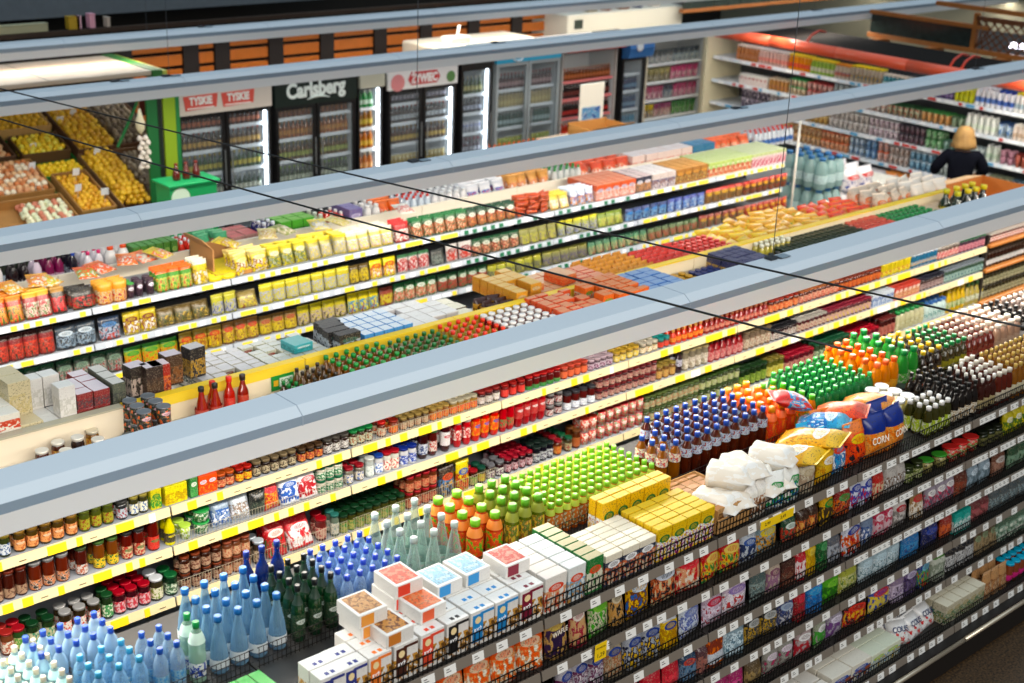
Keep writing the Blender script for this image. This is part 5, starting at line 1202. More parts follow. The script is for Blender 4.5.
put(S('box', nm='jelly_box', w=.16, d=.2, h=.08, b='f2a874', t='f8d4b0', p='e8702c'), px_x(530, 7.40, TA + .2), 7.42, TA + .125, 'pale peach box lying on the golden pudding boxes', 'lying pudding boxes', -.1)
# green ticket on the divider and the orange cardboard at the far end
o = empty('shelf_ticket', (px_x(272, 7.09, 2.0), 7.094, 1.955)); tag(o, 'green shelf ticket with yellow dot on the cream divider board', 'ticket')
part('ticket_card', MB().box(0, 0, 0, .17, .004, .10), mat('1c8c34', .4), o)
part('ticket_field', MB().box(.06, -.002, .02, .16, .001, .08), mat('e8f0e0', .4), o); part('ticket_dot', MB().box(.015, -.002, .03, .05, .001, .07), mat('e8b020', .4), o)
me = text_mesh('SOS', .05, mat('1c8c34', .4), .0004).copy(); me.transform(Matrix.Translation((.11, -.003, .05)) @ Matrix.Rotation(math.pi / 2, 4, 'X')); link('lettering', me, o)

# ---------------------------------------------------------------- end unit with wooden shelves
ex0, ex1 = 12.42, 13.75
eu = empty('end_shelf_unit', (ex0, 6.6, 0)); tag(eu, 'end unit with orange-brown wooden shelves and dark frame', 'shelf unit')
E1 = (1.66, 1.40, 1.06, .72, .38)
for x in (.0, 1.29): part('upright', MB().box(x, .02, 0, x + .04, .06, 1.75).box(x, .96, 0, x + .04, 1.0, 1.75), mat('1c1612', .5), eu)
part('back_panel', MB().box(.04, .5, .1, 1.29, .53, 1.7), mat('30241a', .6), eu)
for z in E1: part('wooden_shelf', MB().cbox(.0, -.02, z - .035, 1.33, 1.03, z, .008), mat('b8702c', .4, vary=.15), eu)
fill('on the top wooden end shelf', 6.62, 1.662, ex0 + .05, ex1 - .06, J('8c3c2c', 'c8c0b8', 'e8d8d0', p='b04838', nm='paste_jar', h=.09, r=.03), 'little red-brown jar with grey lid', n=2)
fill('on the second wooden end shelf', 6.62, 1.402, ex0 + .05, ex1 - .06, J('4c2818', '3c3028', 'd8d4d0', p='b0b4b8', nm='mushroom_jar', h=.15, r=.034, lz=(.2, .5)), 'brown jar with white label band', n=2)
fill('on the third wooden end shelf', 6.62, 1.062, ex0 + .05, ex1 - .06, J('3c3420', '2c2820', 'b8b094', p='58603c', nm='mushroom_jar', h=.13, r=.034), 'olive-brown jar', n=2, stack=2)
fill('on the fourth wooden end shelf', 6.62, .722, ex0 + .05, ex1 - .06, J('5c2c18', '684028', 'b8845c', nm='mushroom_jar', h=.15, r=.036), 'rust-brown jar', n=1)
# orange-brown cardboard boxes on the end
cb = empty('cardboard_box', (12.75, 6.75, 1.662)); tag(cb, 'large open orange-brown cardboard box near the woman', 'cardboard box')
part('box_walls', MB().box(0, 0, 0, 1.0, .012, .2).box(0, .75, 0, 1.0, .762, .33).box(0, 0, 0, .012, .762, .26).box(.99, 0, 0, 1.002, .762, .33).box(0, 0, 0, 1, .76, .01), mat('c4742c', .65, vary=.08), cb)
part('box_flap', MB().add([(0, .762, .33), (1.0, .762, .33), (1.0, .95, .29), (0, .95, .29), (0, .762, .32), (1, .762, .32), (1, .95, .28), (0, .95, .28)], [(0, 1, 2, 3), (7, 6, 5, 4), (0, 4, 5, 1), (2, 6, 7, 3), (1, 5, 6, 2), (0, 3, 7, 4)]), mat('d8a468', .65), cb)
# pale pole beyond the end unit
for (x, y, lab, zt_) in ((14.32, 10.4, 'thin white pole at the end of the packet shelving', 2.2), (13.9, 6.45, 'white pole beside the wooden end unit', 1.9)):
    p = empty('display_pole', (x, y, 0)); tag(p, lab, 'pole')
    part('pole_tube', MB().tube([(0, 0, 0.02), (0, 0, zt_)], .015, 10), mat('e8e0d0', .4), p)
    part('pole_foot', MB().lathe([(.14, 0), (.14, .015), (.03, .03)], 16), mat('b8b4ac', .4), p)

# ---------------------------------------------------------------- packet shelving (rear)
PLUS = 1.25
def pack_shelf(i, segs, end, **kw):
    nm = ['on upper white-railed shelf', 'on second white-railed shelf', 'on third white-railed shelf'][i]
    run(nm, 10.02, ZC[i] + .001, segs, end, gap=.006, jit=.2, detail=False, **kw)
def pk(b, w=.13, h=.2, **k): return S('bag', b=b, w=w, h=h, d=k.pop('d', .05), s=k.pop('s', 'pouch'), nm=k.pop('nm', 'soup_packet'), ro=.3, **k)
DK = {'lean': .2}
pack_shelf(0, [
 (-20, pk('b8341c', p='e0a838', p2='3c5c24', nm='spice_packet', band='f0902c', bz=.8), 'red spice packet with orange top', {'n': 4, 'lean': .3}),
 (28, pk('a01c24', p='e8d8c8', p2='58702c', nm='spice_packet', band='f4b83c', bz=.8), 'dark red spice packet with yellow top', {'n': 3, 'lean': .3}),
 (56, pk('2c2018', p='c02028', band='b88c48', nm='spice_packet'), 'black spice packet with gold top', {'n': 2, 'lean': .3}),
 (70, pk('1c1814', .17, .16, s='brick', p='b81c24', p2='5c5c3c', nm='spice_packet'), 'black spice packet with red foot', {'n': 3, 'lean': .25}),
 (100, pk('f4a83c', .15, .18, s='brick', p='e8dcb8', p2='b82c24', nm='spice_packet', band='f8b850'), 'light orange spice packet', {'n': 3}),
 (130, S('can', nm='bean_can', r=.033, h=.13, b='38182c', g='e0d8e0', c='4cb04c'), 'dark can by the green lids', {'n': 2}),
 (136, S('can', nm='bean_can', r=.033, h=.14, b='2c1228', g='ece4f0', c='503c48'), 'dark purple can with white mark', {'n': 2}),
 (159, pk('4c9430', p='d8d46c', p2='b83c24', band='ec6c1c', nm='soup_packet', h=.18), 'green soup packet with orange top', {'n': 3, 'lean': .15}),
 (196, pk('e4cc3c', p='a8842c', p2='f0ece0', band='e8e4cc', nm='soup_packet'), 'yellow soup packet with white top', {'n': 3, 'lean': .15}),
 (211, pk('f0dc28', .16, .04, s='brick', nm='noodle_packet'), 'flat bright yellow packet', {'n': 4, 'stack': 1, 'jit': .5}),
 (238, pk('e8d030', .15, .18, p='8c5c2c', p2='f0e8d8', g='f0e8a8', band='f4dc8c', s='pillow', nm='noodle_packet'), 'yellow noodle packet with brown picture', {'n': 4, 'lean': .3, 'jit': .6}),
 (272, pk('d8c834', .15, .18, p='5c6c34', p2='a8ac9c', g='e8e0c0', nm='noodle_packet', s='pillow'), 'yellow-green noodle packet', {'n': 3, 'lean': .3, 'jit': .6}),
 (312, pk('c8bc6c', .14, .18, p='a8aab8', p2='e8d028', band='f0d83c', nm='noodle_packet', s='pillow'), 'grey and yellow noodle packet', {'n': 4, 'lean': .35, 'jit': .7}),
 (350, pk('e4d858', .13, .17, p='b8b8c8', p2='d8b028', band='e8e4cc', nm='sauce_packet'), 'pale yellow sauce packet', {'n': 4, 'lean': .3}),
 (396, pk('b01c2c', .14, .18, p='e8e0d8', p2='7c1c24', band='d83838', nm='sauce_packet'), 'crimson sauce packet', {'n': 3, 'lean': .2}),
 (414, pk('16502c', .14, .18, g='d8d8c8', p='c85c2c', p2='e0d0b0', nm='herb_packet', band='1c6c38'), 'bottle green herb packet with food picture', {'n': 2, 'lean': .2}),
 (470, pk('1c4c2c', .13, .17, g='e8e8dc', p='a02c28', p2='c88c48', nm='herb_packet', band='14402c'), 'forest green herb packet with dark red picture', {'n': 2, 'lean': .2}),
 (518, pk('9c3c24', .17, .05, s='pillow', p='e07038', p2='5c1c14', nm='sausage_pack', band='c85c34'), 'red-brown sausage pack lying in a pile', {'n': 2, 'stack': 4, 'jit': .9}),
 (552, pk('e8c84c', .13, .15, p='f0ece0', p2='d0a030', nm='crouton_packet'), 'pale yellow crouton packet', {'n': 3, 'lean': .3}),
 (572, pk('ccd4e0', .12, .16, p='3c64a8', p2='e8a03c', g='f0e8e8', nm='crouton_packet'), 'white-blue crouton packet', {'n': 4, 'lean': .2}),
 (596, S('box', nm='cereal_box', w=.12, d=.07, h=.17, b='e06c40', t='f0a888', p='f0e4dc', p2='b85c44', g='b8d0e8'), 'salmon cereal box', {'n': 6}),
 (636, S('box', nm='cereal_box', w=.12, d=.06, h=.17, b='24283c', t='f0d8d4', p='e0a878', p2='5c3c2c', g='e8e8f0'), 'navy cereal box with white mark', {'n': 6}),
 (652, S('box', nm='cereal_box', w=.12, d=.06, h=.17, b='d8ccc8', t='f4ece8', p='4c5480', p2='b88868'), 'pale grey cereal box', {'n': 6}),
 (676, S('box', nm='cereal_box', w=.13, d=.06, h=.17, b='a87430', t='f0b468', p='5c3c1c', p2='e8c880', g='d8a040'), 'golden brown cereal box', {'n': 6}),
 (708, S('box', nm='drink_carton', w=.08, d=.07, h=.17, b='e0e4c8', t='e4ecb8', p='c85c30', g='8cc454', band='c8dc88'), 'pale green drink carton', {'n': 6}),
 (752, S('box', nm='drink_carton', w=.08, d=.07, h=.17, b='ece0e0', t='e8ecc8', p='c0305c', g='d8b0b8', band='d4e0a8'), 'pale pink drink carton', {'n': 6}),
], 786)
pack_shelf(1, [
 (-20, pk('7c1820', p='d04c34', p2='2c2c24', band='3c1c1c', nm='tea_packet'), 'dark red packet in a red tray', {'lean': .15}),
 (58, pk('303c48', .14, .18, p='a0b4c4', p2='1c2028', g='c8d4dc', nm='tea_packet'), 'slate blue packet in a red tray', {'lean': .15}),
 (100, pk('2c3c54', .15, .18, p='b8c8d8', p2='a8382c', g='4c84b8', nm='tea_packet'), 'steel blue packet', {'lean': .15}),
 (126, pk('d8c43c', .15, .18, p='8c4c2c', p2='e8e4dc', g='7c3c34', nm='noodle_packet'), 'yellow packet with plum mark', {'lean': .15}),
 (160, pk('685834', .16, .15, p='3c4c2c', p2='c8a848', s='pillow', nm='mushroom_packet'), 'olive brown packet', {'lean': .4}),
 (214, pk('c8c44c', .14, .17, p='a8a8bc', p2='5c6484', nm='soup_cup_packet'), 'yellow packet with blue-grey picture', {'lean': .15}),
 (240, pk('9c8c58', .16, .15, p='d8cc48', p2='7c3c34', s='pillow', nm='mushroom_packet'), 'tan packet lying slanted', {'lean': .5}),
 (262, pk('d4c83c', .13, .17, p='a4a8c0', p2='c8c024', nm='soup_cup_packet', band='e0d840'), 'yellow packet with pale violet picture', {'lean': .15}),
 (352, pk('5c4c24', .13, .16, g='c8b43c', p='d8c02c', nm='mushroom_packet'), 'dark brown packet with yellow foot', {'lean': .15}),
 (372, pk('ece028', .13, .17, p='b84c2c', p2='f0ece0', g='c83c2c', nm='soup_cup_packet'), 'lemon yellow packet with red mark', {'lean': .15}),
 (400, pk('d8d0cc', .13, .16, g='b03434', p='b02c34', band='3c6c48', nm='bouillon_packet'), 'white packet with red dish picture', {'lean': .15}),
 (432, pk('383c3c', .14, .14, p='6c7470', nm='bouillon_packet'), 'dark grey packet', {'lean': .2}),
 (448, pk('ccc8c4', .13, .16, g='8c3c3c', p='b84438', nm='bouillon_packet'), 'light grey packet with red picture', {'lean': .15}),
 (474, pk('184c30', .12, .16, g='d8dcd0', p='a83c30', p2='d8b898', nm='herb_packet'), 'dark green packet with white oval', {'lean': .15}),
 (522, pk('8c8c50', .12, .15, p='c8c44c', p2='5c4c64', nm='sauce_mix_packet'), 'olive yellow sauce packet', {'lean': .2}),
 (560, pk('b8bc60', .12, .15, p='9c9cb8', p2='4c5838', band='d8d43c', nm='sauce_mix_packet'), 'yellow-green sauce packet with violet picture', {'lean': .2}),
 (600, pk('7c9434', .12, .14, p='c8c858', p2='5c5c34', nm='sauce_mix_packet'), 'moss green sauce packet', {'lean': .3}),
 (626, pk('203c74', .13, .14, p='8cb4d8', g='4c94d0', nm='biscuit_packet', s='brick'), 'deep blue biscuit packet', {'n': 1}),
 (668, pk('1c3c8c', .12, .15, p='6c9cd8', g='a8c4e8', p2='e0e4e8', nm='biscuit_packet', s='brick'), 'royal blue biscuit packet', {'n': 1}),
 (706, pk('a87c48', .12, .16, band='b83428', g='e8c03c', p='6c5438', nm='rusk_packet', s='brick'), 'tan rusk packet with red top', {'n': 1}),
 (744, pk('8c2c28', .12, .16, band='c83024', g='e8b838', p='5c4c30', nm='rusk_packet', s='brick'), 'red-brown rusk packet', {'n': 1}),
], 788)
pack_shelf(2, [
 (-20, pk('2c4434', p='a8b0a4', p2='a02830', band='1c5438', nm='tea_packet', h=.18), 'dark green packet in a red tray', {'lean': .15}),
 (60, pk('384438', p='8c948c', p2='8c2430', g='6c8474', band='1c4c34', nm='tea_packet', h=.18), 'green-grey packet in a red tray', {'lean': .15}),
 (127, pk('98a834', .15, .16, g='3c9440', p='d8a030', p2='c85c2c', band='4ca044', nm='dumpling_packet'), 'leaf green packet with yellow picture', {'lean': .15}),
 (182, pk('c8ac50', .14, .18, g='c84830', p='8c4428', p2='e8cc30', nm='dumpling_packet'), 'tan packet with red mark', {'lean': .15}),
 (225, pk('a87c44', .14, .18, g='c8443c', p='e0cc34', p2='6c3c24', nm='dumpling_packet'), 'golden brown packet', {'lean': .15}),
 (262, pk('8c6c34', .13, .16, g='a84434', p='d0bc2c', nm='dumpling_packet'), 'brown packet with yellow foot', {'lean': .15}),
 (300, pk('c8bc34', .13, .17, p='b8a8a0', p2='4c4430', band='e0d430', nm='soup_cup_packet'), 'mustard yellow packet with grey picture', {'lean': .15}),
 (350, pk('e8d82c', .13, .18, p='3c9cc0', p2='a8402c', nm='soup_cup_packet'), 'vivid yellow packet with blue print', {'lean': .15}),
 (382, pk('8c3c30', .13, .16, p='c8b83c', nm='bouillon_packet'), 'brown-red packet with yellow print', {'lean': .15}),
 (396, pk('1f7840', .13, .17, g='e0e4dc', p='c86c54', p2='e0d0b8', nm='herb_packet', band='1c6c3c'), 'mid green packet with pink picture', {'lean': .15}),
 (440, pk('1c5c34', .12, .16, g='c8d0c4', p='94342c', nm='herb_packet'), 'deep green packet with red-brown picture', {'lean': .15}),
 (490, pk('a8a83c', .12, .14, p='5c5c50', band='c8c43c', nm='sauce_mix_packet'), 'olive packet with yellow top', {'lean': .2}),
 (545, pk('84844c', .12, .14, p='545060', band='a8a848', nm='sauce_mix_packet'), 'dull olive packet', {'lean': .2}),
 (590, pk('3c7c5c', .12, .14, p='b8bc8c', p2='8c4438', nm='sauce_mix_packet'), 'sea green packet', {'lean': .2}),
 (650, pk('58744c', .12, .13, p='8c4c38', nm='sauce_mix_packet'), 'grey-green packet', {'lean': .2}),
 (700, pk('8c3c34', .12, .15, g='d8b04c', p='5c5c48', nm='rusk_packet', s='brick'), 'brick red packet with gold mark', {'n': 1}),
 (745, pk('b0402c', .12, .15, g='e8b83c', p='8c3428', nm='rusk_packet', s='brick'), 'red packet with amber mark', {'n': 1}),
], 788)
fill('under the brown carton flap', 10.05, 1.652, px_x(214, 10.1, 1.7), px_x(216, 10.1, 1.7) + .34, S('box', nm='carton_tray', w=.34, d=.42, h=.04, b='c89458', t='f0dc28'), 'shallow brown carton tray holding flat yellow packets', n=1, detail=False)
cbx = empty('cardboard_box', (px_x(207, 10.25, 1.8), 10.15, 1.652)); tag(cbx, 'open brown carton with raised flap among the yellow packets', 'cardboard box')
part('box_walls', MB().box(0, 0, 0, .012, .4, .24).box(0, .39, 0, .36, .4, .18).box(.36, 0, 0, .372, .4, .12), mat('c08850', .7), cbx)
part('box_flap', MB().add([(0, .0, .24), (0, .4, .24), (-.1, .4, .34), (-.1, 0, .34), (.006, .0, .24), (.006, .4, .24), (-.094, .4, .345), (-.094, 0, .345)], [(0, 1, 2, 3), (7, 6, 5, 4), (0, 4, 5, 1), (2, 6, 7, 3), (1, 5, 6, 2), (0, 3, 7, 4)]), mat('c89460', .7), cbx)
# loose packets slumped over the standing ones
for k, (px, yy, zz, rz, b, p, lab) in enumerate([(14, 10.22, .19, .2, 'f4a02c', 'f8c850', 'first from the near end'), (34, 10.25, .20, -.3, 'f8b038', 'e87828', 'second from the near end'), (52, 10.24, .19, .4, 'f4b840', 'c8d048', 'third from the near end'), (84, 10.26, .18, -.2, 'f07030', '8cb83c', 'beside the black packets'),
   (104, 10.3, .19, .3, 'f08040', 'e85c2c', 'over the light orange packets'), (122, 10.34, .2, -.4, 'f89040', 'e06030', 'near the dark purple cans'), (145, 10.36, .19, .2, 'f87c3c', 'e8d8c8', 'behind the dark purple cans'), (164, 10.3, .22, .5, 'e8d048', 'e8642c', 'over the green soup packets'), (232, 10.3, .2, .6, 'f4d848', 'c89830', 'right of the raised carton flap'),
   (262, 10.32, .2, -.5, 'f0e0a0', 'b8903c', 'over the yellow-green packets, nearer'), (286, 10.34, .2, .3, '8c9448', 'e8d8b0', 'over the yellow-green packets, farther'), (316, 10.3, .2, -.3, 'f4e060', 'a8a8b0', 'over the grey-yellow packets, nearer'), (342, 10.3, .2, .5, 'e8dca0', 'c8b040', 'over the grey-yellow packets, farther'), (402, 10.28, .2, -.2, 'f0ece0', 'c82c30', 'over the crimson packets')]):
    z = 1.65 + zz + .02
    put(S('bag', nm='loose_packet', w=.17, h=.21, d=.05, s='pillow', b=b, p=p, p2='e8e0d0', band=b), px_x(px, yy, z), yy - .1, z, 'loose packet lying on upper white-railed shelf ' + lab, 'loose packets lying on top', rz, -math.pi / 2 * .9, detail=False)
# behind the white divider board
run('behind white divider', 10.64, 1.652, [
 (-12, S('bottle', nm='cleaner_bottle', s='pet', r=.04, h=.3, b='e8e4e4', c='c82020', l='c82838'), 'white cleaner bottle with red cap', {'n': 2}),
 (8, S('bottle', nm='shampoo_bottle', s='pet', r=.04, h=.26, b='1c1418', c='141014', l='d8d0d0', p='2c1c28'), 'black softener bottle with black cap', {'n': 2}),
 (30, S('bottle', nm='shampoo_bottle', s='pet', r=.042, h=.27, b='e0d0dc', c='54102c', l='8c2c5c'), 'pale softener bottle with plum cap', {'n': 2}),
 (44, S('bottle', nm='shampoo_bottle', s='pet', r=.042, h=.27, b='7c1c50', c='181018', l='d8b8cc'), 'purple softener bottle with black cap', {'n': 3}),
 (64, S('bottle', nm='shampoo_bottle', s='pet', r=.04, h=.27, b='1c1c28', c='2454b8', l='c8ccd8', p='24242c'), 'black softener bottle with blue cap', {'n': 3}),
 (82, S('bottle', nm='shampoo_bottle', s='pet', r=.04, h=.25, b='ece6ea', c='e83c80', l='f0e4ec', p='e8a0c0'), 'white softener bottle with pink cap', {'n': 3}),
 (104, S('bottle', nm='cleaner_bottle', s='round', r=.055, h=.26, b='efece8', c='f0642c', l='e8e0dc'), 'white cleaner bottle with orange cap', {'n': 3}),
 (130, S('box', nm='wipes_box', w=.07, d=.12, h=.22, b='3c7c24', t='4c9434', p='1c4c1c', g='a8c86c'), 'grass green wipes box', {'n': 3}),
 (176, S('bottle', nm='detergent_bottle', s='pet', r=.034, h=.19, b='e84434', c='e8ecf0', l='e04838', p='3c7cb8'), 'red detergent bottle with white cap', {'n': 4}),
 (200, S('bag', nm='detergent_bag', w=.13, d=.06, h=.2, b='58a878', p='e0685c', p2='e8ece8', s='pillow'), 'green and pink detergent bag', {'n': 3, 'jit': .8, 'lean': .4}),
 (228, S('box', nm='wipes_box', w=.14, d=.1, h=.14, b='c89c94', t='d0706c', p='3c5c94'), 'dusky pink wipes box', {'n': 3, 'jit': .8}),
 (258, S('bottle', nm='cleaner_bottle', s='round', r=.038, h=.22, b='1c2464', c='eceef4', l='24307c'), 'navy cleaner bottle with white cap', {'n': 3}),
 (277, S('box', nm='wipes_box', w=.12, d=.12, h=.20, b='58a838', t='8cc85c', p='3c8c2c'), 'bright green wipes box', {'n': 4}),
 (312, S('bottle', nm='cleaner_bottle', s='round', r=.04, h=.2, b='b8c4a8', c='d8dcd0', l='8cb450'), 'grey-green cleaner bottle', {'n': 3}),
 (326, S('bottle', nm='detergent_bottle', s='pet', r=.04, h=.19, b='e04430', c='ece8e4', l='e8602c'), 'tomato red detergent bottle with white cap', {'n': 3}),
 (345, S('box', nm='wipes_box', w=.13, d=.12, h=.2, b='8478a8', t='9c90bc', p='5c5480', g='c8c0dc'), 'lavender wipes box', {'n': 3}),
 (362, S('bottle', nm='cleaner_bottle', s='round', r=.045, h=.2, b='f0ece8', c='f4f0ec', l='d84434'), 'white cleaner bottle with red label', {'n': 3}),
 (380, S('bag', nm='detergent_bag', w=.17, d=.09, h=.2, b='f07c34', p='e85c24', p2='3c8c44', s='pillow'), 'orange detergent bag', {'n': 3, 'jit': .6, 'lean': .4}),
 (402, S('bottle', nm='detergent_bottle', s='pet', r=.036, h=.21, b='e0e8f0', c='e04434', l='3c74c0'), 'white detergent bottle with red cap and blue label', {'n': 4}),
 (430, S('bottle', nm='cleaner_bottle', s='round', r=.042, h=.2, b='f2eeec', c='f0f0f0', l='e8b0b0', p='3c6cb0'), 'white cleaner bottle with pale pink label', {'n': 4}),
 (466, S('bag', nm='detergent_bag', w=.16, d=.08, h=.2, b='ece8e8', p='3c5ca8', p2='e0583c', s='pillow'), 'white detergent bag with blue and red print', {'n': 4, 'jit': .6, 'lean': .3}),
 (508, S('bag', nm='detergent_bag', w=.16, d=.08, h=.22, b='f0b060', p='e0803c', p2='ecdcd0', s='pillow'), 'peach detergent bag', {'n': 4, 'jit': .6, 'lean': .3}),
 (550, S('bottle', nm='cleaner_bottle', s='pet', r=.038, h=.22, b='e8e8e4', c='3c9c4c', l='e8dcc8', p='58a858'), 'white cleaner bottle with green cap', {'n': 4}),
 (580, S('bag', nm='detergent_bag', w=.18, d=.09, h=.2, b='e86038', p='f0a078', p2='f4e8e0', s='pillow'), 'coral detergent bag', {'n': 4, 'jit': .6, 'lean': .4}),
 (630, S('box', nm='washing_powder_box', w=.18, d=.1, h=.2, b='f0dcd4', t='f4e8e4', p='e88868'), 'pale pink washing powder box', {'n': 3, 'jit': .4}),
 (690, S('box', nm='washing_powder_box', w=.2, d=.12, h=.2, b='3c84a8', t='4c94b8', p='2c6c90'), 'teal blue washing powder box', {'n': 2}),
 (712, S('bag', nm='detergent_bag', w=.17, d=.08, h=.2, b='f07038', p='f0b890', s='pillow'), 'orange-peach detergent bag', {'n': 4, 'jit': .6, 'lean': .4}),
 (752, S('bottle', nm='detergent_bottle', s='pet', r=.038, h=.22, b='ecf0f4', c='e85044', l='4c84c8'), 'white detergent bottle with coral cap', {'n': 4}),
], 792, yr=10.7, zp=1.8, detail=False, gap=.01)
# ---------------------------------------------------------------- drinks fridges along the back
YF = 15.5
def sign_text(parent, s, x, z, y, size, col, sq=.8, bold=.004, rot=0.0):
    me = text_mesh(s, size, mat(col, .4), .002, sq, bold).copy()
    me.transform(Matrix.Translation((x, y, z)) @ Matrix.Rotation(math.pi / 2, 4, 'X') @ Matrix.Rotation(rot, 4, 'Z'))
    return link('lettering', me, parent)
def fridge(x0, x1, ztop, frame, header, label, rows_, zs=(.35, .68, 1.0, 1.3, 1.58), doors=2, hh=.28, led=True, glass=True, body='1a1a1c', inner='c9ced2', curved=False, hy=-.03):
    f = empty('drinks_fridge', (x0, YF, 0)); tag(f, label, 'fridge'); L = x1 - x0; zd = ztop - hh
    part('cabinet', MB().box(0, 0.02, 0, .03, .7, ztop).box(L - .03, .02, 0, L, .7, ztop).box(.03, .67, 0, L - .03, .7, ztop).box(0.03, .02, 0, L - .03, .67, .16).box(.03, .02, zd + .01, L - .03, .67, ztop), mat(body, .4), f)
    part('inner_lining', MB().box(.032, .62, .16, L - .032, .668, zd).box(.032, .06, .16, .04, .62, zd).box(L - .04, .06, .16, L - .032, .62, zd), mat(inner, .5), f)
    for z in zs:
        s_ = part('wire_shelf', MB().box(.042, .08, z - .012, L - .042, .61, z), mat('d4d8da', .4), f)
        part('shelf_rail', MB().box(.042, .066, z - .035, L - .042, .079, z + .012), mat('dfe3e6' if frame != 'red' else 'd87878', .4), s_)
    fr = {'black': '121214', 'grey': '9ca4a8', 'red': 'b8b4b0', 'silver': 'b8bcc0'}[frame]
    if doors:
        w = L / doors
        for k in range(doors):
            d = part('door', MB().box(k * w + .01, -.02, .16, k * w + .055, .015, zd).box((k + 1) * w - .055, -.02, .16, (k + 1) * w - .01, .015, zd).box(k * w + .055, -.02, .16, (k + 1) * w - .055, .015, .21).box(k * w + .055, -.02, zd - .05, (k + 1) * w - .055, .015, zd), mat(fr, .35), f)
            if glass: part('glass_pane', MB().box(k * w + .055, -.006, .21, (k + 1) * w - .055, .0, zd - .05), clear('e8eef2', .03, .02), d)
            part('handle', MB().bar((k * w + (.075 if k else w - .03), -.035, .8), (k * w + (.075 if k else w - .03), -.035, 1.3), .009, 6), mat('c8ccd0', .3, .8), d)
    if led: part('led_strip', MB().box(L - .085, .03, .22, L - .055, .05, zd - .04), mat('f0f8ff', .5, emit=9), f)
    if header:
        if curved:
            pr = [(.0, zd), (hy - .12, zd + .02), (hy - .16, zd + hh * .5), (hy - .10, ztop - .02), (0, ztop)]
        else: pr = [(.02, zd), (hy, zd), (hy, ztop), (.02, ztop)]
        part('header_sign', MB().prism(pr, 0, L), mat(header, .4), f)
    for (z, sp, desc, nr) in rows_:
        fill(desc, YF + .09, z + .001, x0 + .05, x1 - (.10 if led else .05), sp, '', n=nr, detail=False, gap=.006, jit=.1)
    return f
def FB(b, c, l=None, h=.24, r=.032, s='wine', nm='beer_bottle', **k):
    d = dict(b=b, c=c, h=h, r=r, s=s, nm=nm); d.update(k)
    if l: d['l'] = l
    return S('bottle', **d)
def FC(b, g=None, nm='beer_can', **k): return S('can', b=b, g=g, nm=nm, r=.033, h=.165, **k)
f1 = fridge(8.4, 9.78, 2.08, 'black', 'ddd0c4', 'two-door beer fridge with red TYSKIE signs and grey frame', [
  (.35, FB('4a2c10', 'd8c070', 'e0dcd0'), 'brown beer bottle on bottom shelf of fridge with red TYSKIE signs', 1),
  (.68, FB('1c3c20', 'c8c8c0', 'd8d8c8'), 'green beer bottle on fourth shelf of TYSKIE fridge', 1),
  (1.0, FB('2c4c24', 'd8c050', 'd0c050'), 'yellow-labelled beer bottle on third shelf of TYSKIE fridge', 1),
  (1.3, FB('503418', 'c85030', 'd8b060'), 'amber beer bottle on second shelf of TYSKIE fridge', 1),
  (1.58, FB('5c2c14', 'b8a080', 'c87850', h=.2), 'red-brown beer bottle on top shelf of TYSKIE fridge', 1)], body='9aa0a4')
for k, dx in enumerate((.12, .66)):
    b = part('sign_patch', MB().add([(dx, -.036, 1.86), (dx + .44, -.036, 1.88), (dx + .46, -.036, 2.05), (dx - .03, -.036, 2.04), (dx, -.031, 1.86), (dx + .44, -.031, 1.88), (dx + .46, -.031, 2.05), (dx - .03, -.031, 2.04)], [(0, 1, 2, 3), (7, 6, 5, 4), (0, 4, 5, 1), (2, 6, 7, 3), (1, 5, 6, 2), (0, 3, 7, 4)]), mat('e2574a', .4), f1)
    sign_text(b, 'TYSKIE', dx + .215, 1.97, -.04, .135, 'fbf6f0', .78, .006)
    part('sign_stroke', MB().box(dx + .02, -.039, 1.878, dx + .4, -.034, 1.892), mat('fbf6f0', .4), b)
f2 = fridge(9.83, 11.14, 2.16, 'black', '10211c', 'black beer fridge with white script Carlsberg sign', [
  (.35, FB('16241c', 'a8b0a8', 'a0a898'), 'dark beer bottle on bottom shelf of Carlsberg fridge', 1),
  (.68, FB('38442c', '98c050', 'c8ccb8'), 'green-white beer bottle on fourth shelf of Carlsberg fridge', 1),
  (1.0, FB('6c4c1c', 'b8b060', 'b8c068'), 'olive beer bottle on third shelf of Carlsberg fridge', 1),
  (1.3, FB('9c5c1c', 'c8a050', 'c89040'), 'orange-brown beer bottle on second shelf of Carlsberg fridge', 1),
  (1.58, FC('8c5424', 'd8a860'), 'bronze beer can on top shelf of Carlsberg fridge', 1)], led=False, hh=.40)
sign_text(f2, 'Carlsberg', .64, 1.955, -.036, .27, 'eef6f1', .88, .012, .02)
mb = MB(); pts = [(.50 + .36 * t, -.036, 1.825 + .035 * math.sin(math.pi * t)) for t in [i / 8 for i in range(9)]]
mb.tube(pts, [.006 + .012 * math.sin(math.pi * i / 8) for i in range(9)], 6); part('sign_leaf', mb, mat('e4efe9', .4), f2)
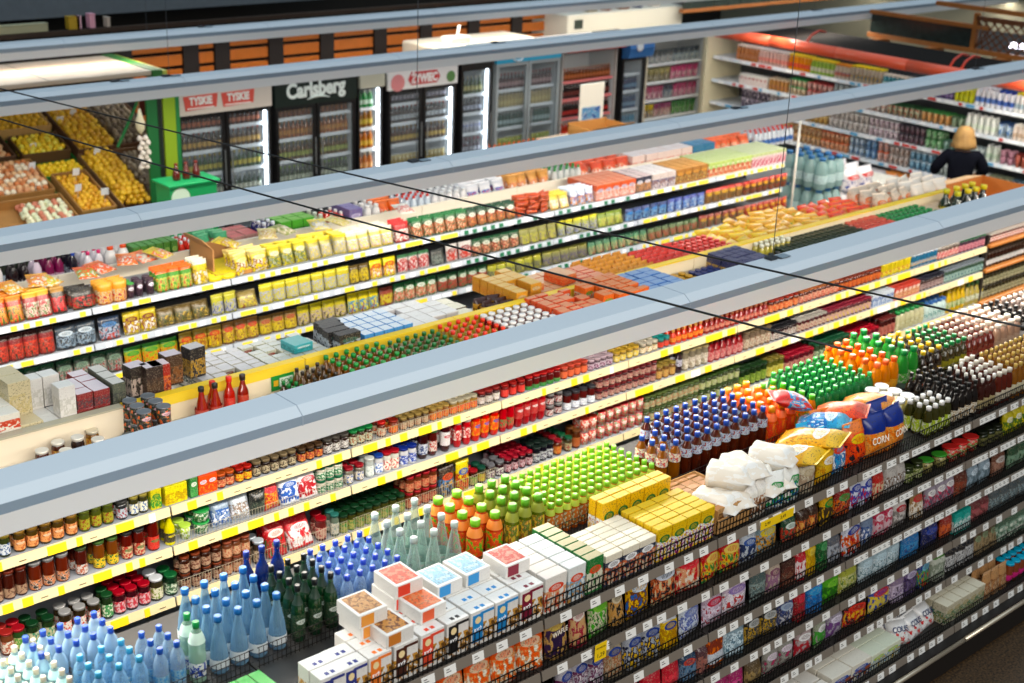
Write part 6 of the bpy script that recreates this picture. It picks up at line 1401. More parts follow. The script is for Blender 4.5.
f3 = fridge(11.2, 11.62, 2.06, 'silver', 'c8c4b0', 'narrow open fridge with pale header and juice bottles', [
  (.35, FC('3c3c40', 'a8a8a8'), 'dark can on bottom shelf of narrow open fridge', 1),
  (.68, FB('c88048', 'e0d0b8', 'e8b070', s='juice', nm='juice_bottle', h=.26, r=.04), 'pale orange juice bottle on fourth shelf of narrow open fridge', 1),
  (1.0, FB('c87c2c', 'e8a040', 'e8c048', s='juice', nm='juice_bottle', h=.26, r=.04), 'orange juice bottle on third shelf of narrow open fridge', 1),
  (1.3, FB('9c6c24', 'd8b048', 'd8c050', s='juice', nm='juice_bottle', h=.26, r=.04), 'amber juice bottle on second shelf of narrow open fridge', 1),
  (1.58, FB('2c9c4c', 'e0e8e0', 'd8e8d8', s='pet', nm='juice_bottle', h=.24, r=.038), 'green bottle on top shelf of narrow open fridge', 1)], doors=0, hh=.18)
f4 = fridge(11.68, 12.93, 2.14, 'black', 'ece8e6', 'black two-door beer fridge with white header and red ZYWIEC crest', [
  (.35, FC('b89c54', 'e0d8b0'), 'gold beer can on bottom shelf of ZYWIEC fridge', 1),
  (.68, FC('c0a85c', 'f0e8c8', band='d8c890'), 'pale gold beer can on fourth shelf of ZYWIEC fridge', 1),
  (1.0, FB('54301c', 'c8a040', 'e0c068'), 'yellow-labelled brown bottle on third shelf of ZYWIEC fridge', 1),
  (1.3, FB('3c2418', 'c8302c', 'c8ccd0'), 'brown bottle with red cap on second shelf of ZYWIEC fridge', 1),
  (1.58, FB('2c2024', 'a8a8b0', 'a8a4b0'), 'dark bottle on top shelf of ZYWIEC fridge', 1)], hh=.34)
part('sign_crest', MB().add([(.40, -.036, 1.85), (.86, -.036, 1.85), (.92, -.036, 1.93), (.86, -.036, 2.03), (.40, -.036, 2.03), (.34, -.036, 1.93), (.40, -.031, 1.85), (.86, -.031, 1.85), (.92, -.031, 1.93), (.86, -.031, 2.03), (.40, -.031, 2.03), (.34, -.031, 1.93)],
   [(0, 1, 2, 3, 4, 5), (11, 10, 9, 8, 7, 6)] + [(i, 6 + i, 6 + (i + 1) % 6, (i + 1) % 6) for i in range(6)]), mat('d03a3c', .4), f4)
sign_text(f4, 'ŻYWIEC', .63, 1.93, -.041, .165, 'fbf4f2', .76, .009)
part('sign_blush', MB().lathe([(.12, 0), (.12, .005)], 20), mat('e08a8c', .4), f4, (.16, -.032, 1.9), (math.pi / 2, 0, 0))
part('sign_hops', MB().lathe([(.08, 0), (.08, .005)], 12), mat('5c8a4c', .4), f4, (1.12, -.032, 1.91), (math.pi / 2, 0, 0))
f5 = fridge(13.0, 13.62, 2.12, 'black', '141416', 'slim black one-door fridge with bright strip of light', [
  (.35, FB('c85c7c', 'e8e0e0', 'e8c8d0', s='pet', nm='soft_drink_bottle'), 'pink drink bottle on bottom shelf of slim black fridge', 1),
  (.68, FB('5c4c54', 'a83c4c', 'c8c8d0'), 'mauve bottle on fourth shelf of slim black fridge', 1),
  (1.0, FC('c8c8d0', '3c5ca8'), 'silver can on third shelf of slim black fridge', 1),
  (1.3, FB('28242c', 'b8b8c0', 'b8bcc8'), 'dark bottle on second shelf of slim black fridge', 1),
  (1.58, FB('4c5c34', 'd8d0a8', 'c8c080', h=.26), 'green-gold bottle on top shelf of slim black fridge', 1)], doors=1, hh=.12)
f6 = fridge(13.68, 15.0, 2.2, 'grey', '2aa6cf', 'grey two-door glass fridge with bright blue header', [
  (.35, FC('38a04c', 'e0e8c0'), 'green can on bottom shelf of blue-headed fridge', 1),
  (.68, FC('c8c43c', '4c9c3c'), 'yellow-green can on fourth shelf of blue-headed fridge', 1),
  (1.0, FB('3c544c', 'c8d0d0', 'a8b8b8', s='pet', nm='soft_drink_bottle'), 'grey-green bottle on third shelf of blue-headed fridge', 1),
  (1.3, FB('c8b88c', 'd8d8d0', 'd8c890', s='pet', nm='soft_drink_bottle'), 'pale yellow bottle on second shelf of blue-headed fridge', 1),
  (1.58, FB('5c3c3c', 'b84c4c', 'c8a8a8'), 'dusky red bottle on top shelf of blue-headed fridge', 1)], hh=.2, led=False, body='a8b0b4')
part('sign_ring', MB().tube([(.42 + .11 * math.cos(a), -.036, 2.1 + .08 * math.sin(a)) for a in [i * math.pi / 12 for i in range(25)]], .012, 6), mat('eef6fa', .4), f6)
f7 = fridge(15.08, 16.3, 2.2, 'red', 'e03a22', 'open cooler with curved red header and red shelf rails', [
  (.35, FB('38601c', 'd8c020', 'c8c030', s='pet', nm='soft_drink_bottle'), 'green-yellow drink bottle on bottom shelf of red cooler', 1),
  (.68, FB('c8401c', 'e87830', 'e84c24', s='pet', nm='soft_drink_bottle'), 'orange-red drink bottle on fourth shelf of red cooler', 1),
  (1.0, FB('1c1010', 'c82018', 'a81c18', s='pet', nm='soft_drink_bottle'), 'black drink bottle with red cap on third shelf of red cooler', 1),
  (1.3, FB('241414', '8c8c90', '6c2420', s='pet', nm='soft_drink_bottle'), 'dark drink bottle on second shelf of red cooler', 1),
  (1.58, FB('7c4420', 'c87838', 'b86c38', s='pet', nm='soft_drink_bottle', h=.2), 'brown drink bottle on top shelf of red cooler', 1)], doors=0, led=False, hh=.15, body='b0aaa6', curved=True)
mb = MB()
for k in range(10): mb.box(.40 + k * .045, -.205, 2.12 + .004 * (k % 3), .43 + k * .045, -.19, 2.16 + .004 * (k % 2))
part('sign_mark', mb, mat('f4e8e4', .4), f7)
f8 = fridge(16.38, 16.95, 2.2, 'black', '2c6cb0', 'slim black fridge with curved blue header', [
  (.68, FB('5c9cb8', 'c8e0e8', 'a8c8d8', s='pet', nm='soft_drink_bottle'), 'pale blue bottle low in the slim blue-headed fridge', 1),
  (1.0, FB('2c4c74', 'a8c0d0', '88a8c0', s='pet', nm='soft_drink_bottle'), 'steel blue bottle in the middle of the slim blue-headed fridge', 1),
  (1.3, FB('1c3460', 'a8c0d8', '6c98b8', s='pet', nm='soft_drink_bottle'), 'navy bottle high in the slim blue-headed fridge', 1)], doors=1, hh=.34, led=False, curved=True)
part('sign_ball', MB().lathe([(.075, 0), (.075, .02), (.05, .03)], 18), mat('e8eef4', .4), f8, (.2, -.19, 2.06), (math.pi / 2, 0, 0))
# sweets shelving between the fridges and the dairy wall
f9 = fridge(17.0, 18.45, 2.12, 'silver', '', 'cream shelving with pink and green sweets in the far corner', [], doors=0, led=False, hh=.02, body='d8cfb8', zs=(.38, .78, 1.08, 1.38, 1.68))
f9['category'] = 'shelf unit'; f9.name = 'sweets_shelf'
for z, sgs in ((1.68, [(0, '3c4448', 'c8ccd0', 'grey-white sweets packet on the top corner shelf'), (.7, '24303c', 'b8c8d0', 'navy sweets packet on the top corner shelf')]),
               (1.38, [(0, 'a8a070', '5c4c34', 'olive sweets packet on the second corner shelf'), (.66, 'c03c78', 'e090b0', 'pink sweets packet on the second corner shelf')]),
               (1.08, [(0, '9c3c64', 'e0b0c0', 'rose sweets packet on the middle corner shelf'), (.5, '2c3444', '8898a8', 'dark sweets packet on the middle corner shelf'), (.75, 'a02c64', 'e08cb0', 'magenta sweets packet on the middle corner shelf')]),
               (.78, [(0, 'c8b030', '5c3c58', 'yellow sweets packet on the fourth corner shelf'), (.3, '7c2c5c', 'e8c8b0', 'purple sweets packet on the fourth corner shelf'), (.75, '1c6c2c', '58a040', 'green sweets packet on the fourth corner shelf')]),
               (.38, [(0, 'e0a848', 'd88040', 'orange sweets bag on the lowest corner shelf'), (.45, 'e0d870', 'a8c848', 'lime-yellow sweets bag on the lowest corner shelf'), (.8, '8cc838', '58a030', 'apple green sweets bag on the lowest corner shelf')])):
    for i, (dx, b, p, d) in enumerate(sgs):
        e = sgs[i + 1][0] if i + 1 < len(sgs) else 1.36
        fill(d, YF + .09, z + .001, 17.05 + dx, 17.05 + e, S('bag', nm='sweets_packet', w=.13, h=.21, d=.05, s='pillow', b=b, p=p, p2='e8e4dc'), '', n=1, detail=False)
# open cartons on the cabinets
wb = empty('freezer_cabinet', (16.6, 17.0, 0)); tag(wb, 'white cabinet with a cluttered top behind the corner shelving', 'cabinet')
part('cabinet_body', MB().cbox(0, 0, 0, 2.9, .9, 2.34, .02), mat('dcd9cc', .4), wb)
part('cabinet_window', MB().box(.15, -.006, 2.1, .35, .002, 2.25), mat('20302c', .3), wb)
for k in range(9):
    put(S('box', nm='paper_stack', w=.22, d=.16, h=.07 + .02 * (k % 3), b=['d8c8a8', '3c4c74', 'c89c8c', 'e8e0d8', 'a87454'][k % 5], t=['e8dcc8', '6c7894', 'd8b8b0', 'f4f0ea', 'c08c64'][k % 5]), 17.3 + .2 * k, 17.2 + .3 * (k % 2), 2.342, ['tan', 'dark blue', 'pink-brown', 'white', 'brown'][k % 5] + ' packet on the white cabinet, ' + ['first', 'second'][k // 5] + ' of its colour', 'packets on the white cabinet', .3 * (k % 4), detail=False)
wh = empty('wall_box', (13.2, 16.25, 0)); 
tag(wh, 'white chest standing behind the fridges with red corner patch', 'cabinet')
part('chest_body', MB().cbox(0, 0, 0, 2.1, .9, 2.16, .02), mat('efe2cc', .4), wh); wh.name = 'white_chest'
part('red_patch', MB().box(.1, -.005, 2.05, .4, .002, 2.14), mat('c02830', .4), wh)
part('chest_lamp', MB().cbox(.4, .2, 2.16, .8, .45, 2.26, .01).tube([(.6, .3, 2.25), (.66, .32, 2.42)], .02, 6), mat('dfe4de', .4), wh)

# crate and cartons standing in front of the fridges
cr_ = empty('drinks_crate', (12.1, 13.9, 1.0)); 
cr_.location = (12.2, 13.75, .9); tag(cr_, 'dark red drinks crate full of dark bottles in front of the fridges', 'crate')
part('crate_shell', MB().box(0, 0, 0, 1.0, .012, .26).box(0, .39, 0, 1.0, .402, .26).box(0, 0, 0, .012, .4, .26).box(.988, 0, 0, 1, .4, .26).box(0, 0, 0, 1, .4, .012), mat('7c1c18', .5), cr_)
mb = MB()
for k in range(9): mb.box(.1 * (k + 1), .0, .02, .1 * (k + 1) + .006, .4, .2)
part('crate_divider', mb, mat('6c1814', .5), cr_)
fill('in the dark red crate', 13.78, .915, 12.25, 13.15, FB('20100c', 'd8702c', 'e8a868', h=.33, r=.036, nm='cola_glass_bottle'), 'dark bottle with orange label', n=3, gap=.02, detail=False)
pl = empty('pallet_stack', (11.9, 13.6, 0)); tag(pl, 'dark pallet stack carrying the crates before the fridges', 'pallet')
mb = MB()
for k in range(6): mb.box(0, 0, k * .148, 3.3, .8, k * .148 + .03); mb.box(0, .02, k * .148 + .03, 3.3, .1, k * .148 + .148); mb.box(0, .7, k * .148 + .03, 3.3, .78, k * .148 + .148)
part('pallet_boards', mb, mat('4a3a28', .7), pl)
def carton(x, y, z, w, d, h, col, label, rz=0, stripe=None):
    c = empty('cardboard_box', (x, y, z), rz); tag(c, label, 'cardboard box')
    part('box_walls', MB().box(0, 0, 0, w, .01, h).box(0, d - .01, 0, w, d, h * 1.05).box(0, 0, 0, .01, d, h).box(w - .01, 0, 0, w, d, h).box(0, 0, 0, w, d, .01), mat(col, .65, vary=.06), c)
    part('box_flap', MB().add([(0, 0, h), (w, 0, h), (w, -.1, h + .05), (0, -.1, h + .05), (0, .004, h), (w, .004, h), (w, -.096, h + .056), (0, -.096, h + .056)], [(0, 1, 2, 3), (7, 6, 5, 4), (0, 4, 5, 1), (2, 6, 7, 3), (1, 5, 6, 2), (0, 3, 7, 4)]), mat(col, .65), c)
    if stripe: part('printed_band', MB().box(.02, -.003, h * .1, w - .02, .0, h * .4), mat(stripe, .5), c)
carton(13.25, 13.7, .89, .62, .4, .3, 'e0d0bc', 'pale carton with orange print next to the dark red crate', 0, 'e0603c')
carton(13.95, 13.68, .89, .78, .5, .42, 'c48a44', 'brown carton, the tallest before the red cooler', 0)
hp = empty('cardboard_display', (14.6, 14.6, 0)); tag(hp, 'white and blue cardboard display with a figure cutout shape', 'display')
part('display_panel', MB().cbox(0, 0, .0, .5, .04, 1.75, .01), mat('eee8da', .5), hp)
part('display_picture', MB().box(.04, -.006, 1.0, .42, .002, 1.4), prt('7cb4dc', None, None, 'e8f0f4', '2c6cb0', style='label'), hp)
part('display_foot', MB().cbox(-.05, -.12, 0, .55, .3, .5, .01), mat('d8b890', .6), hp)

# ---------------------------------------------------------------- orange slat wall behind the fridges
sw = empty('slatted_partition', (4, 17.6, 0)); tag(sw, 'orange wooden slat partition with dark posts behind the fridges', 'partition')
xs = [3.6, 4.7, 5.75, 6.8, 7.74, 8.78, 9.8, 10.3, 11.2, 12.1, 13.1, 14.0, 15.0, 15.95, 16.9]
for a, b in zip(xs, xs[1:]):
    mb = MB()
    for k in range(7): mb.cbox(a - 4 + .13, -.02, 1.02 + k * .20, b - 4 - .13 + .0, .02, 1.17 + k * .20, .004)
    part('slat_panel', mb, mat('c46a20', .45, vary=.12), sw)
for a in xs: part('post', MB().box(a - 4 - .12, -.05, 0, a - 4 + .12, .06, 2.5), mat('1c1210', .6), sw)
part('ledge', MB().box(-1, .3, 2.5, 13.4, .36, 2.56), mat('3c2c20', .6), sw)
# small objects on the dark ledge far behind
for k, (px, w, h, c, lab) in enumerate([(18, .8, .10, 'a8a888', 'long pale object lying on the dark ledge above the slats'), (74, .16, .16, 'b89420', 'yellow box on the dark ledge'), (78.5, .07, .16, 'e8b8c8', 'pink-white box next to the yellow box on the ledge'), (92, .08, .18, 'e8a8bc', 'pink box standing alone on the ledge'), (108, .05, .12, 'c8b8a8', 'small pale box on the ledge, beyond the pink one')]):
    x = px_x(px, 17.95, 2.65)
    t = empty('ledge_box', (x, 17.93, 2.56)); tag(t, lab, 'box')
    part('box_body', MB().cbox(-w / 2, 0, 0, w / 2, .12, h, .006), mat(c, .5), t); part('box_lid', MB().cbox(-w / 2 - .004, -.004, h, w / 2 + .004, .124, h + .012, .002), mat(c, .4), t)

# ---------------------------------------------------------------- fruit and vegetable stall
st = empty('produce_stall', (5.4, 14.9, 0)); tag(st, 'green produce stall with sloping racks and flat cream roof', 'market stall')
part('stall_roof', MB().cbox(-1.5, .9, 2.28, 2.86, 2.2, 2.34, .01), mat('c4b09c', .5), st)
part('roof_seam', MB().box(1.52, .9, 2.338, 1.535, 2.2, 2.343), mat('8c8478', .5), st)
part('roof_edge', MB().box(2.86, .88, 2.24, 3.0, 2.25, 2.345), mat('2c6c2c', .5), st)
part('roof_edge', MB().box(3.0, .88, 2.24, 3.06, 2.25, 2.33), mat('b8c050', .5), st)
for k in range(3): part('sloping_rack', MB().add([(0 + k * 1.0, -.1, .70), (.96 + k * 1.0, -.1, .70), (.96 + k * 1.0, 2.6, 1.66), (k * 1.0, 2.6, 1.66), (k * 1.0, -.1, .66), (.96 + k * 1.0, -.1, .66), (.96 + k * 1.0, 2.6, 1.62), (k * 1.0, 2.6, 1.62)], [(0, 1, 2, 3), (7, 6, 5, 4), (0, 4, 5, 1), (2, 6, 7, 3), (1, 5, 6, 2), (0, 3, 7, 4)]), mat('1c7a34', .5), st)
part('stall_base', MB().box(-.5, 0, 0, 2.95, 2.5, .62), mat('1c2418', .7), st)
part('back_board', MB().box(-1.5, 2.58, .0, 3.3, 2.61, 2.3), mat('241a14', .8), st)
SL = math.atan2(.96, 2.7)
WOODC = mat('a3743c', .6, vary=.2)
def slope_z(y): return .70 + (y - 14.8) * .3556 + .006
BALL = {}
def ball(nm, hexc, r, k, seg=8):
    key = (nm, k)
    if key not in BALL:
        rr = random.Random(k)
        prof = [(r * math.sin(math.pi * (i / 6)) * rr.uniform(.95, 1.05) + .0005, r * (1 - math.cos(math.pi * i / 6)) * rr.uniform(.92, 1.08)) for i in range(7)]
        BALL[key] = MB().lathe(prof, seg, sy=rr.uniform(.85, 1)).mesh(nm, mat(hexc, .5, vary=.25))
    return BALL[key]
def crate(x0, x1, y0, y1, h, fruits, label, wood='a3743c', zoff=0.0):
    c = empty('wooden_crate', (x0, y0, slope_z(y0) + zoff)); c.rotation_euler = (SL, 0, 0); tag(c, label, 'crate', 'wooden crates on the sloping rack')
    w = x1 - x0; d = (y1 - y0) / math.cos(SL); wm = mat(wood, .6, vary=.2)
    part('side_board', MB().cbox(0, 0, 0, .018, d, h, .003), wm, c); part('side_board', MB().cbox(w - .018, 0, 0, w, d, h, .003), wm, c)
    part('end_board', MB().cbox(.018, 0, 0, w - .018, .016, h, .003), wm, c); part('end_board', MB().cbox(.018, d - .016, 0, w - .018, d, h, .003), wm, c)
    part('crate_floor', MB().box(.018, .016, 0, w - .018, d - .016, .01), wm, c)
    M_ = Matrix.Translation(c.location) @ Matrix.Rotation(SL, 4, 'X')
    for (nm, col, r, lx0, lx1, ly0, ly1, layers, lab, cat) in fruits:
        for L_ in range(layers):
            sh = L_ * r * .9
            y = ly0 * d + r + sh * .6
            while y < ly1 * d - r * .8 - sh * .4:
                x = lx0 * w + r + sh * .6 + random.uniform(0, r)
                while x < lx1 * w - r * .8 - sh * .4:
                    p = M_ @ Vector((x + random.uniform(-.3, .3) * r, y + random.uniform(-.3, .3) * r, h * .45 + L_ * r * 1.25 - r * .5))
                    if in_view(*p, 5):
                        o = link(nm, ball(nm, col[(L_ + int(x * 97)) % len(col)], r, (int(x * 131) + L_) % 5 + 10 * ((L_ + int(x * 97)) % len(col))), None, p, (0, 0, random.uniform(0, 6)))
                        tag(o, lab, cat, lab)
                    x += r * 2.02
                y += r * 1.9
YEL = ['f0b81c', 'e8a818', 'f4c838']
crate(5.7, 6.80, 14.98, 15.50, .13, [('garlic_bulb', ['e8e4c0', 'd8dcb8', 'c8785c'], .036, .45, 1, 0, .9, 2, 'pale garlic bulb in the nearest crate', 'garlic')], 'light wooden crate half filled with pale garlic, nearest at the left')
crate(5.7, 6.78, 15.58, 16.24, .14, [('onion', ['c87840', 'e0b080', 'd89868', 'f0dcc0'], .038, .0, 1, 0, 1, 2, 'brown onion in the crate above the garlic', 'onion')], 'light wooden crate of brown onions')
crate(6.86, 7.30, 15.06, 15.86, .15, [('mandarin', ['e0a818', 'e8b424', 'd89814'], .036, 0, 1, 0, .95, 2, 'yellow-orange mandarin in the narrow light crate', 'mandarin')], 'narrow light wooden crate of yellow-orange mandarins')
crate(7.36, 8.36, 14.98, 16.18, .15, [('orange', ['d8a818', 'e4b420', 'c89410'], .042, 0, .47, .12, 1, 3, 'orange in the heap with white tickets', 'orange'), ('potato', ['7c6c54', '94846c', '6c5c4c'], .036, .5, 1, 0, .95, 2, 'dusty grey potato beside the oranges', 'potato')], 'large dark wooden crate shared by oranges and potatoes', '6c4c30')
crate(6.78, 7.34, 15.92, 16.2, .06, [('lemon', ['f0c81c', 'e8bc14'], .036, 0, 1, 0, 1, 2, 'lemon in the row on the green cloth', 'lemon')], 'low green tray of lemons', '1c8a3c')
crate(6.72, 7.34, 16.3, 16.72, .15, [('lemon', ['f0d020', 'd8c820', 'e8d848'], .036, 0, 1, 0, 1, 2, 'greenish lemon in the small heap', 'lemon')], 'small crate of greenish lemons', '5c4020')
crate(5.85, 6.64, 16.3, 16.8, .16, [('onion', ['c8c078', 'd8c890'], .036, 0, 1, 0, 1, 1, 'pale onion in the dim crate beside the greenish lemons', 'onion')], 'dark crate of pale onions left of the greenish lemons', '4c3420')
crate(6.56, 7.36, 16.86, 17.40, .15, [('yellow_pepper', ['e8b41c', 'd8a818', 'c89c18'], .04, 0, 1, 0, 1, 2, 'yellow pepper in the top row crate by the edge', 'pepper')], 'light crate of yellow peppers in the top row', 'c89c5c')
crate(7.42, 8.55, 16.26, 17.40, .15, [('pear', ['dca81c', 'e8bc2c', 'c89418'], .042, 0, .5, .05, 1, 2, 'golden pear in the top row crate', 'pear'), ('potato', ['6c6450', '5c5848', '7c7460'], .038, .52, 1, .1, 1, 2, 'dark grey potato in the top row crate', 'potato')], 'wide dark crate of golden pears and dark potatoes', '5c3c24')
for (px, yy, zz, lab) in [(32, 16.0, 1.24, 'between the garlic and lemon crates'), (33, 16.45, 1.36, 'in front of the greenish lemons'), (60, 16.9, 1.55, 'on the golden pears'), (73, 17.0, 1.6, 'at the back of the golden pears'), (97, 15.98, 1.32, 'at the top of the orange heap'), (76, 15.6, 1.2, 'in the middle of the orange heap'), (78, 15.25, 1.1, 'low in the orange heap'), (105, 15.1, 1.05, 'at the foot of the orange heap')]:
    x = px_x(px, yy, zz); t = empty('produce_ticket', (x, yy, zz)); t.rotation_euler = (.2, 0, random.uniform(-.3, .3))
    tag(t, 'white produce ticket ' + lab, 'price ticket')
    part('ticket_card', MB().cbox(-.045, 0, .02, .045, .004, .11, .001), mat('e8eaee', .4), t); part('ticket_stick', MB().bar((0, .002, -.1), (0, .002, .03), .003, 4), mat('c8c8c8', .4), t)
# garlic braid, green posts and counter next to the fridges
gb = empty('garlic_braid', (7.66, 14.95, 1.62)); tag(gb, 'hanging braid of white garlic bulbs on the green post', 'garlic braid')
part('hanging_cord', MB().bar((-.02, .0, 0.0), (-.04, 0, .64), .006, 6), mat('8c6c4c', .6), gb)
for k in range(7):
    for s in (-1, 1): part('garlic_bulb', MB().lathe([(.004, 0), (.03, .01), (.036, .03), (.022, .052), (.006, .07)], 8), mat('e8dcd0', .5), gb, (s * .028 + (.01 if k % 2 else -.01), -.02 * (k % 2), -.27 + k * .058), (0, s * .3, 0))
part('leaf_tuft', MB().lathe([(.01, 0), (.05, .06), (.06, .14), (.03, .22), (.012, .3)], 9), mat('e8dcb8', .6), gb, (-.03, 0, .16))
for (x, w, c, lab) in ((7.80, .19, '176a33', 'dark green panel of the produce stall, beside the garlic braid'), (8.02, .21, '8fae1e', 'yellow-green gradient panel next to the beer fridge')):
    p = empty('stall_panel', (x, 15.1, 0)); tag(p, lab, 'panel')
    part('panel_board', MB().cbox(0, 0, 0, w, .04, 2.3, .005), mat(c, .5), p)
    part('panel_edge', MB().box(w - .05, -.004, 0, w + .004, .044, 2.3), mat('1c7a3c' if w > .2 else '0c1c10', .5), p)
part('stall_post', MB().bar((2.0, .2, 1.62), (2.3, .1, 2.26), .018, 6), mat('126a30', .5), st)
for k, (x, z, c) in enumerate([(8.62, 1.95, '6c2420'), (8.55, 1.6, '5c1c1c'), (8.66, 1.3, '4c1818')]):
    t = empty('red_crate', (x, 16.3 + .1 * k, z - .32)); tag(t, ['upper', 'middle', 'lower'][k] + ' of the dim red plastic crates behind the garlic braid', 'crate', 'dim red crates'); t.rotation_euler = (0, 0, .5)
    part('crate_shell', MB().box(0, 0, 0, .5, .02, .2).box(0, .3, 0, .5, .32, .2).box(0, 0, 0, .02, .32, .2).box(.48, 0, 0, .5, .32, .2).box(0, 0, 0, .5, .32, .02), mat(c, .5), t); part('crate_rim', MB().box(-.01, -.01, .18, .51, .0, .2), mat(c, .4), t)
gc = empty('green_counter', (7.6, 14.25, 0)); tag(gc, 'small bright green promotion counter in front of the beer fridge', 'counter')
part('counter_body', MB().cbox(0, 0, 0, .62, .35, 1.28, .01), mat('17a05a', .45), gc); part('counter_top', MB().cbox(-.03, -.03, 1.28, .65, .38, 1.31, .006), mat('1cb468', .4), gc)
part('counter_emblem', MB().lathe([(.12, 0), (.12, .006)], 20), mat('d8f0d8', .4), gc, (.13, -.001, 1.14), (math.pi / 2, 0, 0))
for k in range(3):
    put(S('bottle', nm='party_cone', cat='cone bottle', s='tear', r=.05, h=.2, b='6c2420', c='8c3020'), 7.78 + k * .13, 14.42, 1.312, ['red-brown cone bottle on the green counter, ' + s for s in ('leftmost', 'middle one', 'rightmost')][k], 'cone bottles on the green counter', detail=False)

# ---------------------------------------------------------------- dairy wall on the right
XD = 18.0; YD0, YD1 = 7.2, 14.95
ZD = (1.86, 1.48, 1.11, .75, .36)
k = 0; y = YD1
while y - 1.25 > YD0 - .3:
    ya = y - 1.25
    dwl = ['at the far corner', 'second from the far corner', 'behind the pale strip lamp', 'behind the water bottle shrink pack', 'beside the blonde woman', 'at the near end of the wall'][min(k, 5)]
    u = empty('dairy_shelf_unit', (XD, ya, 0)); tag(u, 'open white dairy cooler section with red top tube ' + dwl, 'cooler', 'dairy cooler sections')
    part('back_panel', MB().box(.75, 0, 0, .8, 1.25, 2.3), mat('4c5054', .5), u)
    part('top_panel', MB().box(.0, 0, 2.24, 1.3, 1.25, 2.32), mat('191513', .9, 0, .1), u)
    part('base_tray', MB().box(-.1, 0, 0, .75, 1.25, .34), mat('b8bcc0', .5), u)
    for i, z in enumerate(ZD):
        dx = -.1 if i == 4 else 0
        s_ = part('cooler_shelf', MB().box(dx, .003, z - .02, .75, 1.247, z), mat('c8ccd0', .4), u)
        r = part('price_rail', MB().box(dx - .015, .004, z - .05, dx, 1.246, z + .008), mat('dde1e6', .4), u)
        R_ = random.Random(k * 7 + i); yy = .03
        while yy < 1.15:
            w = R_.choice([.06, .1, .14])
            part('price_tag', MB().box(dx - .018, yy, z - .043, dx - .0145, min(1.24, yy + w), z - .002), mat(R_.choice(['f2f4f6', 'f2f4f6', '5ca4cc', 'c83c34', 'd8e4ee']), .4), r)
            yy += w + R_.uniform(.02, .1)
    part('header_tube', MB().tube([(-.12, 0.002, 2.27), (-.12, 1.248, 2.27)], .085, 14), mat('f4603c', .3), u)
    part('cooler_lamp', MB().box(.02, .05, 2.2, .07, 1.2, 2.235), mat('eef6ff', .5, emit=3.0), u)
    if k in (1, 3, 4):
        part('red_hose', MB().tube([(-.1, .6, 2.34), (0, .6, 2.44), (.18, .6, 2.5), (.36, .6, 2.47)], .018, 8), mat('d8452c', .35), u)
        if k != 1: part('red_hose', MB().tube([(-.1, .42, 2.34), (0, .42, 2.44), (.18, .42, 2.5), (.36, .42, 2.47)], .018, 8), mat('d8452c', .35), u)
    k += 1; y = ya
sp_ = empty('cooler_side_panel', (XD - .15, YD1 + .02, 0)); tag(sp_, 'cream side panel with food pictures at the far end of the dairy cooler', 'panel')
part('panel_board', MB().box(0, 0, 0, .9, .04, 2.3), mat('e8dcb8', .5), sp_)
def dairy(i, segs, end):
    nm = ['on top dairy shelf', 'on second dairy shelf', 'on third dairy shelf', 'on fourth dairy shelf', 'on dairy cooler base'][i]
    z = ZD[i] + .001; dx = -.1 if i == 4 else 0
    kind_ = {1: 'dessert_pot', 2: 'yoghurt_pot', 3: 'cream_cheese_pot'}.get(i)  # the same yoghurt pots on each shelf, only named apart
    segs = [(q[0], (q[1][0], tuple((k_, kind_ if (k_ == 'nm' and v_ == 'yoghurt_pot' and kind_) else v_) for k_, v_ in q[1][1])), *q[2:]) for q in segs]
    for q, s in enumerate(segs):
        e = segs[q + 1][0] if q + 1 < len(segs) else end
        ya = px_y(s[0], XD, z + .08); yb = px_y(e, XD, z + .08)
        fill(nm, XD + .03 + dx, z, min(ya, yb) + .005, max(ya, yb) - .005, s[1], s[2], n=s[3] if len(s) > 3 else 3, axis='y', face=-math.pi / 2, stack=2 if s[1][0] == 'tub' and dict(s[1][1])['h'] < .15 else 1, detail=False, gap=.006, jit=.1)
def YB(b, c, l=None, h=.17, r=.032, p=None, **k):
    d = dict(nm='yoghurt_drink', s='juice', b=b, c=c, h=h * 1.22, r=r, cw=1.5); d.update(k)
    if l: d['l'] = l
    if p: d['p'] = p
    return S('bottle', **d)
def YP(b, c, p=None, h=.09, r=.042, nm='yoghurt_pot', **k):
    d = dict(nm=nm, b=b, c=c, h=h * (1.35 if h < .19 else 1), r=r * .9); d.update(k)
    if p: d['p'] = p
    return S('tub', **d)
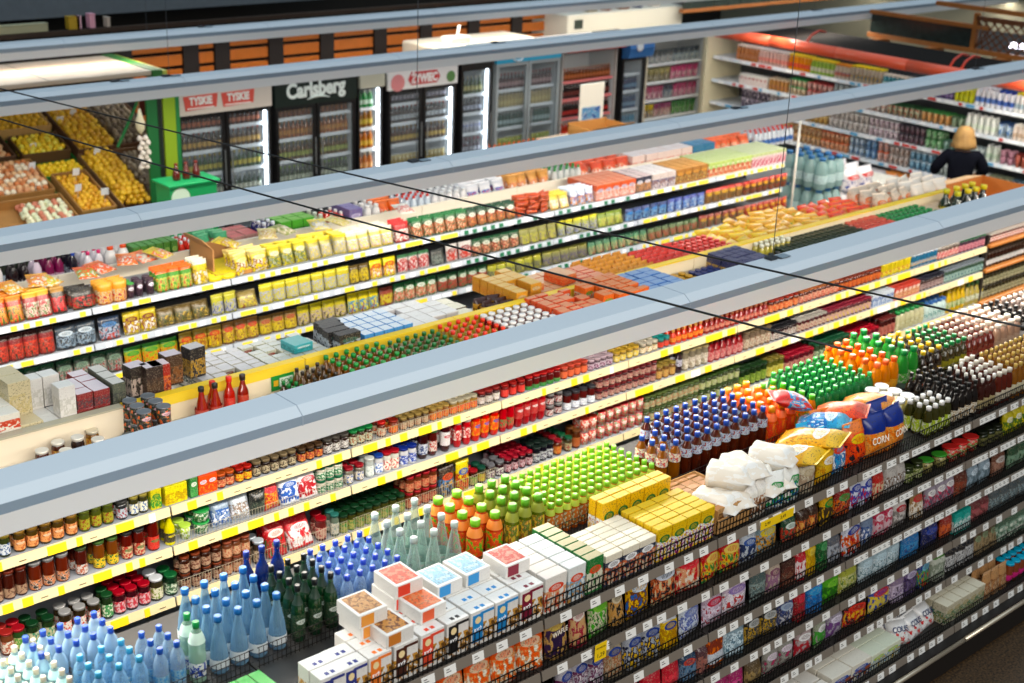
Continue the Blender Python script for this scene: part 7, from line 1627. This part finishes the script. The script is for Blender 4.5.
dairy(0, [
 (734, YB('c88c5c', 'efe4d8', 'b87848', h=.2), 'tan yoghurt drink with white cap'),
 (756, YB('eecfc8', 'f0ece8', 'e89c90', h=.2), 'pale pink yoghurt drink'),
 (786, YB('f0a428', 'f0d820', 'e05c2c', h=.2), 'orange yoghurt drink with yellow cap'),
 (808, YB('a8cc58', 'f2dc20', 'e8e8c8', h=.19), 'light green yoghurt drink with yellow cap'),
 (832, YB('e8dcc8', 'f0a434', 'd87c4c', p='5c94b8', h=.18), 'cream yoghurt drink with orange cap'),
 (848, YB('d8ccb8', 'f4e01c', 'c8a848', p='3c7cb0', h=.2), 'cream yoghurt drink with bright yellow cap'),
 (880, YB('58a4b0', 'e8e0d0', 'b8d0d0', h=.16), 'turquoise yoghurt drink'),
 (930, YB('5c4c7c', 'c8c8d8', '8c7ca8', h=.15), 'violet yoghurt drink'),
 (952, YB('e0e040', 'e8ec58', 'd8dc34', h=.18), 'lemon yellow yoghurt drink'),
 (972, YB('eef0f4', 'f4f4f8', '5c84c8', h=.22, nm='milk_bottle', s='round'), 'white milk bottle with light blue label'),
 (994, YB('e8ecf4', '2c4ca0', '4470c0', h=.21, nm='milk_bottle', s='round'), 'white milk bottle with navy cap'),
 (1012, YB('f0f0ec', 'e8dc30', 'b8ccd8', h=.22, nm='milk_bottle', s='round'), 'white milk bottle with yellow cap'),
], 1050)
dairy(1, [
 (738, S('box', nm='milk_carton', w=.08, d=.07, h=.17, b='f0eee8', p='e8d8d4', g='c85c54', t='f4f2ee'), 'white milk carton', 2),
 (766, YB('d8a468', 'e8d8c0', 'b87c44', h=.16), 'light brown dessert drink'),
 (786, YP('dcd0b8', '2c9c4c', 'c8a078'), 'cream pot with green lid'),
 (804, YP('e8c8c0', 'c84848', 'c88478'), 'pink pot with red lid'),
 (830, YP('c8c8c0', '8c98a0', '889cac', h=.11), 'grey pot with grey lid'),
 (862, YP('ece8dc', 'e8e4e0', 'a85c3c', h=.11), 'white pot with brown print'),
 (884, YP('c8d0b0', '2c5c34', 'b84c30', h=.12), 'pale green pot with forest green lid'),
 (918, YP('d89c58', '3c8c44', 'e0c8a0', h=.12), 'caramel pot with green lid'),
 (948, YP('9ca48c', '2c5c34', '3c6c44', h=.12), 'olive grey pot'),
 (962, YB('eef0e8', 'f0f0ec', 'dce4d4', h=.2, r=.042, nm='kefir_bottle', s='round'), 'white kefir bottle', 2),
 (994, YP('d8e4e8', '1c3c6c', '3c7cb8', h=.15), 'white pot with navy lid'),
 (1010, YB('e8dcd0', 'f0ece4', 'd8c0a8', h=.18, nm='kefir_bottle', s='round'), 'cream kefir bottle'),
], 1050)
dairy(2, [
 (738, YP('3c2c4c', 'c8bcc8', 'e0d8e0', h=.11), 'dark violet pot with pale lid', 3),
 (766, YP('d8d0c8', 'e8e4e0', '5c4058', h=.11), 'pale pot with plum print', 3),
 (798, YP('d8b878', 'e0c888', 'c89848', h=.1), 'golden pudding pot', 2),
 (826, YP('ece4dc', 'f0ece8', '4c3c3c', h=.1), 'white pot with black print', 3),
 (866, YP('e4d8d8', 'ece8e8', '8c5c7c', h=.1), 'white pot with violet print', 3),
 (896, YP('3c3038', '383844', '785868', h=.1), 'dark pot with black lid', 3),
 (922, YP('388c44', '2c7c3c', 'd8e4d0', h=.1), 'green pot with leaf green lid', 3),
 (940, YP('9cb0a8', '587c6c', '3c6c5c', h=.12), 'grey-green pot', 2),
 (960, YP('c8d0cc', '8c9ca0', '6c7c84', h=.12), 'silver-grey pot', 2),
 (982, YB('dce4d8', 'e8ece8', 'b8c8b4', h=.19, r=.04, nm='kefir_bottle', s='round'), 'pale green-white kefir bottle', 2),
 (996, YP('c8a0ac', 'c890a0', '94546c', h=.07, r=.05), 'dusky rose pot', 2),
 (1012, YP('8c3428', '7c2c24', 'c87858', h=.14), 'brick red pot', 2),
], 1050)
dairy(3, [
 (760, YP('e0c8a0', 'e8b060', 'c86c30', h=.1), 'sand-coloured pot with golden lid', 3),
 (818, YP('e8a070', 'f0702c', 'e8c8b0', h=.1), 'peach pot with orange lid', 3),
 (846, YP('c8d4dc', 'a0b4c4', '5c84b0', h=.1), 'pale blue pot with grey-blue lid', 3),
 (862, YP('5c94c8', '2c6cb0', 'c8dce8', h=.11), 'mid blue pot with blue lid', 2),
 (874, YP('e8d0c8', 'e86c3c', 'd89888', h=.11), 'pink-white pot with orange lid', 2),
 (886, YP('d8ccc4', 'c0b8b4', '8c6c60', h=.1), 'beige pot with grey lid', 3),
 (906, YP('9cc0d4', 'd0dce4', '4c84a8', h=.1), 'sky blue pot with white lid', 3),
 (930, YP('ccd0cc', 'd8dcd8', '8c9490', h=.12), 'light grey pot', 2),
 (986, YP('a8b098', '788068', '586048', h=.13), 'khaki pot', 2),
 (1008, YP('708898', '405868', 'c0ccd0', h=.13), 'slate pot', 2),
], 1050)
dairy(4, [
 (836, YP('efe8d8', 'f0ece0', '1c3c5c', h=.2, r=.07, nm='large_tub'), 'tall white tub with navy print', 2),
 (862, S('bag', nm='ice_bag', w=.2, d=.1, h=.25, b='e8e4e8', p='34405c', p2='d8a030'), 'white bag with dark blue print', 2),
 (884, S('bag', nm='ice_bag', w=.22, d=.12, h=.28, b='f0ece4', p='c8c4c8', p2='c83c2c', band='e89850', bz=.85), 'white bag with orange top', 2),
 (930, YP('c8ccc8', 'd8d8d8', '687070', h=.2, r=.07, nm='large_tub'), 'grey tub', 2),
 (1000, YP('a8b0b8', '8090a0', '485868', h=.2, r=.07, nm='large_tub'), 'slate grey tub', 2),
], 1050)
# wooden frame, dark panel and trellis above the cooler
wf = empty('timber_canopy', (20.0, 9.3, 2.2)); tag(wf, 'brown timber canopy with dark glossy sheet and trellis above the dairy cooler', 'timber canopy')
wd = mat('a8662c', .5, vary=.2); wdark = mat('6c3c1c', .55, vary=.2)
part('front_beam', MB().box(-.06, 0, .05, .02, 4.05, .12), wd, wf)
part('canopy_deck', MB().box(0, 0, .05, 2.4, 4.05, .08), mat('1c1612', .7), wf)
for q in (.25, 1.5, 2.7, 3.7): part('beam_block', MB().box(-.5, q, -.1, .1, q + .16, .05), wd, wf)
part('dark_underframe', MB().box(-.9, .2, -.11, -.3, 3.9, -.04), mat('17100c', .7), wf)
part('upper_beam', MB().box(-.06, 1.9, .42, .02, 4.05, .48), wd, wf)
part('rear_beam', MB().box(.5, 0, .62, .58, 3.2, .69), wd, wf)
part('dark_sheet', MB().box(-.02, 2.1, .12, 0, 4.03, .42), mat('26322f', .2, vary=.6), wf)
for q in (2.1, .02): part('upright_beam', MB().box(-.05, q, .1, .03, q + .07, .66), wd, wf)
mb = MB()
for q in range(16):
    a = -.3 + q * .15
    for s in (0, 1):
        y0_, y1_ = (a, a + .5) if s else (a + .5, a)
        mb.bar((-.02, max(0, min(2.1, y0_)), .12), (-.02, max(0, min(2.1, y1_)), .55), .012, 4)
part('trellis', mb, wdark, wf); part('trellis_frame', MB().box(-.05, 0, .55, .01, 2.12, .62), wdark, wf)
lb = empty('strip_light', (20.3, 10.2, 2.36)); tag(lb, 'small row of bright white lights behind the trellis', 'light')
for q in range(5): part('light_cell', MB().cbox(0, q * .17, 0, .04, q * .17 + .12, .09, .01), mat('f4f0ff', .5, emit=5), lb)
struct('column_green', MB().box(22.5, 9.0, 0, 22.8, 9.35, 4.2), mat('12382c', .5))
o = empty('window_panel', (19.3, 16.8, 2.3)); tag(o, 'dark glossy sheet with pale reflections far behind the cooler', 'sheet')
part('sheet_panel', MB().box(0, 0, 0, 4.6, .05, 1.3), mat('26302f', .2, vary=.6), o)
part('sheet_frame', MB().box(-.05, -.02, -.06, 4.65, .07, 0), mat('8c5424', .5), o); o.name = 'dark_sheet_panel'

# things standing on the floor between the packet shelving and the dairy wall
run('on the floor stand before the dairy wall', 10.9, .9, [
  (822, S('bottle', nm='large_water_bottle', s='round', r=.085, h=.42, b='a8c4c0', c='3c7cb0', l='d8e4e4', clear=1, dens=.45), 'large clear water canister', {'n': 2}),
  (838, S('bag', nm='towel_pack', w=.3, d=.2, h=.34, b='f0ecec', g='d83c34', p='e8e0e4', p2='2c4c94', s='brick'), 'white paper towel pack', {'n': 2, 'stack': 1}),
], 850, zp=1.0, detail=False) if False else None
fs = empty('floor_stand', (14.75, 10.2, 0)); tag(fs, 'low floor stand of the bulky goods before the dairy wall', 'stand')
part('stand_deck', MB().cbox(0, 0, .55, 2.2, 1.3, .6, .01), mat('8c9094', .5), fs)
for (a, b) in ((.05, .05), (2.1, .05), (.05, 1.2), (2.1, 1.2)): part('leg', MB().box(a, b, 0, a + .05, b + .05, .55), mat('3c4044', .5), fs)
BW = S('bottle', nm='large_water_bottle', s='round', r=.085, h=.42, b='a8c8c4', c='3c7cb0', l='c8dcdc', clear=1, dens=.5)
fill('on the floor stand', 10.35, .601, 14.85, 15.4, BW, 'large clear water canister', n=4, stack=2, detail=False)
fill('on the floor stand', 10.35, .601, 15.45, 16.1, S('bag', nm='towel_pack', w=.3, d=.2, h=.3, b='f0ecec', g='d83c34', p='e8e0e4', p2='2c4c94', s='brick'), 'white paper towel pack with red mark', n=3, stack=2, detail=False)
fill('on the floor stand', 10.35, .601, 16.15, 16.85, S('box', nm='detergent_carton', w=.2, d=.2, h=.3, b='e8e4d8', t='ece8dc', p='c83428', p2='2c5c4c'), 'cream carton with red and green print', n=3, detail=False)

# ---------------------------------------------------------------- the woman seen from behind
PX, PY = 17.05, 9.66
pr = empty('person', (PX, PY, 0)); pr.rotation_euler = (0, 0, math.radians(-50)); pr.scale = (1.12, 1.08, 1.0)
tag(pr, 'person with blonde hair in a dark navy jacket seen from behind at the dairy wall', 'person')
def skin(name, verts, edges, mats_, parent, lvl=2, root=0):
    me = bpy.data.meshes.new(name); me.from_pydata([v[0] for v in verts], edges, []); me.materials.append(mats_)
    o = link(name, me, parent)
    m = o.modifiers.new('skin', 'SKIN'); m.use_smooth_shade = True; m.branch_smoothing = .6
    sk = me.skin_vertices[0].data
    for i, v in enumerate(verts):
        r = v[1]; sk[i].radius = r if isinstance(r, tuple) else (r, r)
        sk[i].use_root = (i == root)
    s = o.modifiers.new('sub', 'SUBSURF'); s.levels = s.render_levels = lvl
    return o
def body_graph(grow=0.0, hands=True, legs=True, head=True):
    V = []; E = []
    def v(p, r):
        V.append((p, (r[0] + grow, r[1] + grow) if isinstance(r, tuple) else r + grow)); return len(V) - 1
    pel = v((0, 0, .95), (.16, .12)); wa = v((0, 0, 1.10), (.15, .11)); ch = v((0, -.01, 1.30), (.175, .12)); nb = v((0, 0, 1.41), (.09, .08))
    E += [(pel, wa), (wa, ch), (ch, nb)]
    if head:
        nk = v((0, .01, 1.47), .052); E.append((nb, nk))
        h0 = v((0, .03, 1.53), (.065, .07)); h1 = v((0, .035, 1.60), (.074, .088)); h2 = v((0, .03, 1.665), .06); E += [(nk, h0), (h0, h1), (h1, h2)]
    for s in (-1, 1):
        sh = v((s * .17, 0, 1.385), .062); el = v((s * .29, .02, 1.16), .048); wr = v((s * .27, .22, 1.05), .030)
        E += [(ch, sh), (sh, el), (el, wr)]
        if hands:
            pa = v((s * .262, .29, 1.04), (.036, .018)); E.append((wr, pa))
            for k in range(4):
                a = v((s * (.262 - .024 + .016 * k), .335, 1.04), .0085); b = v((s * (.262 - .024 + .016 * k), .365 + .008 * (k in (1, 2)), 1.025), .0078); c = v((s * (.262 - .024 + .016 * k), .378 + .01 * (k in (1, 2)), 1.0), .007)
                E += [(pa, a), (a, b), (b, c)]
            t = v((s * .222, .285, 1.03), .010); t2 = v((s * .212, .32, 1.015), .0085); E += [(pa, t), (t, t2)]
        if legs:
            hp_ = v((s * .09, 0, .86), .095); kn = v((s * .10, .01, .48), .06); an = v((s * .10, -.01, .09), .038); to = v((s * .11, .13, .035), .035)
            E += [(pel, hp_), (hp_, kn), (kn, an), (an, to)]
    return V, E
V_, E_ = body_graph()
skin('body', V_, E_, mat('c99a80', .5), pr)
# face: nose, eyes, ears, mouth (turned away from the camera)
part('nose', MB().lathe([(.014, 0), (.012, .02), (.005, .045)], 8), mat('c99a80', .5), pr, (0, .118, 1.58))
for s in (-1, 1):
    part('eye', MB().lathe([(.002, 0), (.011, .008), (.002, .018)], 8), mat('f0f0f0', .3), pr, (s * .03, .112, 1.605))
    part('ear', MB().lathe([(.004, 0), (.016, .014), (.018, .034), (.006, .05)], 8), mat('c08c74', .5), pr, (s * .078, .03, 1.575))
part('mouth', MB().box(-.022, .112, 1.545, .022, .119, 1.552), mat('a04c48', .5), pr)
# hair: shoulder length, blonde
prof = [(.001, .0), (.06, -.008), (.095, -.045), (.112, -.10), (.124, -.17), (.134, -.235), (.142, -.29), (.07, -.31)]
hm = MB(); segs = 32; b0 = 0
for r, h in prof:
    for q in range(segs):
        a = 2 * math.pi * q / segs; f = 1.0 + .09 * math.sin(q * 2.7 + h * 24) * min(1, -h * 9 + .1) + (.05 * math.sin(q * 5.1) if h < -.2 else 0)
        yy = math.sin(a) * r * f * 1.05
        if h < -.07: yy = min(yy, .045)
        hm.v.append((math.cos(a) * r * f, yy + .02, 1.752 + h))
for i in range(len(prof) - 1):
    for q in range(segs):
        q2 = (q + 1) % segs
        hm.f.append((i * segs + q, i * segs + q2, (i + 1) * segs + q2, (i + 1) * segs + q)); hm.m.append(0); hm.s.append(True)
hm.f.append(tuple(range(segs))); hm.m.append(0); hm.s.append(True); hm.f.append(tuple((len(prof) - 1) * segs + q for q in range(segs))); hm.m.append(0); hm.s.append(True)
part('hair', hm, mat('94703c', .7, vary=.4), pr)
jv, je = body_graph(.028, hands=False, legs=False, head=False)
skin('jacket', jv, je, mat('090b14', .95, 0, .08), pr)
part('jacket_collar', MB().lathe([(.085, 0), (.078, .045), (.07, .045), (.075, 0)], 16, cap=False), mat('0f1118', .75), pr, (0, .01, 1.43))
tv = [((0, 0, .95), (.18, .14)), ((-.095, 0, .80), .11), ((-.10, .01, .48), .08), ((-.10, -.01, .12), .062), ((.095, 0, .80), .11), ((.10, .01, .48), .08), ((.10, -.01, .12), .062)]
skin('trousers', tv, [(0, 1), (1, 2), (2, 3), (0, 4), (4, 5), (5, 6)], mat('20222a', .7), pr)
for s in (-1, 1): part('shoe', MB().cbox(s * .11 - .05, -.07, 0, s * .11 + .05, .19, .075, .02), mat('1a1614', .5), pr)

# ---------------------------------------------------------------- goods that no view near the photograph's could show are left out
from mathutils.bvhtree import BVHTree
import numpy as np
bpy.context.view_layer.update()
def top_of(o):
    while o.parent: o = o.parent
    return o
VV = []; PP = []; own = []; nms = []; clr = []; base_ = 0; cache_ = {}
for o in bpy.data.objects:
    if o.type != 'MESH': continue
    me = o.data
    if me.name not in cache_:
        v = np.empty(len(me.vertices) * 3); me.vertices.foreach_get('co', v)
        me.calc_loop_triangles(); tr = np.empty(len(me.loop_triangles) * 3, dtype=np.int32); me.loop_triangles.foreach_get('vertices', tr)
        cache_[me.name] = (v.reshape(-1, 3), tr.reshape(-1, 3), bool(me.materials) and me.materials[0].name.startswith('clear'))
    v, p, c_ = cache_[me.name]
    if not len(p): continue
    m = np.array(o.matrix_world); VV.append(v @ m[:3, :3].T + m[:3, 3]); PP.append(p + base_); base_ += len(v)
    nms.append(top_of(o).name); own += [len(nms) - 1] * len(p); clr += [c_] * len(p)
tree = BVHTree.FromPolygons(np.concatenate(VV).tolist(), np.concatenate(PP).tolist(), all_triangles=True)
seen = set()
R3 = RW
for (dx, dy, dz, st_) in ((0, 0, 0, 1), (.5, -.4, 0, 2), (-.5, .4, 0, 2)):
    c0 = Vector((dx, dy, CAMH + dz))
    for py in range(0, 683, st_):
        for px in range(0, 1024, st_):
            d = R3 @ Vector((px + .5 - 512, 341.5 - py - .5, -FPX)); d.normalize(); o0 = c0
            for _h in range(5):
                p, _n, i, _d = tree.ray_cast(o0, d)
                if p is None: break
                seen.add(nms[own[i]])
                if clr[i]: o0 = p + d * .002
                else: break
del VV, PP, tree
gone = []; dropped = set()
for o in bpy.data.objects:
    if o.parent is None and o.get('group') and o.name not in seen and o.get('category') not in ('shelf unit', 'lamp', 'crate', 'cable'): gone.append(o); dropped.add(o.name)
gone += [o for o in bpy.data.objects if o.parent and o.parent.name in dropped]
keep_rows = []
for base, axis, made in ROWS:
    made = [m for m in made if m[3].name not in dropped]
    if made: keep_rows.append((base, axis, made))
bpy.data.batch_remove(gone)
# every one gets its own place: which row and how far along
for base, axis, made in keep_rows:
    js = sorted({m[1] for m in made}); ks = sorted({m[0] for m in made})
    for j in js:
        for k in ks:
            rowm = sorted((m for m in made if m[1] == j and m[0] == k), key=lambda m: m[2], reverse=(axis == 'y'))
            for q, m in enumerate(rowm):
                bits = []
                if len(ks) > 1: bits.append(('lower' if k == ks[0] else 'upper') if len(ks) == 2 else ORD[ks.index(k)] + ' layer')
                if len(js) > 1: bits.append('front row' if j == js[0] else 'rearmost row' if j == js[-1] else ORD[js.index(j)] + ' row')
                if len(rowm) > 1: bits.append('leftmost' if q == 0 else 'rightmost' if q == len(rowm) - 1 else ORD[q] + ' from left' if len(js) == 1 and words(base) <= 11 else ORD[q])
                m[3]['label'] = base + (', ' + ', '.join(bits) if bits else '')
                LW.setdefault(words(m[3]['label']), []).append(m[3]['label'])
# loose fruit: told apart by height and by place along the crate
fr = {}
for o in bpy.data.objects:
    if o.parent is None and o.get('group') and o.get('group') == o.get('label'): fr.setdefault(o['group'], []).append(o)
for g_, os_ in fr.items():
    os_.sort(key=lambda o: -proj(o.location)[1]); n_r = max(1, round(len(os_) ** .5))
    for r_ in range(0, len(os_), n_r):
        rw = sorted(os_[r_:r_ + n_r], key=lambda o: proj(o.location)[0])
        for q, o in enumerate(rw):
            if len(os_) > 1 and r_ // n_r < len(ORD): o['label'] = g_ + ', ' + ORD[r_ // n_r] + ' row up, ' + ORD[q]
